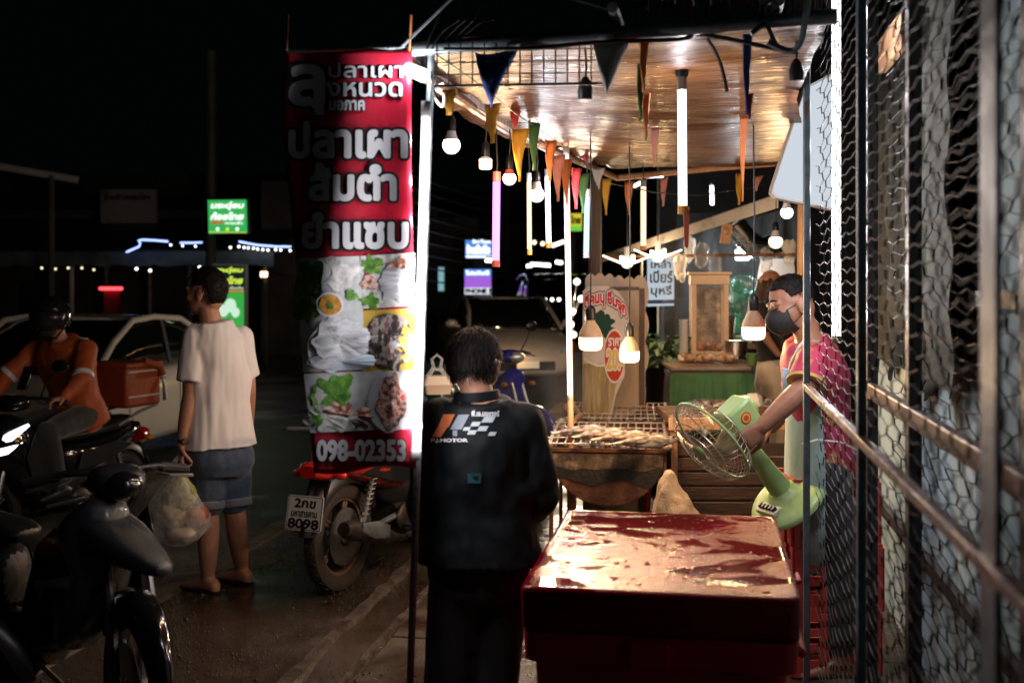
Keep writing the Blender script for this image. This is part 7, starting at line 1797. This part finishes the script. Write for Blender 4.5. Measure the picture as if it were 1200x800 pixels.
hl = lambda x, y, z: hc + (hr_ * x + hf_ * y + hu_ * z) * .97
# mask: a folded black cloth cup from nose bridge to chin, ear loops
mb = MB(); rows = []
for z, fwd_, hw_ in ((.012, .098, .030), (.002, .110, .052), (-.018, .130, .066), (-.045, .136, .070), (-.075, .122, .066), (-.098, .100, .050), (-.110, .070, .040)):
    row = []
    for k in range(17):
        u = k / 16 * 2 - 1; row.append(hl(hw_ * u, fwd_ - (.052 + .03 * (1 - abs(z + .045) * 6)) * abs(u) ** 2.2, z + .004 * abs(u)))
    rows.append(row)
mb.loft(rows, cap=False, closed=False); mk = mb.build('face_mask', pm('mask_black', (.008, .008, .009), .7, bump=.2, bscale=160), t, solid=.004, smooth=80)
mb = MB(); mb.tube([hl(0, .106, .006), hl(0, .134, -.02), hl(0, .139, -.046), hl(0, .124, -.078), hl(0, .098, -.104)], .0014, 5); mb.build('mask_seam', fabric('seam_grey', (.12, .12, .12)), mk, off=Vector(t['wbase']))
for s in (-1, 1):
    mb = MB(); mb.tube([hl(s * .052, .075, -.008), hl(s * .072, .02, .0), hl(s * .083, -.012, .022), hl(s * .085, -.026, -.005), hl(s * .080, -.008, -.036), hl(s * .068, .03, -.06), hl(s * .048, .075, -.08)], .002, 6); mb.build('ear_loop', M['black'], mk, off=Vector(t['wbase']))
    mb = MB(); mb.tube([hl(s * .016, .094, .044), hl(s * .034, .092, .050), hl(s * .052, .078, .044)], [(.0035, .004), (.0045, .005), (.002, .003)], 8); mb.build('eyebrow', M['hair'], t)
    mb = MB(); mb.tube([hl(s * .018, .092, .014), hl(s * .032, .0925, .011), hl(s * .046, .082, .014)], [(.0015, .003), (.0035, .0035), (.0015, .003)], 8); mb.build('eye', M['black'], t)

# ---------------------------------------------------------------- woman with long hair behind
d3 = 8.6
J = dict(pelvis=P(907, 438, d3), chest=P(898, 378, d3), neck=P(900, 348, d3), shL=P(892, 362, d3 - .12), shR=P(904, 362, d3 + .14), hipL=P(909, 450, d3 - .07), hipR=P(909, 450, d3 + .1))
t = person('woman with long brown hair in a black top and cream trousers behind the worker', J, G(917, d3))
hc = P(904, 334, d3); f_head = RT * .9 + FWD * .3
mb = MB(); torso(mb, J, scale=.86); mb.tube([J['neck'], hc], [.05, .05], 12); hr_, hf_, hu_ = head(mb, hc, f_head, UP, s=.95)
elL, wrL = P(897, 395, d3 - .2), P(912, 415, d3 - .22); limb(mb, [J['shL'], elL, wrL], [(.045, 0), (.036, 0), (.025, 0)]); hand(mb, wrL, RT - UP * .3, -UP, (.5, .5, .3), 1, s=.9)
elR, wrR = P(908, 395, d3 + .24), P(925, 413, d3 + .22); limb(mb, [J['shR'], elR, wrR], [(.045, 0), (.036, 0), (.025, 0)]); hand(mb, wrR, RT - UP * .3, -UP, (.5, .5, .3), 1, s=.9)
knL, knR = G(914, d3 - .07, .46), G(914, d3 + .1, .46); anL, anR = G(911, d3 - .07, .085), G(911, d3 + .1, .085)
for hp, kn, an in ((J['hipL'], knL, anL), (J['hipR'], knR, anR)): limb(mb, [hp, kn, an], [(.082, 0), (.052, 0), (.034, 0)]); foot(mb, an, RT, s=.9)
skinmesh(mb, t, M['skin2'], .008)
mb = MB(); torso(mb, J, g=.014, hem=.62, scale=.9); 
limb(mb, [J['shL'], J['shL'].lerp(elL, .7)], [(.06, 0), (.055, 0)]); limb(mb, [J['shR'], J['shR'].lerp(elR, .7)], [(.06, 0), (.055, 0)])
garment(mb, t, 'top', fabric('black_top', (.012, .010, .010)), .010, 5, .004)
mb = MB(); pz = J['pelvis']; s_ = (J['hipR'] - J['hipL']).normalized(); mb.loft([ring(c, s_, s_.cross(UP), a, b, 24, .9) for c, a, b in ((pz + UP * .14, .135, .112), (pz + UP * .04, .165, .135), (pz - UP * .08, .172, .150), (pz - UP * .17, .14, .13))])
for hp, kn, an in ((J['hipL'], knL, anL), (J['hipR'], knR, anR)): limb(mb, [hp, kn, kn.lerp(an, .9)], [(.10, 0), (.08, 0), (.075, 0)])
garment(mb, t, 'trousers', fabric('cream_trousers', (.80, .64, .48), .05), .010, 6, .006, (10, 10, 5), 5)
mb = MB(); mb.tube([pz + UP * .145, pz + UP * .115], [(.14, .118), (.146, .124)], 24, side=s_); mb.build('belt', M['black'], t)
mb = MB(); rings = []
for i, (px, py, a, b) in enumerate(((903, 320, .05, .06), (900, 328, .085, .09), (897, 345, .095, .10), (893, 365, .095, .10), (889, 388, .08, .085), (887, 402, .05, .05))):
    c = P(px, py, d3); rings.append([c + FWD * (a * math.cos(q)) + RT * (b * math.sin(q) * .8) + UP * (.02 * noise.noise(Vector((q, i, 2)))) for q in [2 * math.pi * k / 24 for k in range(24)]])
mb.loft(rings); q = remesh(mb, .012, 4); wrinkle(q, .008, (26, 26, 3), 2); q.build('hair', M['hair_brown'], t, smooth=180)
for an in (anL, anR):
    mb = MB(); foot(mb, an, RT, s=.97); mb.build('shoe', M['black'], t)

# ---------------------------------------------------------------- delivery rider
W_ = loc2w
J = dict(pelvis=W_(-.22, 0, .86), chest=W_(-.10, 0, 1.20), neck=W_(-.02, 0, 1.40), shL=W_(-.05, .21, 1.33), shR=W_(-.05, -.21, 1.33), hipL=W_(-.18, .10, .86), hipR=W_(-.18, -.10, .86))
t = person('rider in an orange jacket and black helmet on the delivery scooter', J, W_(-.2, 0, 0))
hd = (Matrix.Rotation(DEL_RZ, 3, 'Z') @ Vector((1, .15, -.12))); hc = W_(.05, 0, 1.535)
mb = MB(); torso(mb, J, scale=.95); mb.tube([J['neck'], hc], [.058, .055], 12); hr_, hf_, hu_ = head(mb, hc, hd, UP)
arms = []
for s, sh in ((1, 'shL'), (-1, 'shR')):
    el, wr = W_(.12, s * .33, 1.14), W_(.26, s * .30, 1.03); arms.append((J[sh], el, wr)); limb(mb, [J[sh], el, wr], [(.052, 0), (.042, 0), (.028, 0)])
    hand(mb, wr, W_(.36, s * .27, 1.02) - wr, Vector((0, 0, -1)), (.5, .9, .7), s)
legs = []
for s, hp in ((1, 'hipL'), (-1, 'hipR')):
    kn, an = W_(.27, s * .17, .80), W_(.14, s * .15, .415); legs.append((J[hp], kn, an)); limb(mb, [J[hp], kn, an], [(.085, 0), (.056, 0), (.036, 0)])
skinmesh(mb, t, M['skin'], .008)
oj = pm('orange_jacket', (.42, .08, .015), .6, var=.15, bump=.2, bscale=120)
mb = MB(); torso(mb, J, g=.034, hem=-.38)
for a in arms: limb(mb, [a[0], a[1], a[1].lerp(a[2], .9)], [(.076, 0), (.064, 0), (.046, 0)])
garment(mb, t, 'jacket', oj, .010, 6, .008, (11, 11, 6), 7)
tape = pm('reflective_band', (.62, .62, .62), .35)
for a in arms:
    p, q = a[0].lerp(a[1], .86), a[0].lerp(a[1], .97); mb = MB(); mb.tube([p, q], [.073, .071], 18); mb.build('reflective_band', tape, t)
    mb = MB(); p = a[0]; mb.tube([p + UP * .06 + (J['neck'] - p) * .25, p + UP * .072, p + UP * .045 + (a[1] - p) * .2], [(.004, .018)] * 3, 8, side=UP); mb.build('shoulder_tape', tape, t)
mb = MB(); pz = J['pelvis']; mb.ell(pz, (.17, .15, .13), 18, 12)
for a in legs: limb(mb, [a[0], a[1], a[1].lerp(a[2], .95)], [(.098, 0), (.076, 0), (.06, 0)])
garment(mb, t, 'trousers', fabric('dark_jeans', (.022, .022, .024)), .010, 6, .006, (9, 9, 6), 8)
for a in legs:
    mb = MB(); v = Matrix.Rotation(DEL_RZ, 3, 'Z') @ Vector((1, 0, 0)); c = a[2]; mb.loft([ring(c + v * y + UP * z, v.cross(UP), UP, w2, h2, 14, .8) for y, z, w2, h2 in ((-.09, -.035, .03, .035), (-.03, -.02, .042, .055), (.06, -.04, .045, .038), (.15, -.05, .042, .026), (.19, -.055, .028, .018))]); mb.build('shoe', M['black'], t)
B = (hr_, hf_, hu_)
mb = MB(); n = 30; m = 18; rows = []
for i in range(m + 1):
    ph = math.pi / 2 - (math.pi * .70) * i / m; row = []
    for k in range(n):
        th_ = 2 * math.pi * k / n; fy = math.cos(th_); lim = R(22) if fy > .55 else R(-46); p_ = max(ph, lim)
        rr = 1 if ph >= lim else .9; row.append(hc + hr_ * (.125 * rr * math.cos(p_) * math.sin(th_)) + hf_ * (.145 * rr * math.cos(p_) * fy - .01) + hu_ * (.135 * rr * math.sin(p_) + .02))
    rows.append(row)
mb.loft(rows); hm = mb.build('helmet', pm('helmet_black', (.012, .012, .013), .15, coat=.7, var=.2), t, smooth=50)
mb = MB(); rows = []
for z, q in ((.07, .150), (.02, .152), (-.03, .146), (-.06, .136)):
    rows.append([hc + hr_ * (q * .87 * math.sin(a)) + hf_ * (q * math.cos(a)) + hu_ * z for a in [R(-75 + 150 * k / 16) for k in range(17)]])
mb.loft(rows, cap=False, closed=False); mb.build('visor', pm('visor', (.02, .02, .022), .06, alpha=.75), hm, solid=.003, smooth=80, off=Vector(t['wbase']))
mb = MB(); mb.tube([hl2 for hl2 in [hc + hr_ * .10 - hu_ * .05, hc + hr_ * .07 + hf_ * .06 - hu_ * .12, hc - hr_ * .07 + hf_ * .06 - hu_ * .12, hc - hr_ * .10 - hu_ * .05]], .008, 6); mb.build('chin_strap', M['black'], hm, off=Vector(t['wbase']))
mb = MB(); mb.ell(hc + hf_ * .06 - hu_ * .065, (.066, .06, .055), 16, 10, B=B); mb.build('face_mask', pm('rider_mask', (.012, .012, .014), .8), t)
mb = MB(); mb.box((0, 0, 0), (.02, .08, .16)); q = mb.build('phone', M['gloss_black'], None, bevel=.006); q.location = W_(.36, .08, 1.16); q.rotation_euler = (0, R(-25), DEL_RZ); tag(q, 'black phone held in a mount on the delivery scooter handlebar', 'phone')
